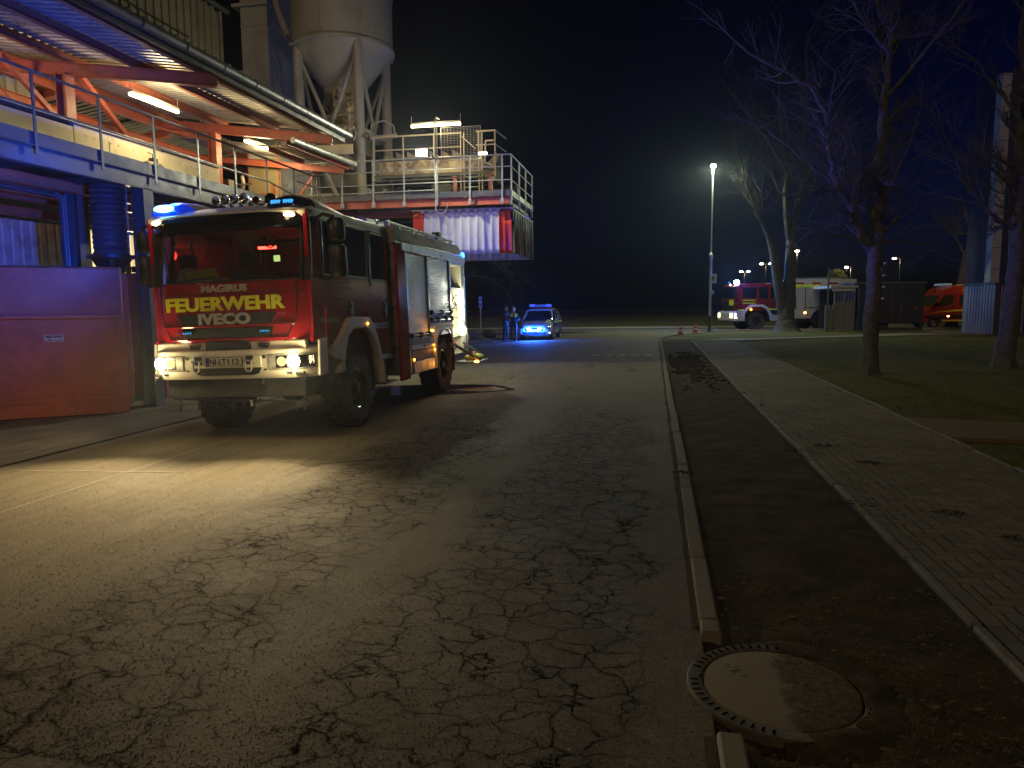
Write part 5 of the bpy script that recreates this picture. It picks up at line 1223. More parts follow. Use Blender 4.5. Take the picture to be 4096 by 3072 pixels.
# --- filter tower
ft = thing('filter_tower', 'tall grey sheet-metal filter housing left of the silo', 'tower', (-12.3, 21.9, 0))
b = MB(); b.box(-.93, 0, 0, 1.9, 4, 13); b.build('housing', M['towerp'], ft, .01)
b = MB(); b.box(-.95, .02, -.02, 1.92, 10.72, 10.76); b.box(0, .02, -.02, .04, 4, 13); b.box(-.4, .03, 1.88, 1.96, 4, 13); b.box(-1.2, .06, -.06, 1.95, 11.35, 11.45); b.build('seam_strip', M['towerp'], ft)
b = MB(); b.tube([(.12, .3, 11.8), (.5, -.15, 11.0), (.95, -.45, 10.15)], .11, 10); b.tube([(.4, -.1, 10.45), (1.0, -.45, 10.25)], .02, 6); b.build('duct', M['towerp'], ft, smooth=True)
# --- silo
sl = thing('silo', 'big pale round silo with cone bottom on four legs', 'silo', (-10.0, 22.5, 0))
b = MB(); b.lathe([(1.60, 9.92), (1.60, 11.48), (1.625, 11.50), (1.625, 11.58), (1.60, 11.6), (1.60, 16)], 64); b.build('shell', M['silo'], sl, smooth=True)
b = MB(); b.lathe([(1.60, 9.92), (1.61, 9.88), (.62, 8.66)], 64); b.build('cone', M['silo'], sl, smooth=True)
b = MB(); b.lathe([(1.66, 9.86), (1.66, 9.93), (1.60, 9.94), (1.60, 9.85)], 64, close=True); b.lathe([(.66, 8.60), (.66, 8.66), (.60, 8.67), (.60, 8.60)], 40, close=True); b.build('flange', M['silo'], sl, smooth=True)
b = MB(); b.lathe([(.63, 8.60), (.62, 8.2), (.46, 7.66), (.40, 7.6), (.001, 7.6)], 40); b.build('outlet', mat('outlet_scuffed', (.5,.46,.36), .5, metal=.3, var=.25, vs=6, dirt=(.1,.08,.06), ds=4, dlo=.5, dhi=.62), sl, smooth=True)
b = MB(); b.box(-.35, -.15, -.72, -.55, 8.05, 8.45); b.tube([(-.25, -.7, 8.2), (-.1, -.75, 8.0), (.1, -.68, 7.8)], .03, 6); b.tube([(-.0, -.65, 8.4), (.15, -.66, 8.1)], .02, 6); b.build('vibrator', M['steeldk'], sl)
b = MB(); b.tube([(.02, -1.603, 9.95), (.02, -1.603, 16)], .02, 4); b.build('weld_seam', M['silo'], sl)
for dx, dy in ((.96, -1.08), (1.08, .96), (-1.08, -.96), (-.96, 1.08)):
    b = MB(); b.tube([(dx, dy, -.1), (dx, dy, 9.98)], .155, 18); b.build('leg', M['silo'], sl, smooth=True)
    b = MB(); b.box(dx-.2, dx+.2, dy-.2, dy+.2, 9.86, 9.9); b.build('leg_cap', M['silo'], sl)
legs = [(.96, -1.08), (1.08, .96), (-.96, 1.08), (-1.08, -.96)]
for k in range(4):
    p, q = legs[k], legs[(k+1) % 4]; m_ = ((p[0]+q[0])/2, (p[1]+q[1])/2)
    for e in (p, q):
        b = MB(); b.tube([(e[0], e[1], 9.6), (m_[0], m_[1], 7.30)], .065, 10); b.build('brace', M['silo'], sl, smooth=True)
    b = MB(); b.bar((p[0], p[1], 7.25), (q[0], q[1], 7.25), .10, .12); b.build('ring_beam', M['silo'], sl)
b = MB(); b.tube([(-.3, -2.0, 6.9), (.65, -2.0, 4.85)], .07, 10); b.tube([(-1.08, -.96, 7.62), (.96, -1.08, 7.72)], .03, 8); b.build('stay', M['silo'], sl, smooth=True)
# --- machinery under the silo
um = thing('dosing_machinery', 'dusty weighing hopper and beams under the silo', 'machine', (-10, 22.3, 0))
b = MB(); b.box(-.9, .8, -.8, .8, 6.6, 7.15); b.box(-1.0, .75, -1.6, .9, 5.95, 6.35); b.prism([(-.7, 6.6), (.7, 6.6), (.25, 5.6), (-.25, 5.6)], -.6, .6); fixn(b.build('hopper', M['dusty'], um, .01))
b = MB(); b.box(-.6, 1.05, -1.75, -1.65, 6.30, 6.58); b.box(.75, 1.1, -1.79, -1.75, 6.28, 6.5); b.box(-.9, .9, -1.2, -1.1, 7.12, 7.25); b.box(-1.5, -.5, -1.6, -1.5, 5.8, 6.2); b.build('yellow_frame', M['creamp'], um, .006)
b = MB(); b.tube([(.9, -1.5, 7.5), (.9, -1.5, 7.0), (1.0, -1.45, 6.75), (1.1, -1.5, 7.0)], .035, 8); b.tube([(1.3, -.9, 6.9), (2.1, -.7, 7.0)], .07, 10); b.tube([(1.3, -.9, 6.9), (1.35, -.9, 7.3), (1.7, -.8, 7.45), (2.0, -.7, 7.3), (2.05, -.7, 7.0)], .022, 6); b.tube([(1.4, -.9, 6.9), (1.35, -.9, 6.0)], .02, 6); b.build('pipework', M['silo'], um, smooth=True)
rnd = random.Random(17)
for k in range(16):
    b = MB(); x = rnd.uniform(-1.2, 1.2); y = rnd.uniform(-1.7, -1.0); z = rnd.uniform(6.9, 7.2); b.box(x, x+rnd.uniform(.04, .16), y, y+.1, z, z+rnd.uniform(.03, .14)); b.build('valve', M['dusty'], um)
b = MB(); b.box(-2.4, 1.0, -1.0, 1.0, 4.3, 5.5); b.box(-.9, 1.0, .0, .8, 5.5, 6.5); b.build('housing', M['steeldk'], um)
pw = thing('pale_ducts', 'pale vertical ducts and sheets behind the cabinet, under the silo', 'duct', (-11.6, 21.2, 4.29))
b = MB()
for x_, r in ((.1, .14), (.42, .10), (.95, .17)): b.tube([(x_, 0, -.2), (x_, 0, 2.6)], r, 14)
b.build('duct', M['creamp'], pw, smooth=True)
b = MB(); b.box(-.6, 2.4, .5, .55, -.2, 3.2); b.box(1.3, 1.75, -.2, -.15, 0, .95); b.build('sheet', M['silo'], pw)
b = MB(); b.bar((.9, -.6, .1), (1.35, -.6, 1.0), .2, .05); b.bar((.2, -.7, 0), (.6, -.7, .9), .04, .04); b.build('chute', M['creamp'], pw)

# --- loading platform
pf = thing('loading_platform', 'raised loading platform with pink-orange beam and railings, in front of the silo', 'platform', (-7.2, 19.75, 0))
def pp_(name, b, m, **k): o = b.build(name, M[m] if isinstance(m, str) else m, None, **k); o.parent = pf; o.matrix_parent_inverse = Matrix.Translation(-Vector((-7.2, 19.75, 0))); return o
b = MB(); b.box(-10.6, -3.96, 19.8, 23.3, 4.735, 4.775); pp_('floor', b, 'steeldk')
b = MB(); b.ibeam((-10.6, 19.80, 4.655), (-3.98, 19.80, 4.655), .14, .22, .014); pp_('front_beam', b, 'orange')
b = MB(); b.ibeam((-4.05, 19.9, 4.64), (-4.05, 23.3, 4.64), .14, .2, .014); b.ibeam((-10.5, 23.2, 4.64), (-4.0, 23.2, 4.64), .14, .2); pp_('side_beam', b, 'steeldk')
b = MB(); b.box(-10.6, -3.93, 19.695, 19.71, 4.775, 4.93); pp_('toe_board', b, bluegrey); b = MB(); b.box(-3.93, -3.915, 19.7, 23.3, 4.775, 4.93); pp_('toe_board', b, bluegrey)
b = MB()
for h, r in ((5.87, .022), (5.55, .015), (5.19, .017)): b.tube([(-10.3, 19.68, h), (-3.92, 19.68, h), (-3.92, 23.2, h)], r, 8)
b.tube([(-10.3, 19.62, 4.95), (-6.1, 19.62, 4.98)], .016, 8)
pp_('railing', b, 'steel', smooth=True)
for x_ in (-9.85, -8.91, -7.95, -7.02, -6.06, -5.09, -4.17): b = MB(); b.box(x_-.022, x_+.022, 19.66, 19.70, 4.60, 5.87); b.box(x_-.045, x_+.045, 19.64, 19.70, 4.56, 4.70); pp_('railing_post', b, 'steel')
for y_ in (19.72, 20.9, 21.95, 23.1): b = MB(); b.box(-3.94, -3.90, y_-.02, y_+.02, 4.55, 5.87); pp_('railing_post', b, 'steel')
for x_ in (-10.2,):
    b = MB(); b.ibeam((x_, 23.1, -.13), (x_, 23.1, 4.6), .2, .2, .015); pp_('support_column', b, 'orange')
# lit slats seen under the floor
b = MB()
for k in range(46):
    x_ = -8.7+k*.085; b.box(x_, x_+.035, 20.6, 21.3, 4.52, 4.545)
b.box(-9.4, -4.5, 20.55, 20.6, 4.46, 4.58); b.box(-9.4, -4.5, 21.3, 21.35, 4.46, 4.58); pp_('grating', b, 'orange')
b = MB(); b.box(-5.66, -5.56, 20.0, 20.1, 4.775, 5.37); b.box(-4.63, -4.53, 20.0, 20.1, 4.775, 5.38); b.box(-5.69, -5.53, 19.97, 20.13, 5.37, 5.40); b.box(-4.66, -4.50, 19.97, 20.13, 5.38, 5.41); pp_('stub_post', b, 'orange')
b = MB(); b.tube([(-6.08, 19.66, 4.4), (-6.08, 19.66, 6.85), (-6.06, 19.75, 6.98), (-6.03, 19.95, 6.98)], .022, 8); b.tube([(-6.02, 19.66, 4.7), (-6.02, 19.66, 6.9)], .014, 6); b.tube([(-6.08, 19.66, 4.4), (-6.0, 19.66, 4.33), (-5.8, 19.66, 4.36), (-5.75, 19.7, 4.6)], .008, 5); pp_('lamp_pole', b, 'steel', smooth=True)
b = MB()
x0, x1, z0, z1_ = -6.0, -4.85, 5.85, 6.75
b.tube([(x0, 20.0, z0), (x0, 20.0, z1_), (x1, 20.0, z1_), (x1, 20.0, z0), (x0, 20.0, z0)], .014, 6)
for k in range(12): x_ = x0+(x1-x0)*k/12; b.tube([(x_, 20.0, z0), (x_, 20.0, z1_)], .0035, 4)
for k in range(20): z_ = z0+(z1_-z0)*k/20; b.tube([(x0, 20.0, z_), (x1, 20.0, z_)], .0035, 4)
pp_('mesh_guard', b, 'steel')
cu = thing('strip_curtain', 'white and red plastic strip curtain hanging under the loading platform', 'strip curtain', (-5.4, 19.95, 4.45))
def cup(name, b, m, **k): o = b.build(name, M[m] if isinstance(m, str) else m, None, **k); o.parent = cu; o.matrix_parent_inverse = Matrix.Translation(-Vector((-5.4, 19.95, 4.45))); return o
xs = [-6.86, -6.55, -6.33, -6.10, -5.88, -5.66, -5.45, -5.21, -4.99, -4.77, -4.56, -4.33]
rnd = random.Random(9)
def strip(x0, x1, y, zt_, zb, m, name='strip', ph=0):
    b = MB(); n = 6; t0 = rnd.uniform(-.02, .05)
    for i in range(9):
        z = zt_+(zb-zt_)*i/8
        for j in range(n+1):
            s_ = j/n; b.v.append((x0+(x1-x0)*s_, y+.06*sin(pi*s_*.9+ph)*(.4+.6*i/8)+(t0+.05*s_)*i/8+.008*mnoise.noise((x0+s_, z*3, 2)), z))
    for i in range(8):
        for j in range(n): a = i*(n+1)+j; b.f.append((a, a+1, a+n+2, a+n+1))
    o = cup(name, b, m, smooth=True); q = o.modifiers.new('t', 'SOLIDIFY'); q.thickness = .003
for i in range(len(xs)-1): strip(xs[i], xs[i+1]+.015, 19.93+.012*(i % 2), 4.44, 3.21+rnd.uniform(-.008, .008), 'pvcr' if i == 0 else 'pvcw')
strip(-4.33, -4.16, 19.94, 4.44, 3.21, 'pvcr'); strip(-4.17, -3.96, 19.92, 4.12, 3.21, 'pvcr')
strip(-4.17, -4.0, 19.96, 4.46, 4.0, 'pvcr')
b = MB(); b.box(-6.9, -3.9, 19.90, 19.93, 4.44, 4.48)
for x_ in xs[1:]: b.box(x_-.05, x_+.05, 19.88, 19.90, 4.38, 4.47)
b.box(-3.93, -3.90, 19.95, 23.2, 4.40, 4.44); b.box(-6.9, -3.9, 23.18, 23.2, 4.3, 4.34); cup('hanging_rail', b, 'steel')
gp = mat('pvc_grey_dirty', (.25,.24,.2), .35, var=.25, vs=5, dirt=(.1,.09,.07), ds=8)
for k in range(16):
    b = MB(); y0 = 19.98+k*.2; ph = rnd.uniform(0, 6)
    for i in range(7):
        z = 4.40+(3.22-4.40)*i/6
        for j in range(5): s_ = j/4; b.v.append((-3.925+.05*sin(s_*pi*1.2+ph)*i/6+(.02 if k % 2 else 0), y0+.215*s_, z))
    for i in range(6):
        for j in range(4): a = i*5+j; b.f.append((a, a+1, a+6, a+5))
    o = cup('side_strip', b, gp, smooth=True)
x_ = -10.0
while x_ < -4.0:
    strip(x_, x_+.24, 23.15, 4.3, 3.22, 'pvcw', 'rear_strip', rnd.uniform(0, 1)); x_ += .235
# upper walkway and belt conveyor above the platform
up = thing('upper_belt_conveyor', 'cream belt conveyor with its own pale railing above the platform', 'conveyor', (-7, 21.3, 5.7))
def upp(name, b, m, **k): o = b.build(name, M[m] if isinstance(m, str) else m, None, **k); o.parent = up; o.matrix_parent_inverse = Matrix.Translation(-Vector((-7, 21.3, 5.7))); return o
b = MB(); b.box(-8.5, -5.2, 21.6, 22.2, 5.78, 6.22); upp('trough', b, mat('trough_rusty', (.55,.48,.33), .6, var=.15, vs=3, dirt=(.16,.11,.07), ds=3.2, dlo=.45, dhi=.6), bevel=.01)
b = MB(); b.box(-8.6, -5.1, 21.28, 21.32, 5.66, 5.76); b.box(-8.6, -5.1, 21.3, 22.3, 5.55, 5.6); b.box(-8.6, -5.1, 21.26, 21.28, 5.56, 5.60); upp('edge_channel', b, bluegrey)
b = MB()
for k in range(7):
    x_ = -8.3+k*.36; b.prism([(x_, 6.25), (x_+.3, 6.25), (x_+.3, 6.34), (x_, 6.50)], 21.6, 21.95, 'XZ')
upp('belt_guard', b, 'dusty')
b = MB(); b.tube([(-5.25, 21.5, 5.95), (-5.25, 22.3, 5.95)], .2, 16); b.box(-5.2, -4.75, 21.5, 22.2, 5.5, 5.9); b.prism([(-5.1, 5.9), (-4.7, 6.3), (-4.6, 6.2), (-4.8, 5.8)], 21.4, 22.0, 'XZ'); upp('head_drum', b, 'dusty', bevel=.01)
b = MB()
for h, r in ((6.90, .026), (6.50, .02)):
    b.tube([(-8.55, 21.3, h), (-5.75, 21.3, h)], r, 8); b.tube([(-5.3, 21.3, h+.02), (-4.72, 21.3, h+.02), (-4.62, 22.4, h+.02)], r, 8)
for x_ in (-8.55, -7.6, -6.62, -5.78, -5.68, -5.22, -5.12, -4.72): b.tube([(x_, 21.3, 5.0 if -5.8 < x_ < -5.1 else 5.6), (x_, 21.3, 6.9)], .022, 6)
for z_ in (5.0, 5.3, 5.6, 5.85, 6.1): b.tube([(-5.68, 21.28, z_), (-5.22, 21.28, z_)], .014, 6)
b.tube([(-5.75, 21.3, 6.8), (-5.3, 21.2, 6.4)], .016, 6); b.tube([(-5.0, 21.25, 6.62), (-4.75, 21.25, 6.62)], .03, 8); b.tube([(-5.0, 21.25, 6.62), (-5.02, 21.25, 6.0), (-4.8, 21.25, 5.9)], .025, 8)
upp('railing', b, mat('cream_rail', (.5,.46,.34), .5, var=.1), smooth=True)
b = MB(); b.box(-8.2, -7.9, 20.3, 20.6, 4.775, 5.3); b.box(-6.5, -5.9, 20.6, 21.2, 4.775, 5.3); b.tube([(-7.2, 20.6, 4.8), (-7.2, 20.6, 5.2)], .06, 8); b.tube([(-7.6, 20.6, 4.8), (-7.75, 20.6, 5.45)], .02, 6); b.tube([(-5.1, 20.8, 4.95), (-4.7, 20.8, 4.95)], .14, 12); b.box(-8.6, -4.3, 22.6, 22.7, 4.775, 5.5); upp('drive_unit', b, 'steeldk', bevel=.01)
# floodlight on the pole
fl = thing('floodlight', 'white floodlight clamped to the bent pole at the platform railing', 'lamp', (-6.22, 18.95, 5.86))
b = MB(); b.prism([(-.08, .09), (.09, .07), (.09, -.05), (-.04, -.09)], -.17, .17); fixn(b.build('case', M['black'], fl, .01))
b = MB(); b.quad((-.15, -.088, .075), (.15, -.088, .075), (.15, -.05, -.088), (-.15, -.05, -.088)); b.ell((0, -.085, -.01), (.15, .03, .075), 12, 8); b.build('lens', emat('flood_on', (.95, 1, .70), 90), fl)
b = MB(); b.tube([(.12, .02, 0), (.2, .35, -.05), (.16, .70, -.05)], .02, 6); b.build('bracket', M['steel'], fl)
L_ = light('SPOT', 'flood_beam', (-6.22, 18.80, 5.86), (1, .97, .70), 700, None, .09, spot=165, blend=.5); aim(L_, (.45, -.62, -.62))
light('POINT', 'flood_spill', (-6.22, 18.78, 5.84), (.95, 1, .72), 130, None, .1)
sm_ = thing('bulkhead_lamp', 'small lit bulkhead lamp at the right end of the platform', 'lamp', (-4.78, 19.95, 5.98))
b = MB(); b.tube([(-.11, 0, 0), (.11, 0, 0)], .032, 8); b.build('tube', emat('bulkhead_on', (1, .86, .5), 30), sm_, smooth=True)
b = MB(); b.box(-.13, .13, .02, .06, -.04, .06); b.build('base', M['steel'], sm_)
light('POINT', 'bulkhead_glow', (-4.78, 19.85, 5.95), (1, .85, .5), 6, None, .05)
# ---------------------------------------------------------------- trees (bare winter trees): trunk + branches
def limb(b, pts, r0, r1, n=8, jit=.0, rnd=random):
    P_ = [Vector(p) for p in pts]; out = []
    for i in range(len(P_)-1):
        for k in range(3): out.append(P_[i].lerp(P_[i+1], k/3)+Vector([rnd.uniform(-1, 1)*jit for _ in range(3)])*(1 if (i or k) else 0))
    out.append(P_[-1]); m = len(out)
    b.tube(out, [r0+(r1-r0)*(i/(m-1))**.8 for i in range(m)], n); return out
def grow(b, p, d, L, r, depth, rnd, droop=.0, n=5):
    if depth < 0 or r < .0018: return
    pts = [Vector(p)]; dv = Vector(d).normalized(); k = 4 if depth > 0 else 3
    for i in range(k):
        dv = (dv+Vector([rnd.uniform(-.24, .24) for _ in range(3)])+Vector((0, 0, .06-droop))).normalized(); pts.append(pts[-1]+dv*L/k)
    b.tube(pts, [r*(1-.5*i/k) for i in range(k+1)], n if r > .02 else (4 if r > .006 else 3), cap=False)
    for q in range(1, k+1):
        nn = rnd.choice((1, 2)) if depth > 1 else rnd.choice((1, 1, 2))
        for _ in range(nn):
            dd = (dv+Vector([rnd.uniform(-.95, .95) for _ in range(3)])+Vector((0, 0, .12-droop))).normalized()
            grow(b, pts[q], dd, L*rnd.uniform(.5, .78), r*(1-.5*q/k)*rnd.uniform(.45, .65), depth-1, rnd, droop, n)
def bare_tree(name, label, base, trunk, limbs, seed, depth=3, twig_r=1, tw_L=1.3, droop=0, grp='bare trees on the grass', density=1, dim=False):
    rnd = random.Random(seed); t = thing(name, label, 'tree', base, group=grp); B = Vector(base)
    def add(n, b, m): o = b.build(n, m, t, smooth=True); return o
    b = MB()
    for (pts, r0, r1) in trunk: limb(b, [Vector(p)-B for p in pts], r0, r1, 14, .018, rnd)
    # flared root collar
    p0 = Vector(trunk[0][0][0])-B; R0 = trunk[0][1]; ring = []
    for z_, k in ((-.1, 1.7), (.0, 1.5), (.06, 1.36), (.14, 1.22), (.26, 1.11), (.42, 1.03), (.6, .96), (.8, .80)):
        ring.append([(p0.x+R0*k*(1+.16*sin(5*a+seed)*max(0, k-1)*2)*cos(a), p0.y+R0*k*(1+.16*sin(5*a+seed)*max(0, k-1)*2)*sin(a), z_) for a in lin(0, 2*pi, 16)[:-1]])
    b.loft(ring); add('trunk', b, M['bark'])
    b = MB()
    for (pts, r0, r1) in limbs:
        out = limb(b, [Vector(p)-B for p in pts], r0, r1, 8, .035, rnd)
        for i in range(2, len(out)):
            if rnd.random() > .8*density: continue
            rr = r0+(r1-r0)*i/len(out); d = (out[i]-out[i-1]).normalized()
            grow(b, out[i], d+Vector([rnd.uniform(-1.1, 1.1) for _ in range(3)]), tw_L*rnd.uniform(.6, 1.2), max(.006, rr*.42)*twig_r, depth-(1 if rr < .02 else 0), rnd, droop)
        grow(b, out[-1], out[-1]-out[-2], tw_L, r1*.8, depth, rnd, droop)
    add('branches', b, M['dimbark'] if dim else M['bark'])
    return t
t2 = [([(5.16,18.55,-.05),(5.15,18.55,.59),(5.14,18.55,1.25),(5.15,18.55,1.9),(5.15,18.55,2.54),(5.15,18.54,3.05)], .185, .155)]
bare_tree('bare_tree', 'forked bare tree on the lawn with a blue-lit left stem', (5.16, 18.55, 0), t2, [
 ([(5.16,18.55,2.95),(4.92,18.5,3.18),(4.73,18.46,3.52),(4.5,18.42,4.07),(4.14,18.3,4.57),(3.99,18.2,5.11),(3.92,18.1,5.77),(3.74,18.0,6.3),(3.39,17.9,6.71),(2.8,17.8,7.04),(2.21,17.7,7.32),(1.71,17.5,7.65)], .115, .02),
 ([(5.16,18.55,2.95),(5.2,18.56,3.56),(5.14,18.56,4.35),(5.14,18.6,5.02),(5.21,18.65,5.84),(5.25,18.7,6.66),(5.31,18.7,7.46),(5.31,18.7,7.86),(5.12,18.7,8.34),(4.86,18.7,8.9)], .15, .04),
 ([(5.31,18.65,7.4),(4.99,18.52,7.79),(4.73,18.46,8.03),(4.51,18.42,8.42),(4.33,18.38,9.0)], .06, .02),
 ([(5.12,18.54,3.0),(4.7,18.4,3.22),(4.15,18.2,3.35),(3.68,18.05,3.46),(3.34,17.95,3.53),(3.08,17.9,3.74)], .045, .012),
 ([(5.14,18.55,4.33),(4.81,18.6,4.52),(4.55,18.7,4.73),(4.33,18.8,5.02),(4.16,18.9,5.29)], .05, .018),
 ([(5.16,18.55,3.85),(4.84,18.7,4.02),(4.53,18.8,4.27),(4.05,18.9,4.78),(3.44,19.0,5.28),(3.27,19.0,5.49),(2.92,19.1,5.86),(2.58,19.2,6.11)], .06, .012),
 ([(5.2,18.56,3.02),(5.43,18.6,3.15),(5.89,18.7,3.21),(6.23,18.76,3.1),(6.49,18.82,3.06),(6.62,18.84,2.91)], .035, .008),
 ([(5.2,18.56,4.35),(5.35,18.59,4.6),(5.39,18.6,5.06),(5.68,18.65,5.55),(5.91,18.7,5.88)], .045, .012),
 ([(5.2,18.6,3.9),(5.6,19.2,4.5),(6.1,19.8,5.4),(6.5,20.2,6.5)], .05, .012),
 ([(3.92,18.1,5.7),(3.4,18.1,5.95),(2.7,18.0,6.1),(1.9,17.9,6.05)], .03, .006),
 ([(5.25,18.7,6.5),(5.8,18.4,7.2),(6.4,18.2,8.0),(6.9,18.0,9.0)], .06, .02)], 5, depth=3, tw_L=1.0, density=1.0)
t3 = [([(9.03,20.75,-.05),(9.06,20.76,.71),(9.13,20.77,1.42),(9.15,20.77,2.12),(9.17,20.78,2.81),(9.14,20.78,3.6)], .23, .19)]
bare_tree('bare_tree', 'leaning bare tree in front of the panel-clad tower at the right edge', (9.03, 20.75, 0), t3, [
 ([(9.14,20.78,3.5),(9.16,20.78,3.91),(9.14,20.77,4.81),(9.03,20.75,5.71),(9.05,20.75,6.81),(8.92,20.73,7.91),(8.93,20.73,8.9)], .16, .06),
 ([(9.1,20.75,3.6),(8.72,20.6,3.77),(8.34,20.5,4.0),(7.99,20.4,4.41),(7.6,20.3,4.82),(7.34,20.2,5.45),(7.14,20.1,5.77)], .065, .02),
 ([(9.05,20.7,6.2),(8.5,20.5,6.9),(7.8,20.3,7.6),(7.0,20.1,8.2)], .06, .015), ([(9.12,20.77,4.8),(8.6,21.2,5.4),(8.0,21.6,6.2)], .05, .012)], 9, depth=3, tw_L=1.1)
t1 = [([(7.95,45.95,-.1),(7.91,45.94,.93),(7.96,45.95,2.0)], .62, .40), ([(8.05,45.95,1.4),(8.02,45.95,3.8),(8.0,45.95,5.68)], .44, .23), ([(7.85,45.93,.7),(7.42,45.84,2.85),(7.15,45.79,4.04),(6.93,45.75,4.98),(6.72,45.7,5.69)], .38, .15)]
bare_tree('bare_tree', 'thick old multi-stemmed tree standing in front of the far fire engine', (7.95, 45.95, 0), t1, [
 ([(6.74,45.7,5.6),(6.4,45.7,6.4),(5.9,45.49,7.4),(5.4,45.36,8.6),(5.0,45.27,9.8)], .16, .05),
 ([(7.95,45.92,5.6),(7.65,45.89,7.96),(7.7,45.9,9.54),(7.44,45.85,11.11),(7.05,45.77,13.4)], .24, .08),
 ([(8.05,45.99,5.6),(8.4,46.04,7.95),(8.76,46.11,9.53),(8.6,46.08,11.1),(8.69,46.1,14.21),(8.51,46.06,16.5)], .22, .07),
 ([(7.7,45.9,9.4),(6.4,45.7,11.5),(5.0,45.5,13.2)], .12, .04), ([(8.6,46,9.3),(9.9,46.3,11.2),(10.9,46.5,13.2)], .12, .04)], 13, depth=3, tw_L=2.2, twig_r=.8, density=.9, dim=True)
bare_tree('bare_tree', 'pale bare trunk rising behind the orange van', (21.0, 55.6, 0), [([(20.7,55.6,0),(21.0,55.6,2),(21.3,55.6,3.9),(21.4,55.6,4.95)], .34, .26)], [([(21.4,55.6,4.9),(21.5,55.6,5.87),(21.6,55.6,7.5),(21.5,55.6,10)], .24, .08), ([(21.3,55.6,5.0),(20.6,55.4,6.2),(19.7,55.2,7.0)], .1, .03), ([(21.5,55.6,6.5),(22.6,55.8,8.2),(23.4,56,9.5)], .12, .03)], 17, depth=3, tw_L=2.0, density=.8)
bare_tree('bare_tree', 'dim bare tree beyond the loading bay, its twigs hanging above the road', (-12.6, 43.4, 0), [([(-12.6,43.4,-.1),(-12.6,43.4,2.4),(-12.4,43.4,3.4)], .26, .2)], [([(-12.4,43.4,3.2),(-11.4,42.8,4.4),(-10.2,42.9,4.6),(-9.2,43.0,4.2),(-8.6,43.1,3.7)], .11, .02), ([(-12.4,43.4,3.2),(-11.3,43,3.6),(-9.9,42.9,3.4),(-9.3,43,2.9)], .07, .02), ([(-12.4,43.4,3.3),(-12.5,43.6,5.5),(-12,43.8,7.5)], .13, .04)], 23, depth=3, tw_L=1.7, droop=.12, density=1)
# ---------------------------------------------------------------- garland hanging in the forked tree
gl = thing('hanging_garland', 'string of small pale ornaments hanging from the forked tree', 'garland', (5.97, 20.57, 1.9))
b = MB(); b.tube([(0, 0, -.05), (.02, 0, .4), (.02, 0, 1.6), (-.05, -.1, 2.0)], .006, 5); b.build('string', M['rope'], gl)
b = MB()
for z_ in (-.05, .26, .56, .88): b.ell((.01*sin(z_*9), 0, z_), (.045, .045, .03), 8, 6)
b.build('ornament', mat('ornament', (.5,.33,.22), .6), gl, smooth=True)

# ---------------------------------------------------------------- street lamp
sl_ = thing('street_lamp', 'tall lit street lamp with signs on its pole at the junction', 'street lamp', (3.42, 46.2, 0))
galv = mat('pole_galv', (.5,.5,.48), .45, metal=.3, var=.12, vs=3)
b = MB(); b.tube([(0, 0, -.1), (0, 0, 1.0)], .085, 14); b.build('pole_foot', M['steeldk'], sl_, smooth=True)
b = MB(); b.tube([(0, 0, 1.0), (0, 0, 4.5)], .08, 14); b.tube([(0, 0, 4.5), (0, 0, 10.05)], .05, 12); b.ell((0, 0, 4.7), (.12, .12, .2), 12, 8); b.build('pole', galv, sl_, smooth=True)
b = MB(); b.box(-.16, .16, -.35, .35, 10.18, 10.26); b.box(-.04, .04, -.2, .2, 10.05, 10.18); b.build('lamp_head', M['steeldk'], sl_, .02)
b = MB(); b.ell((0, -.08, 10.12), (.16, .24, .09), 14, 8); b.build('lamp_glass', emat('street_lamp_on', (.88, 1, .66), 90), sl_, smooth=True)
L_ = light('SPOT', 'street_beam', (0, -.12, 9.98), (.86, 1, .66), 3000, sl_, .12, spot=166, blend=.25); L_.rotation_euler = (R(-8), 0, 0)
light('POINT', 'street_glow', (0, -.3, 9.9), (.86, 1, .66), 160, sl_, .12)
o = thing('pole_sign', None, None, (0, -.1, 3.3)); o.parent = sl_
b = MB(); b.box(-.06, .36, -.012, 0, -.28, .28); b.build('sign_face', mat('sign_blue_white', (.42,.46,.5), .4), o, .006)
b = MB(); b.ell((.15, -.018, .05), (.07, .004, .1), 10, 6); b.box(.09, .21, -.017, -.013, -.14, -.02); b.build('pictogram', mat('sign_dark', (.03,.05,.12), .5), o)
o = thing('small_pole_sign', None, None, (.12, -.1, 2.45)); o.parent = sl_
b = MB(); b.box(-.08, .1, -.012, 0, -.12, .12); b.build('sign_face', bpy.data.materials['sign_blue_white'], o, .004)
b = MB(); b.ell((.01, -.015, 0), (.035, .003, .04), 8, 6); b.build('pictogram', bpy.data.materials['sign_dark'], o)
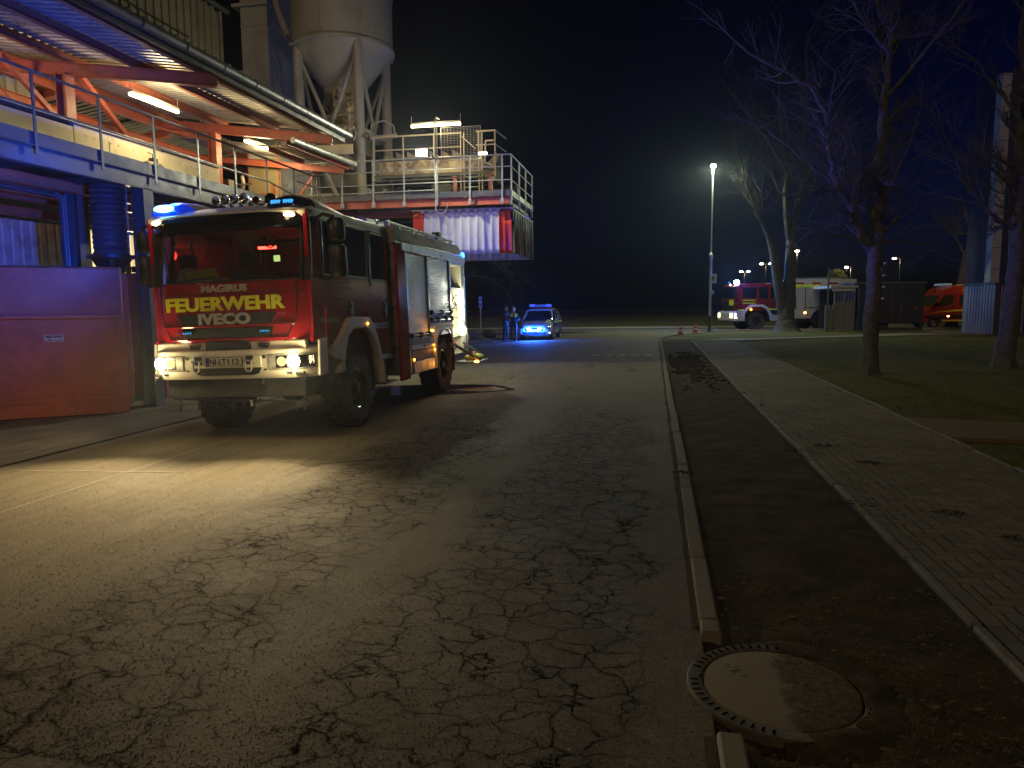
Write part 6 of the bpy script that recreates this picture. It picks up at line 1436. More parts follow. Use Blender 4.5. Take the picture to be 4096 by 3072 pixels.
# distant lamps
flm = emat('far_lamp_on', (1, .85, .55), 45); k = 0
for (label, x, y, z, arms) in (('twin-headed far street lamp just above the beacons of the far fire engine', 9.25, 78.33, 5.07, (-.32, .32)), ('twin-headed far street lamp directly left of the thick tree', 10.33, 71.4, 5.48, (-.37, .37)),
    ('single far street lamp just right of the thick tree, highest of the far lamps there', 11.63, 63.5, 6.07, (0,)), ('single far street lamp above the lattice shelter roof', 17.4, 69.7, 4.95, (-.32,)), ('single far street lamp above the dark site trailer', 21.75, 70.6, 5.71, (-.45,)), ('single far street lamp above the orange van roof', 26.75, 66.5, 6.6, (-.4,))):
    t = thing('street_lamp', label, 'street lamp', (x, y, 0), group='far street lamps')
    b = MB(); b.tube([(0, 0, 0), (0, 0, z-.02)], .028, 6)
    for a in arms: b.tube([(0, 0, z), (a, 0, z+.02)], .03, 6)
    b.build('pole', M['steeldk'], t, smooth=True)
    for a in arms: b = MB(); b.ell((a*1.1, 0, z-.02), (.17, .10, .07), 10, 6); b.build('lamp_glass', flm, t, smooth=True)
    light('POINT', 'far_glow', (arms[0], -.1, z-.3), (1, .8, .45), 70, t, .1)
# shrub under a far lamp
sh = thing('evergreen_shrub', 'lamp-lit evergreen shrub top behind the shelter', 'shrub', (15.5, 66.6, 0)); rnd = random.Random(6)
b = MB()
for i in range(900):
    a = rnd.uniform(0, 2*pi); r = 1.25*sqrt(rnd.random()); z_ = rnd.uniform(.6, 4.5); r *= (1.1-abs(z_-2.9)/2.4) if z_ > 2.9 else 1
    blade_ = .12; x, y = r*cos(a), r*sin(a); n = len(b.v); b.v += [(x-blade_, y, z_), (x+blade_, y+.05, z_-.03), (x+rnd.uniform(-.1,.1), y, z_+.2)]; b.f.append((n, n+1, n+2))
b.build('foliage', mat('shrub_leaf', (.10,.10,.03), .7, var=.3, vs=2), sh)
b = MB(); b.tube([(0, 0, -.05), (0, 0, 3)], [.1, .04], 6); b.build('stem', M['bark'], sh)
light('POINT', 'shrub_light', (15.9, 65.4, 4.9), (1, .8, .4), 30, None, .1)

# ---------------------------------------------------------------- far fire engine
A = -R(72)
E2 = thing('fire_engine', 'far red fire engine with white lower body, standing behind the thick tree', 'fire engine', (4.8, 48.92, 0), rz=A)
def e2(n, b, m, **k): return b.build(n, M[m] if isinstance(m, str) else m, E2, **k)
def side_poly(y0, y1, z0, z1, arches, r, zc):
    pts = [(y0, z0)]
    for yc in arches:
        pts += [(yc-r, z0)]+[(yc+r*cos(a), zc+r*sin(a)) for a in lin(pi, 0, 14) if zc+r*sin(a) > z0]+[(yc+r, z0)]
    return pts+[(y1, z0), (y1, z1), (y0, z1)]
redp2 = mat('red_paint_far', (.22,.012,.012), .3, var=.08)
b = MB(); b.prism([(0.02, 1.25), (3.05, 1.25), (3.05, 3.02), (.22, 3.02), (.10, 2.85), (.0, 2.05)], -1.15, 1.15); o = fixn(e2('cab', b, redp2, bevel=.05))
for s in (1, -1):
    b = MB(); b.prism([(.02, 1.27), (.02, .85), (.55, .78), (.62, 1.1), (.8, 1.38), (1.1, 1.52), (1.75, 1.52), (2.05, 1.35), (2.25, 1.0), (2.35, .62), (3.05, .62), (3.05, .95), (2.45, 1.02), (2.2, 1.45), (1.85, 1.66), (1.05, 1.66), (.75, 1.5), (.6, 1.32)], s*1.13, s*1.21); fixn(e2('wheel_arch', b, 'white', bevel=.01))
    b = MB(); b.box(*sorted((s*1.15, s*1.157)), .45, 1.35, 2.1, 2.78); b.box(*sorted((s*1.15, s*1.157)), 1.55, 2.15, 2.1, 2.78); b.box(*sorted((s*1.15, s*1.157)), 2.35, 2.9, 2.1, 2.78); e2('side_window', b, 'blackgloss')
b = MB(); b.prism([(-.018, 2.1), (.075, 2.84), (.10, 2.84), (.03, 2.1)], -1.05, 1.05); fixn(e2('windscreen', b, 'blackgloss'))
b = MB(); b.box(-1.2, 1.2, -.22, .62, .62, 1.22); e2('bumper', b, 'white', bevel=.05)
b = MB(); b.box(-1.08, 1.08, 2.2, 2.9, .62, 1.3); b.box(-.9, .9, -.1, 8.1, .55, .8); e2('chassis', b, 'steeldk')
b = MB(); b.box(-.9, .9, -.03, .02, 1.35, 1.85); e2('grille', b, 'black'); b = MB(); b.box(.2, .85, -.045, -.03, 1.62, 1.98); e2('reflective_panel', b, 'yellowtx')
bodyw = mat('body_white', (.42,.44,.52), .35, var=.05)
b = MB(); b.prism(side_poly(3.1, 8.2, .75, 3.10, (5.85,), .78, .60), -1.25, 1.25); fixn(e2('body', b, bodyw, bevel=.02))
b = MB(); b.prism([(3.35, 3.10), (3.15, 2.9), (8.2, 2.9), (8.2, 3.28), (3.6, 3.28)], -1.18, 1.18); fixn(e2('roof_box', b, bodyw, bevel=.02))
b = MB(); b.box(1.25, 1.253, 4.62, 4.67, 1.0, 2.72); b.box(1.25, 1.253, 3.2, 8.15, 2.72, 2.735); b.box(1.25, 1.256, 4.7, 6.6, 1.42, 1.47); b.box(1.25, 1.253, 6.75, 6.79, 1.0, 2.72); e2('shutter_gap', b, 'steeldk')
b = MB()
for k, y_ in enumerate(lin(3.3, 8.0, 8)[:-1]):
    b.box(1.251, 1.256, y_, y_+.6, 2.96, 3.08) if k % 2 else None
e2('red_marking', b, 'red')
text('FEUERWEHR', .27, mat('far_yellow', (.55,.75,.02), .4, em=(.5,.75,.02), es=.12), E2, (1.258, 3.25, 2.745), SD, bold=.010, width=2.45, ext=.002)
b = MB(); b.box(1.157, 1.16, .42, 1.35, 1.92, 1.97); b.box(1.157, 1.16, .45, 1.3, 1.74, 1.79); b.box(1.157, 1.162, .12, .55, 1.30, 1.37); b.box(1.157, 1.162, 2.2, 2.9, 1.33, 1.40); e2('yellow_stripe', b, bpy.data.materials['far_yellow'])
for y_ in (1.42, 5.85):
    for s in (-1, 1): wheel(E2, s*1.0, y_, .58, .58, .36, s)
b = MB(); b.ell((.6, .25, 3.12), (.17, .17, .14), 12, 8); e2('blue_beacon', b, emat('cyan_beacon', (.10, .60, 1), 300), smooth=True)
b = MB(); b.ell((-.6, .25, 3.1), (.16, .16, .12), 12, 8); b.box(.5, .8, 2.55, 2.8, 3.02, 3.18); e2('roof_beacon', b, 'lensdark', smooth=True)
light('POINT', 'beacon_glow', (.9, -.1, 3.35), (.06, .35, 1), 160, E2, .1); light('POINT', 'beacon_glow', (1.6, .2, 3.6), (.015, .05, 1), 260, E2, .1)
b = MB(); b.ell((1.1, -.02, 2.93), (.05, .05, .05), 8, 6); b.ell((.2, .0, 2.95), (.05, .05, .05), 8, 6); e2('marker_lamp', b, emat('far_marker', (1, .75, .4), 25), smooth=True)
b = MB(); b.box(.78, 1.15, -.235, -.22, .82, 1.12); b.box(-1.1, -.78, -.235, -.22, .82, 1.12); b.box(1.2, 1.205, -.12, .1, .8, 1.12); e2('headlight', b, emat('far_headlight', (1, .78, .42), 5))
for (y_, z_, e_) in ((4.66, 1.12, 28), (.98, 1.36, 8)): b = MB(); b.ell((1.26, y_, z_), (.03, .07, .07), 8, 6); e2('side_marker', b, emat('amber_far', (1, .35, .05), e_), smooth=True)
b = MB(); b.box(1.15, 1.26, 8.18, 8.24, 2.55, 2.78); b.box(1.2, 1.26, 8.2, 8.24, 1.9, 2.45); e2('rear_lamp', b, emat('red_far', (1, .05, .02), 7))
b = MB(); b.box(1.22, 1.40, -.25, -.05, 2.2, 2.8); b.tube([(1.15, .1, 2.85), (1.32, -.15, 2.85)], .03, 6); e2('mirror', b, 'black', bevel=.03)
b = MB(); b.box(-.6, .4, 5.5, 7.6, 3.28, 3.42); b.tube([(.8, 3.7, 3.36), (.8, 8, 3.36)], .03, 6); e2('roof_gear', b, 'alu')

# ---------------------------------------------------------------- people (skin-modifier bodies)
def skin_chain(name, verts, edges, radii, m, parent, sub=2, root=0):
    me = bpy.data.meshes.new(name); me.from_pydata(verts, edges, []); me.materials.append(m)
    o = bpy.data.objects.new(name, me); COL.objects.link(o); o.parent = parent
    sk = o.modifiers.new('skin', 'SKIN'); sk.use_smooth_shade = True
    if not me.skin_vertices: me.attributes.new('skin', 'FLOAT', 'POINT') if False else None
    if not me.skin_vertices:
        bpy.context.view_layer.objects.active = o; o.select_set(True); bpy.ops.mesh.customdata_skin_add()
    for i, r in enumerate(radii):
        v = me.skin_vertices[0].data[i]; v.radius = r if isinstance(r, tuple) else (r, r); v.use_root = (i == root)
    s = o.modifiers.new('sub', 'SUBSURF'); s.levels = sub; s.render_levels = sub
    return o
def person(label, loc, rz, hgt=1.75, hair='hairdark', bun=False, vest=False, nod=0, seated=False, arms='front', shoem='shoe', stance=.11):
    t = thing('person', label, 'person', loc, rz); k = hgt/1.75     # faces local -y
    V = [(0,0,.95),(0,.01,1.12),(0,.02,1.30),(0,.01,1.43),(0,-.005,1.50)]; Rd = [(.155,.11),(.14,.10),(.165,.115),(.12,.085),(.05,.05)]; E = [(0,1),(1,2),(2,3),(3,4)]
    for s in (-1, 1):
        n = len(V)
        if arms == 'front': A_ = [(s*.175,.01,1.41),(s*.235,.02,1.14),(s*.17,-.20,1.05),(s*.10,-.27,1.07)]
        else: A_ = [(s*.175,.01,1.41),(s*.25,.03,1.13),(s*.27,-.06,.90),(s*.27,-.09,.84)]
        V += A_; Rd += [(.068,.068),(.052,.052),(.040,.040),(.030,.030)]; E += [(3,n),(n,n+1),(n+1,n+2),(n+2,n+3)]
        n = len(V); V += [(s*.095,0,.86),(s*(stance-.005),-.015,.50),(s*stance,.02,.10),(s*stance,.02,.06)]; Rd += [(.105,.105),(.072,.072),(.05,.05),(.05,.055)]; E += [(0,n),(n,n+1),(n+1,n+2),(n+2,n+3)]
    V = [(x*k, y*k, z*k) for x, y, z in V]; Rd = [(a*k, c*k) for a, c in Rd]
    body = skin_chain('body', V, E, Rd, M['uniform'], t)
    # head: loft of horizontal slices, with nose, brow and chin
    H = MB(); c0 = Vector((0, -.02, 1.53)); secs = []
    for (z, rx, ryf, ryb) in ((-.06,.048,.04,.05),(-.02,.050,.05,.055),(.0,.052,.085,.06),(.03,.060,.095,.075),(.06,.068,.098,.09),(.10,.075,.098,.102),(.14,.078,.095,.108),(.18,.074,.086,.102),(.215,.055,.06,.075),(.235,.02,.02,.03)):
        secs.append([(rx*cos(a), (-(ryf) if sin(a) > 0 else (ryb))*abs(sin(a)), z) for a in lin(0, 2*pi, 20)[:-1]])
    H.loft(secs); H.ell((0, -.104, .085), (.013, .02, .024), 8, 6)
    for s in (-1, 1): H.ell((s*.079, .01, .09), (.009, .02, .03), 8, 6); H.ell((s*.03, -.088, .112), (.014, .01, .008), 8, 5)
    H.ell((0, -.092, .045), (.024, .01, .007), 8, 5)
    hd = H.build('head', M['skin'], t, smooth=True, auto=80); hd.location = c0*k; hd.rotation_euler = (nod, 0, 0); hd.scale = (k, k, k)
    B_ = MB(); secs = []
    for (z, rx, ryf, ryb) in ((.03,.072,-.03,.088),(.08,.083,-.02,.108),(.13,.085,.03,.118),(.17,.084,.092,.116),(.215,.064,.072,.09),(.245,.02,.02,.03)):
        secs.append([(rx*cos(a), (-(ryf) if sin(a) > 0 else ryb)*abs(sin(a)), z) for a in lin(0, 2*pi, 20)[:-1]])
    B_.loft(secs)
    if bun: B_.tube([(0, .11, .12), (0, .16, .08), (0, .15, -.02), (0, .13, -.10)], [.035, .04, .032, .012], 8)
    hr = B_.build('hair', M[hair], t, smooth=True, auto=80); hr.location = c0*k; hr.rotation_euler = (nod, 0, 0); hr.scale = (k, k, k)
    for s in (-1, 1):                                  # hands: palm, four fingers, thumb
        p = Vector((s*.10, -.27, 1.07)) if arms == 'front' else Vector((s*.27, -.09, .84)); p *= k
        d = Vector((-s*.6, -.75, -.1)).normalized() if arms == 'front' else Vector((0, -.15, -1)).normalized(); side = d.cross(Vector((0,0,1))).normalized() if arms == 'front' else Vector((0, 1, 0)); up_ = side.cross(d)
        V = [p-d*.02, p+d*.03, p+d*.075]; E = [(0,1),(1,2)]; Rd = [.026, .034, .036]
        for j in range(4):
            off = side*(.026-.0175*j)*-1; L = (.07, .08, .075, .058)[j]; n = len(V)
            V += [p+d*.08+off, p+d*(.08+L*.5)+off-up_*.006, p+d*(.08+L*.85)+off-up_*.025]; Rd += [.0095, .009, .0075]; E += [(2, n), (n, n+1), (n+1, n+2)]
        n = len(V); V += [p+d*.03+side*.032, p+d*.06+side*.055, p+d*.085+side*.05-up_*.01]; Rd += [.011, .010, .008]; E += [(1, n), (n, n+1), (n+1, n+2)]
        skin_chain('hand', [tuple(v) for v in V], E, Rd, M['skin'], t, 1, 1)
        q = MB(); q.loft([[(s*stance*k+.045*w_*cos(a), y, .045+hh*sin(a)) for a in lin(0, 2*pi, 10)[:-1]] for (y, w_, hh) in ((.09, .6, .035), (.06, 1, .05), (-.02, 1, .048), (-.12, 1.05, .035), (-.18, .6, .022))]); q.build('shoe', M[shoem], t, smooth=True)
    if vest:
        q = MB(); secs = []
        for z, a_, c_ in ((1.26, .205, .15), (1.36, .205, .15), (1.445, .16, .12), (1.475, .10, .09)): secs.append([(a_*k*cos(u), (.012+c_*sin(u))*k, z*k) for u in lin(0, 2*pi, 24)[:-1]])
        q.loft(secs, cap=False); q.build('hi_vis_yoke', M['hivis'], t, smooth=True)
        q = MB(); q.box(-.028, .028, .13, .175, 1.27*k, 1.47*k) ; q.build('vest_gap', M['uniform'], t, .01)
    q = MB(); q.box(*( (-.17*k, .17*k) ), -.112*k, .122*k, .985*k, 1.03*k); q.build('belt', M['black'], t, .03)
    q = MB(); q.ell((-.205*k, -.0, 1.33*k), (.012, .035, .04), 8, 6); q.ell((.205*k, -.0, 1.33*k), (.012, .035, .04), 8, 6); q.build('sleeve_badge', M['dulltx'], t, smooth=True)
    return t
person('police officer in dark uniform with short dark hair, head bowed over papers', (-7.42, 35.55, -.11), R(62), 1.84, nod=R(22))
person('police officer with blond ponytail and lime shoulder yoke beside the police car', (-6.98, 35.45, -.10), R(190), 1.74, hair='hairblond', bun=True, vest=True, nod=R(14), shoem='shoe')
# two crew members seen behind the far engine's windows
for (px, py, lab) in ((.95, 1.0, 'hi-vis crew member sitting in the front seat of the far fire engine'), (.95, 1.9, 'hi-vis crew member sitting in the rear cab of the far fire engine')):
    pass

# ---------------------------------------------------------------- police car
PC = thing('police_car', 'silver and blue police car with glaring blue grille lights at the junction', 'police car', (-6.02, 36.05, -.075))
def pc(n, b, m, **k): return b.build(n, M[m] if isinstance(m, str) else m, PC, **k)
silv = mat('car_silver', (.42,.44,.46), .25, metal=.4, coat=.5); pblue = mat('car_blue', (.02,.06,.30), .25, coat=.5); plime = mat('car_lime', (.45,.6,.12), .35)
def ring(y, w, zb, zs_, zt_, tw):
    return [(-w*.86, y, zb), (-w, y, zb+.12), (-w*1.0, y, (zb+zs_)/2), (-w*.96, y, zs_), (-tw, y, zt_), (tw, y, zt_), (w*.96, y, zs_), (w, y, (zb+zs_)/2), (w, y, zb+.12), (w*.86, y, zb)]
b = MB(); b.loft([ring(0.0, .62, .30, .55, .62, .5), ring(.06, .82, .22, .66, .72, .62), ring(.30, .89, .20, .80, .86, .66), ring(.9, .90, .20, .92, .99, .68), ring(1.15, .90, .20, .96, 1.03, .70), ring(2.4, .90, .20, .98, 1.06, .72), ring(3.9, .90, .22, .98, 1.08, .72), ring(4.3, .86, .26, .96, 1.04, .7), ring(4.42, .8, .35, .9, .95, .6)])
fixn(pc('body', b, silv, smooth=True, sub=1, auto=60))
def cring(y, w, zb, zt_, tw): return [(-w, y, zb), (-w*.95, y, (zb+zt_)/2), (-tw, y, zt_-.05), (-tw*.8, y, zt_), (tw*.8, y, zt_), (tw, y, zt_-.05), (w*.95, y, (zb+zt_)/2), (w, y, zb)]
b = MB(); b.loft([cring(1.02, .80, .98, 1.02, .74), cring(1.72, .80, .98, 1.55, .62), cring(2.1, .80, .98, 1.64, .64), cring(3.2, .80, .98, 1.66, .64), cring(4.0, .80, .98, 1.58, .62), cring(4.34, .76, .98, 1.10, .66)]); fixn(pc('greenhouse', b, 'blackgloss', smooth=True, auto=50))
b = MB(); b.loft([[(x*1.0, y, z+dz) for x, dz in ((-.66, -.075), (-.62, -.02), (-.5, .012), (.5, .012), (.62, -.02), (.66, -.075), (.6, -.08), (-.6, -.08))] for y, z in ((1.70, 1.555), (2.1, 1.645), (3.2, 1.665), (4.0, 1.585))]); fixn(pc('roof', b, silv, smooth=True))
b = MB()
for s in (-1, 1): b.tube([(s*.79, 1.05, 1.02), (s*.645, 1.74, 1.53)], .04, 6); b.tube([(s*.82, 2.35, 1.02), (s*.66, 2.4, 1.60)], .03, 6); b.tube([(s*.82, 3.3, 1.02), (s*.66, 3.3, 1.6)], .03, 6); b.tube([(s*.80, 4.2, 1.02), (s*.64, 4.05, 1.53)], .06, 6)
pc('roof_pillar', b, silv, smooth=True)
b = MB(); b.box(.895, .912, 1.0, 4.1, .56, .88); pc('blue_side_panel', b, pblue, bevel=.004); b = MB(); b.box(.885, .905, 1.0, 4.1, .885, .965); b.quad((.45, .32, .905), (.80, .32, .875), (.72, 1.05, 1.03), (.55, 1.05, 1.065)); pc('lime_stripe', b, plime)
b = MB(); b.box(-.45, .45, -.02, .03, .50, .64); b.box(-.6, .6, .0, .05, .30, .44); pc('grille', b, 'black', bevel=.01)
b = MB(); b.box(-.26, .26, -.03, -.02, .45, .56); pc('number_plate', b, 'whitetx')
b = MB(); b.tube([(-.6, -.005, .27), (0, -.05, .25), (.6, -.005, .27)], .012, 6); pc('chrome_strip', b, 'chrome')
for s in (-1, 1):
    b = MB(); b.ell((s*.66, .08, .66), (.16, .07, .07), 12, 8); pc('headlight', b, 'blackgloss', smooth=True)
    b = MB(); b.ell((s*.28, -.05, .60), (.085, .03, .065), 12, 8); pc('grille_flasher', b, emat('police_strobe', (.10, .50, 1), 180), smooth=True)
    light('POINT', 'strobe_glow', (s*.28, -.30, .62), (.015, .10, 1), 330, PC, .08)
    for y_ in (.85, 3.55): wheel(PC, s*.78, y_, .32, .32, .21, s, rr=.62, lug=False, rimm=M['alu'])
    b = MB(); b.ell((s*1.0, 1.22, 1.04), (.10, .06, .07), 10, 8); b.tube([(s*.88, 1.2, 1.0), (s*.96, 1.22, 1.02)], .02, 6); pc('mirror', b, silv, smooth=True)
    b = MB(); secs = [[(s*.905*1.0, y_+.36*cos(a), .32+.36*sin(a)), (s*.905, y_+.33*cos(a), .32+.33*sin(a)), (s*.6, y_+.33*cos(a), .32+.33*sin(a)), (s*.6, y_+.36*cos(a), .32+.36*sin(a))] for y_ in (.85,) for a in lin(0, pi, 12)]; b.loft(secs); pc('arch_liner', b, 'black')
    b = MB(); secs = [[(s*.915*1.0, 3.55+.36*cos(a), .32+.36*sin(a)), (s*.915, 3.55+.0*cos(a), .32+.0*sin(a)), (s*.9, 3.55+.0*cos(a), .32), (s*.9, 3.55+.36*cos(a), .32+.36*sin(a))] for a in lin(0, pi, 12)]; b.loft(secs); pc('arch_liner', b, 'black')
b = MB(); b.box(-.58, .58, 2.0, 2.26, 1.70, 1.73); b.box(-.3, .3, 2.02, 2.24, 1.73, 1.84); pc('light_bar', b, mat('bar_grey', (.2,.2,.28), .3), bevel=.015)
for s in (-1, 1): b = MB(); b.box(s*.45-.15, s*.45+.15, 2.0, 2.26, 1.732, 1.86); pc('light_bar_lens', b, mat('bar_lens', (.20,.32,.65), .1, em=(.2,.4,1), es=.12), bevel=.03)
for (x, y, z) in ((.79, 1.0, 1.10), (.72, .05, .70), (.80, .03, .40)): b = MB(); b.ell((x, y, z), (.022, .02, .022), 8, 6); pc('marker_lamp', b, emat('pc_marker', (1, .95, .8), 14), smooth=True)

# ---------------------------------------------------------------- small things near the junction
def cone(x, y, z, lab):
    t = thing('traffic_cone', lab, 'traffic cone', (x, y, z), group='traffic cones on the verge'); b = MB(); b.box(-.19, .19, -.19, .19, 0, .03); b.build('base', mat('cone_base', (.3,.05,.02), .6), t, .01)
    for (z0, z1, m) in ((.03, .16, 'pvcr'), (.16, .27, 'pvcw'), (.27, .38, 'pvcr'), (.38, .49, 'pvcw'), (.49, .60, 'pvcr')):
        r = lambda q: .14-.115*(q/.6); b = MB(); b.lathe([(r(z0), z0), (r(z1), z1)], 18); b.build('band', M[m], t, smooth=True)
cone(1.48, 41.0, .05, 'traffic cone nearer the road, left of the pair'); cone(2.42, 43.4, .05, 'traffic cone further back, right of the pair')
sg = thing('stop_sign_post', 'blue-lit narrow sign on a thin pole by the boulders', 'road sign', (-9.54, 38.88, -.13))
b = MB(); b.tube([(0, 0, 0), (0, 0, 2.3)], .035, 8); b.build('post', galv, sg, smooth=True)
b = MB(); b.box(-.09, .09, -.05, -.035, 1.75, 2.35); b.build('sign_face', mat('sign_pale', (.5,.52,.55), .4), sg, .005)
b = MB(); b.ell((0, -.055, 2.18), (.05, .003, .07), 10, 6); b.box(-.05, .05, -.056, -.052, 1.85, 1.98); b.build('pictogram', bpy.data.materials['sign_dark'], sg)
def rock(name, lab, x, y, z, sx, sy, sz, seed, m, blocky=.5):
    t = bpy.data.meshes.new(name); b = MB(); b.ell((0, 0, 0), (1, 1, 1), 20, 12); v2 = []
    for v in b.v:
        q = Vector(v); n = 1+.16*mnoise.noise(q*1.4+Vector((seed, 0, 0))); mx_ = max(abs(q.x), abs(q.y), abs(q.z)); q = q*(1-blocky)+(q/max(mx_, .01))*blocky*.8; v2.append((q.x*sx*n, q.y*sy*n, q.z*sz*n))
    b.v = v2; o = b.build(name, m, None, smooth=True); o.location = (x, y, z); return tag(o, lab, 'boulder', 'boulders beside the road')
rock('boulder', 'pale squared stone block at the foot of the narrow sign', -10.0, 38.9, .12, .38, .3, .24, 1, M['concrete'], .8)
rock('boulder', 'dark rounded boulder between the narrow sign and the officers', -9.05, 39.1, .14, .42, .35, .26, 4, mat('dark_rock', (.09,.085,.08), .9, var=.2, bump=.02, bs=10), .2)
mh2 = bpy.data.objects['manhole']
far = thing('manhole', 'flat dark manhole cover in the road before the police car', 'manhole cover', (-5.95, 30.88, zroad(-5.95)+.004))
b = MB(); b.lathe([(.42, .0), (.42, .006), (.34, .007), (.33, .003), (.001, .003)], 32); b.build('cover', M['steeldk'], far, smooth=True)

# ---------------------------------------------------------------- lattice shelter, trailer, clad container, tower, van
def frame_at(name, lab, cat, loc, ang): return thing(name, lab, cat, loc, rz=ang)
AR = math.atan2(.196, .9806)          # across the view
sf = frame_at('garden_shelter', 'small shelter with pale roof edge and plank walls beside the far fire engine', 'shelter', (10.9, 47.0, 0), AR)
b = MB(); b.box(-.35, 1.35, -.15, 2.4, 2.62, 2.80); b.build('roof', mat('roof_pale', (.42,.46,.48), .5, var=.1), sf, .02)
b = MB(); b.box(-.2, 1.2, -.1, .0, 2.45, 2.6); b.build('roof_trim', mat('roof_pale2', (.5,.6,.66), .5), sf, .01)
b = MB()
for x_ in (0, .62, 1.22): b.box(x_-.04, x_+.04, -.02, .06, 0, 2.5)
b.build('post', mat('grey_wood', (.16,.17,.15), .8, var=.2, vs=6), sf)
b = MB()
for z_ in lin(.05, 1.75, 10)[:-1]: b.box(.04, 1.18, .0, .03, z_, z_+.155)
b.build('plank_wall', mat('plank_greenish', (.20,.22,.18), .8, var=.25, vs=7), sf)
b = MB()
for k in range(14): x_ = .06+k*.082; b.tube([(x_, .02, 1.8), (x_+.04*(1 if k % 2 else -1), .02, 2.05), (x_, .02, 2.4)], .012, 4)
b.box(.04, 1.18, .01, .04, 1.76, 1.80); b.build('lattice', mat('lattice', (.3,.33,.33), .7), sf)
b = MB(); b.box(0, 1.22, 2.2, 2.25, 0, 2.6); b.box(1.22, 1.26, 0, 2.25, 0, 2.6); b.build('rear_wall', M['interior'], sf)
fn = frame_at('plank_fence', 'low plank fence panel left of the small shelter', 'fence', (10.42, 46.95, 0), AR)
b = MB()
for z_ in lin(.02, 1.45, 9)[:-1]: b.box(0, .42, .0, .03, z_, z_+.15)
b.build('plank_panel', bpy.data.materials['plank_greenish'], fn)
b = MB()
for x_ in (-.03, .2, .40): b.box(x_-.03, x_+.03, -.03, .05, 0, 1.62)
b.build('post', bpy.data.materials['grey_wood'], fn)
pm = frame_at('wooden_mast', 'thin wooden mast standing beside the small shelter', 'pole', (10.25, 45.9, 0), 0)
b = MB(); b.tube([(0, 0, -.05), (.0, 0, 3.85)], .055, 8); b.build('mast', bpy.data.materials['grey_wood'], pm, smooth=True)
pm = frame_at('wooden_mast', 'thin mast showing above the dark site trailer', 'pole', (14.55, 50.84, 0), 0)
b = MB(); b.tube([(0, 0, -.05), (.0, 0, 3.95)], .05, 8); b.build('mast', bpy.data.materials['grey_wood'], pm, smooth=True)
tr = frame_at('site_trailer', 'long dark site trailer between the shelter and the orange van', 'trailer', (12.35, 48.36, 0), AR)
dk = mat('trailer_dark', (.030,.034,.05), .6, var=.2, vs=2)
b = MB(); b.box(0, 4.45, 0, 2.3, .42, 2.92); b.build('body', dk, tr, .03)
b = MB(); b.box(-.06, 4.5, -.08, 2.38, 2.92, 3.03); b.build('roof', mat('trailer_roof', (.10,.11,.16), .5), tr, .01)
b = MB()
for x_ in (.9, 2.4, 3.0): b.box(x_-.03, x_+.03, -.015, .0, .45, 2.9)
for k in range(20): b.tube([(1.6+k*.14, -.02, 2.25), (1.66+k*.14, -.02, 2.75)], .012, 4)
b.build('seam', mat('trailer_seam', (.07,.08,.11), .5), tr)
for x_ in (1.8, 2.7): wheel(tr, x_, .25, .36, .36, .22, -1, lug=False) if False else None
w_ = MB(); w_.lathe([(.2, -.08), (.36, -.09), (.37, 0), (.36, .09), (.2, .08)], 24, 'Y', (2.0, .3, .36), close=True); w_.lathe([(.2, -.09), (.001, -.06)], 20, 'Y', (2.0, .3, .36)); w_.build('wheel', M['rubber'], tr, smooth=True)
b = MB(); b.box(4.2, 4.4, .0, .2, 0, .45); b.box(.1, .25, .1, .2, 0, .45); b.build('support_leg', M['steeldk'], tr)
b = MB(); b.ell((3.95, -.03, 1.35), (.10, .02, .05), 8, 6); b.build('reflector', mat('refl_red', (.5,.05,.03), .3), tr, smooth=True)
dkb = MB(); dkb.box(0, .9, 0, 2.0, .02, 2.62); 
bx_ = frame_at('storage_box', 'narrow dark blue storage box between shelter and site trailer', 'storage box', (12.25, 46.95, 0), AR); dkb.build('body', mat('box_blue', (.025,.03,.08), .5), bx_, .02)
b = MB(); b.box(-.04, .94, -.04, 2.04, 2.62, 2.68); b.build('lid', M['steeldk'], bx_, .01); b = MB(); b.box(.1, .8, -.02, 0, .2, 2.4); b.build('door', bpy.data.materials['box_blue'], bx_, .01)
cc = frame_at('clad_container', 'container clad in blue-lit corrugated sheet in front of the tall tower', 'container', (17.3, 41.2, 0), AR)
b = MB(); b.box(.03, 5.5, .06, 2.6, 0, 2.66); b.build('body', mat('cont_dark', (.05,.055,.075), .5, var=.15), cc)
b = MB(); corr(b, lambda u, v, d: (.02-d, .02+u, .05+2.6*v), 2.57, .235, .04, lap=.5); b.build('corrugated_side', mat('cont_pale', (.38,.40,.45), .35, metal=.4), cc)
b = MB(); b.box(-.06, .04, -.04, 2.62, 2.62, 2.76); b.box(.04, 5.5, -.03, .06, 2.66, 2.72); b.build('top_rail', M['gutter'], cc)
b = MB()
for x_ in (.35, .72, 1.1, 1.48, 1.86, 2.24, 2.62, 3.0, 3.38, 3.76, 4.2): b.box(x_, x_+.06, .03, .058, .05, 2.6)
b.build('side_rib', bpy.data.materials['cont_pale'], cc)
tw = frame_at('panel_clad_tower', 'tall slim tower clad in pale and dark panels at the right edge', 'tower', (18.3, 44.3, 0), AR)
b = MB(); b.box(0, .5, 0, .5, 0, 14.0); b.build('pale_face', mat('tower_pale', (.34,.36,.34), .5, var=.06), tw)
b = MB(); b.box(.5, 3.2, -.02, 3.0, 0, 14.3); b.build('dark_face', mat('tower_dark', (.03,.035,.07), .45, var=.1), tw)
b = MB()
for k in range(11): b.box(-.004, .5, -.006, .0, 2.4+k*1.15, 2.43+k*1.15)
b.box(1.95, 2.05, -.04, -.02, 0, 14.3); b.build('panel_joint', M['steeldk'], tw)
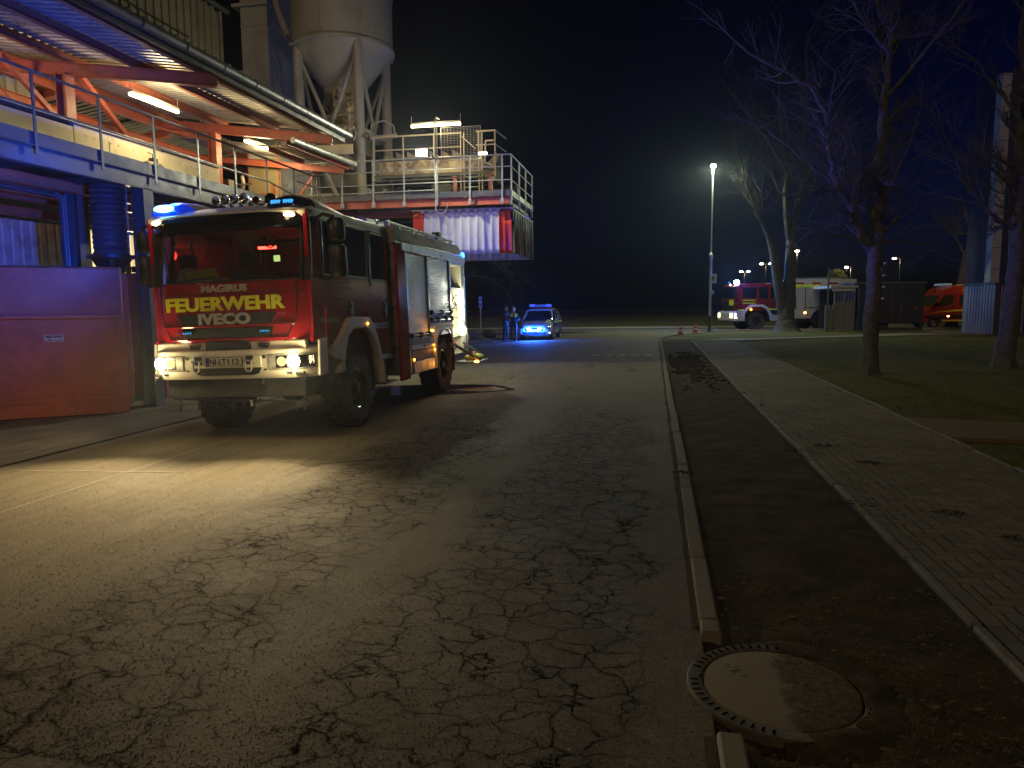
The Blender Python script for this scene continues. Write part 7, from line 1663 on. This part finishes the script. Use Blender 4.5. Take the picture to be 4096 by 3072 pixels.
# orange rescue van, heading left
VN = thing('rescue_van', 'orange-red high-roof fire service van with yellow stripes, half hidden by the clad container', 'van', (17.35, 53.38, 0), rz=-R(78.7))
def vn(n, b, m, **k): return b.build(n, M[m] if isinstance(m, str) else m, VN, **k)
vr = mat('van_orange_red', (.42,.04,.015), .3, var=.06, coat=.4)
ol = [(.0, .42), (.02, .85), (.10, 1.10), (.85, 1.45), (1.35, 2.20), (1.65, 2.60), (2.2, 2.88), (5.9, 2.92), (6.0, 2.6), (6.0, .42), (5.35, .42)]+[(4.95+.42*cos(a), .40+.42*sin(a)) for a in lin(0, pi, 12)]+[(4.5, .42), (1.42, .42)]+[(1.0+.42*cos(a), .40+.42*sin(a)) for a in lin(0, pi, 12)]+[(.5, .42)]
b = MB(); b.prism(ol, -1.0, 1.0); fixn(vn('body', b, vr, bevel=.03))
b = MB(); b.prism([(1.12, 1.52), (1.55, 2.20), (2.10, 2.26), (2.22, 2.1), (2.12, 1.62), (1.4, 1.45)], 1.0, 1.008); b.prism([(2.6, 1.55), (2.6, 2.2), (4.2, 2.25), (4.2, 1.55)], 1.0, 1.008); b.prism([(.80, 1.50), (1.30, 2.22), (1.35, 2.2), (.86, 1.46)], -.9, .9); fixn(vn('window', b, mat('van_glass', (.04,.042,.02), .1)))
yl = mat('van_yellow', (.85,.62,.03), .4, em=(.9,.6,.03), es=.03)
b = MB(); b.prism([(.55, 1.02), (2.2, 1.22), (5.9, 1.36), (5.9, 1.22), (2.2, 1.12)], 1.0, 1.012); b.box(1.0, 1.012, 1.5, 5.9, .46, .56); b.box(.99, 1.012, 2.3, 5.9, 2.84, 2.9); fixn(vn('yellow_stripe', b, yl))
b = MB(); b.box(1.0, 1.02, .35, 4.4, .68, .86); vn('rubbing_strip', b, 'steeldk')
text('FEUERWEHR', .22, yl, VN, (1.012, 2.75, 2.45), SD, width=2.0, ext=.002, bold=.004)
b = MB(); b.box(.02, .6, 1.75, 2.3, 2.86, 3.0); b.box(-.6, -.02, 1.75, 2.3, 2.86, 3.0); vn('light_bar', b, mat('bar_lens_far', (.3,.45,.6), .1, em=(.5,.7,.9), es=.1), bevel=.04)
b = MB(); b.tube([(1.015, 2.0, 1.42), (1.03, 2.3, 1.42)], .015, 5); b.box(1.0, 1.01, 2.3, 2.32, .5, 2.3); vn('door_handle', b, 'black')
b = MB(); b.box(1.0, 1.2, .95, 1.1, 1.45, 1.8); vn('mirror', b, 'black', bevel=.03)
b = MB(); b.ell((1.02, 1.9, .80), (.02, .09, .05), 8, 6); vn('side_marker', b, emat('van_amber', (1, .45, .1), 16), smooth=True)
b = MB(); b.box(.55, .9, -.02, .1, .85, 1.05); vn('headlight', b, 'clear', bevel=.03)
for s in (-1, 1):
    for y_ in (1.0, 4.95): wheel(VN, s*.86, y_, .36, .36, .22, s, rr=.6, lug=False, rimm=M['steel'])
light('POINT', 'van_lamp_light', (21, 50.8, 5.5), (1, .62, .30), 150, None, .15)

# ---------------------------------------------------------------- thin haze volume, added to stand in for lens glow round the lamps
hz = MB().box(-280, 280, -80, 320, -1.3, 30).build('haze', bpy.data.materials.new('glow_haze'))
hm = hz.data.materials[0]; hm.use_nodes = True; hm.node_tree.nodes.clear()
hv = hm.node_tree.nodes.new('ShaderNodeVolumePrincipled'); hv.inputs['Color'].default_value = (.75, .85, 1, 1); hv.inputs['Density'].default_value = .0005; hv.inputs['Anisotropy'].default_value = .78
ho = hm.node_tree.nodes.new('ShaderNodeOutputMaterial'); hm.node_tree.links.new(hv.outputs[0], ho.inputs['Volume'])
tag(hz, 'thin haze added to stand in for lens glow round the lamps', 'haze', kind='stuff')
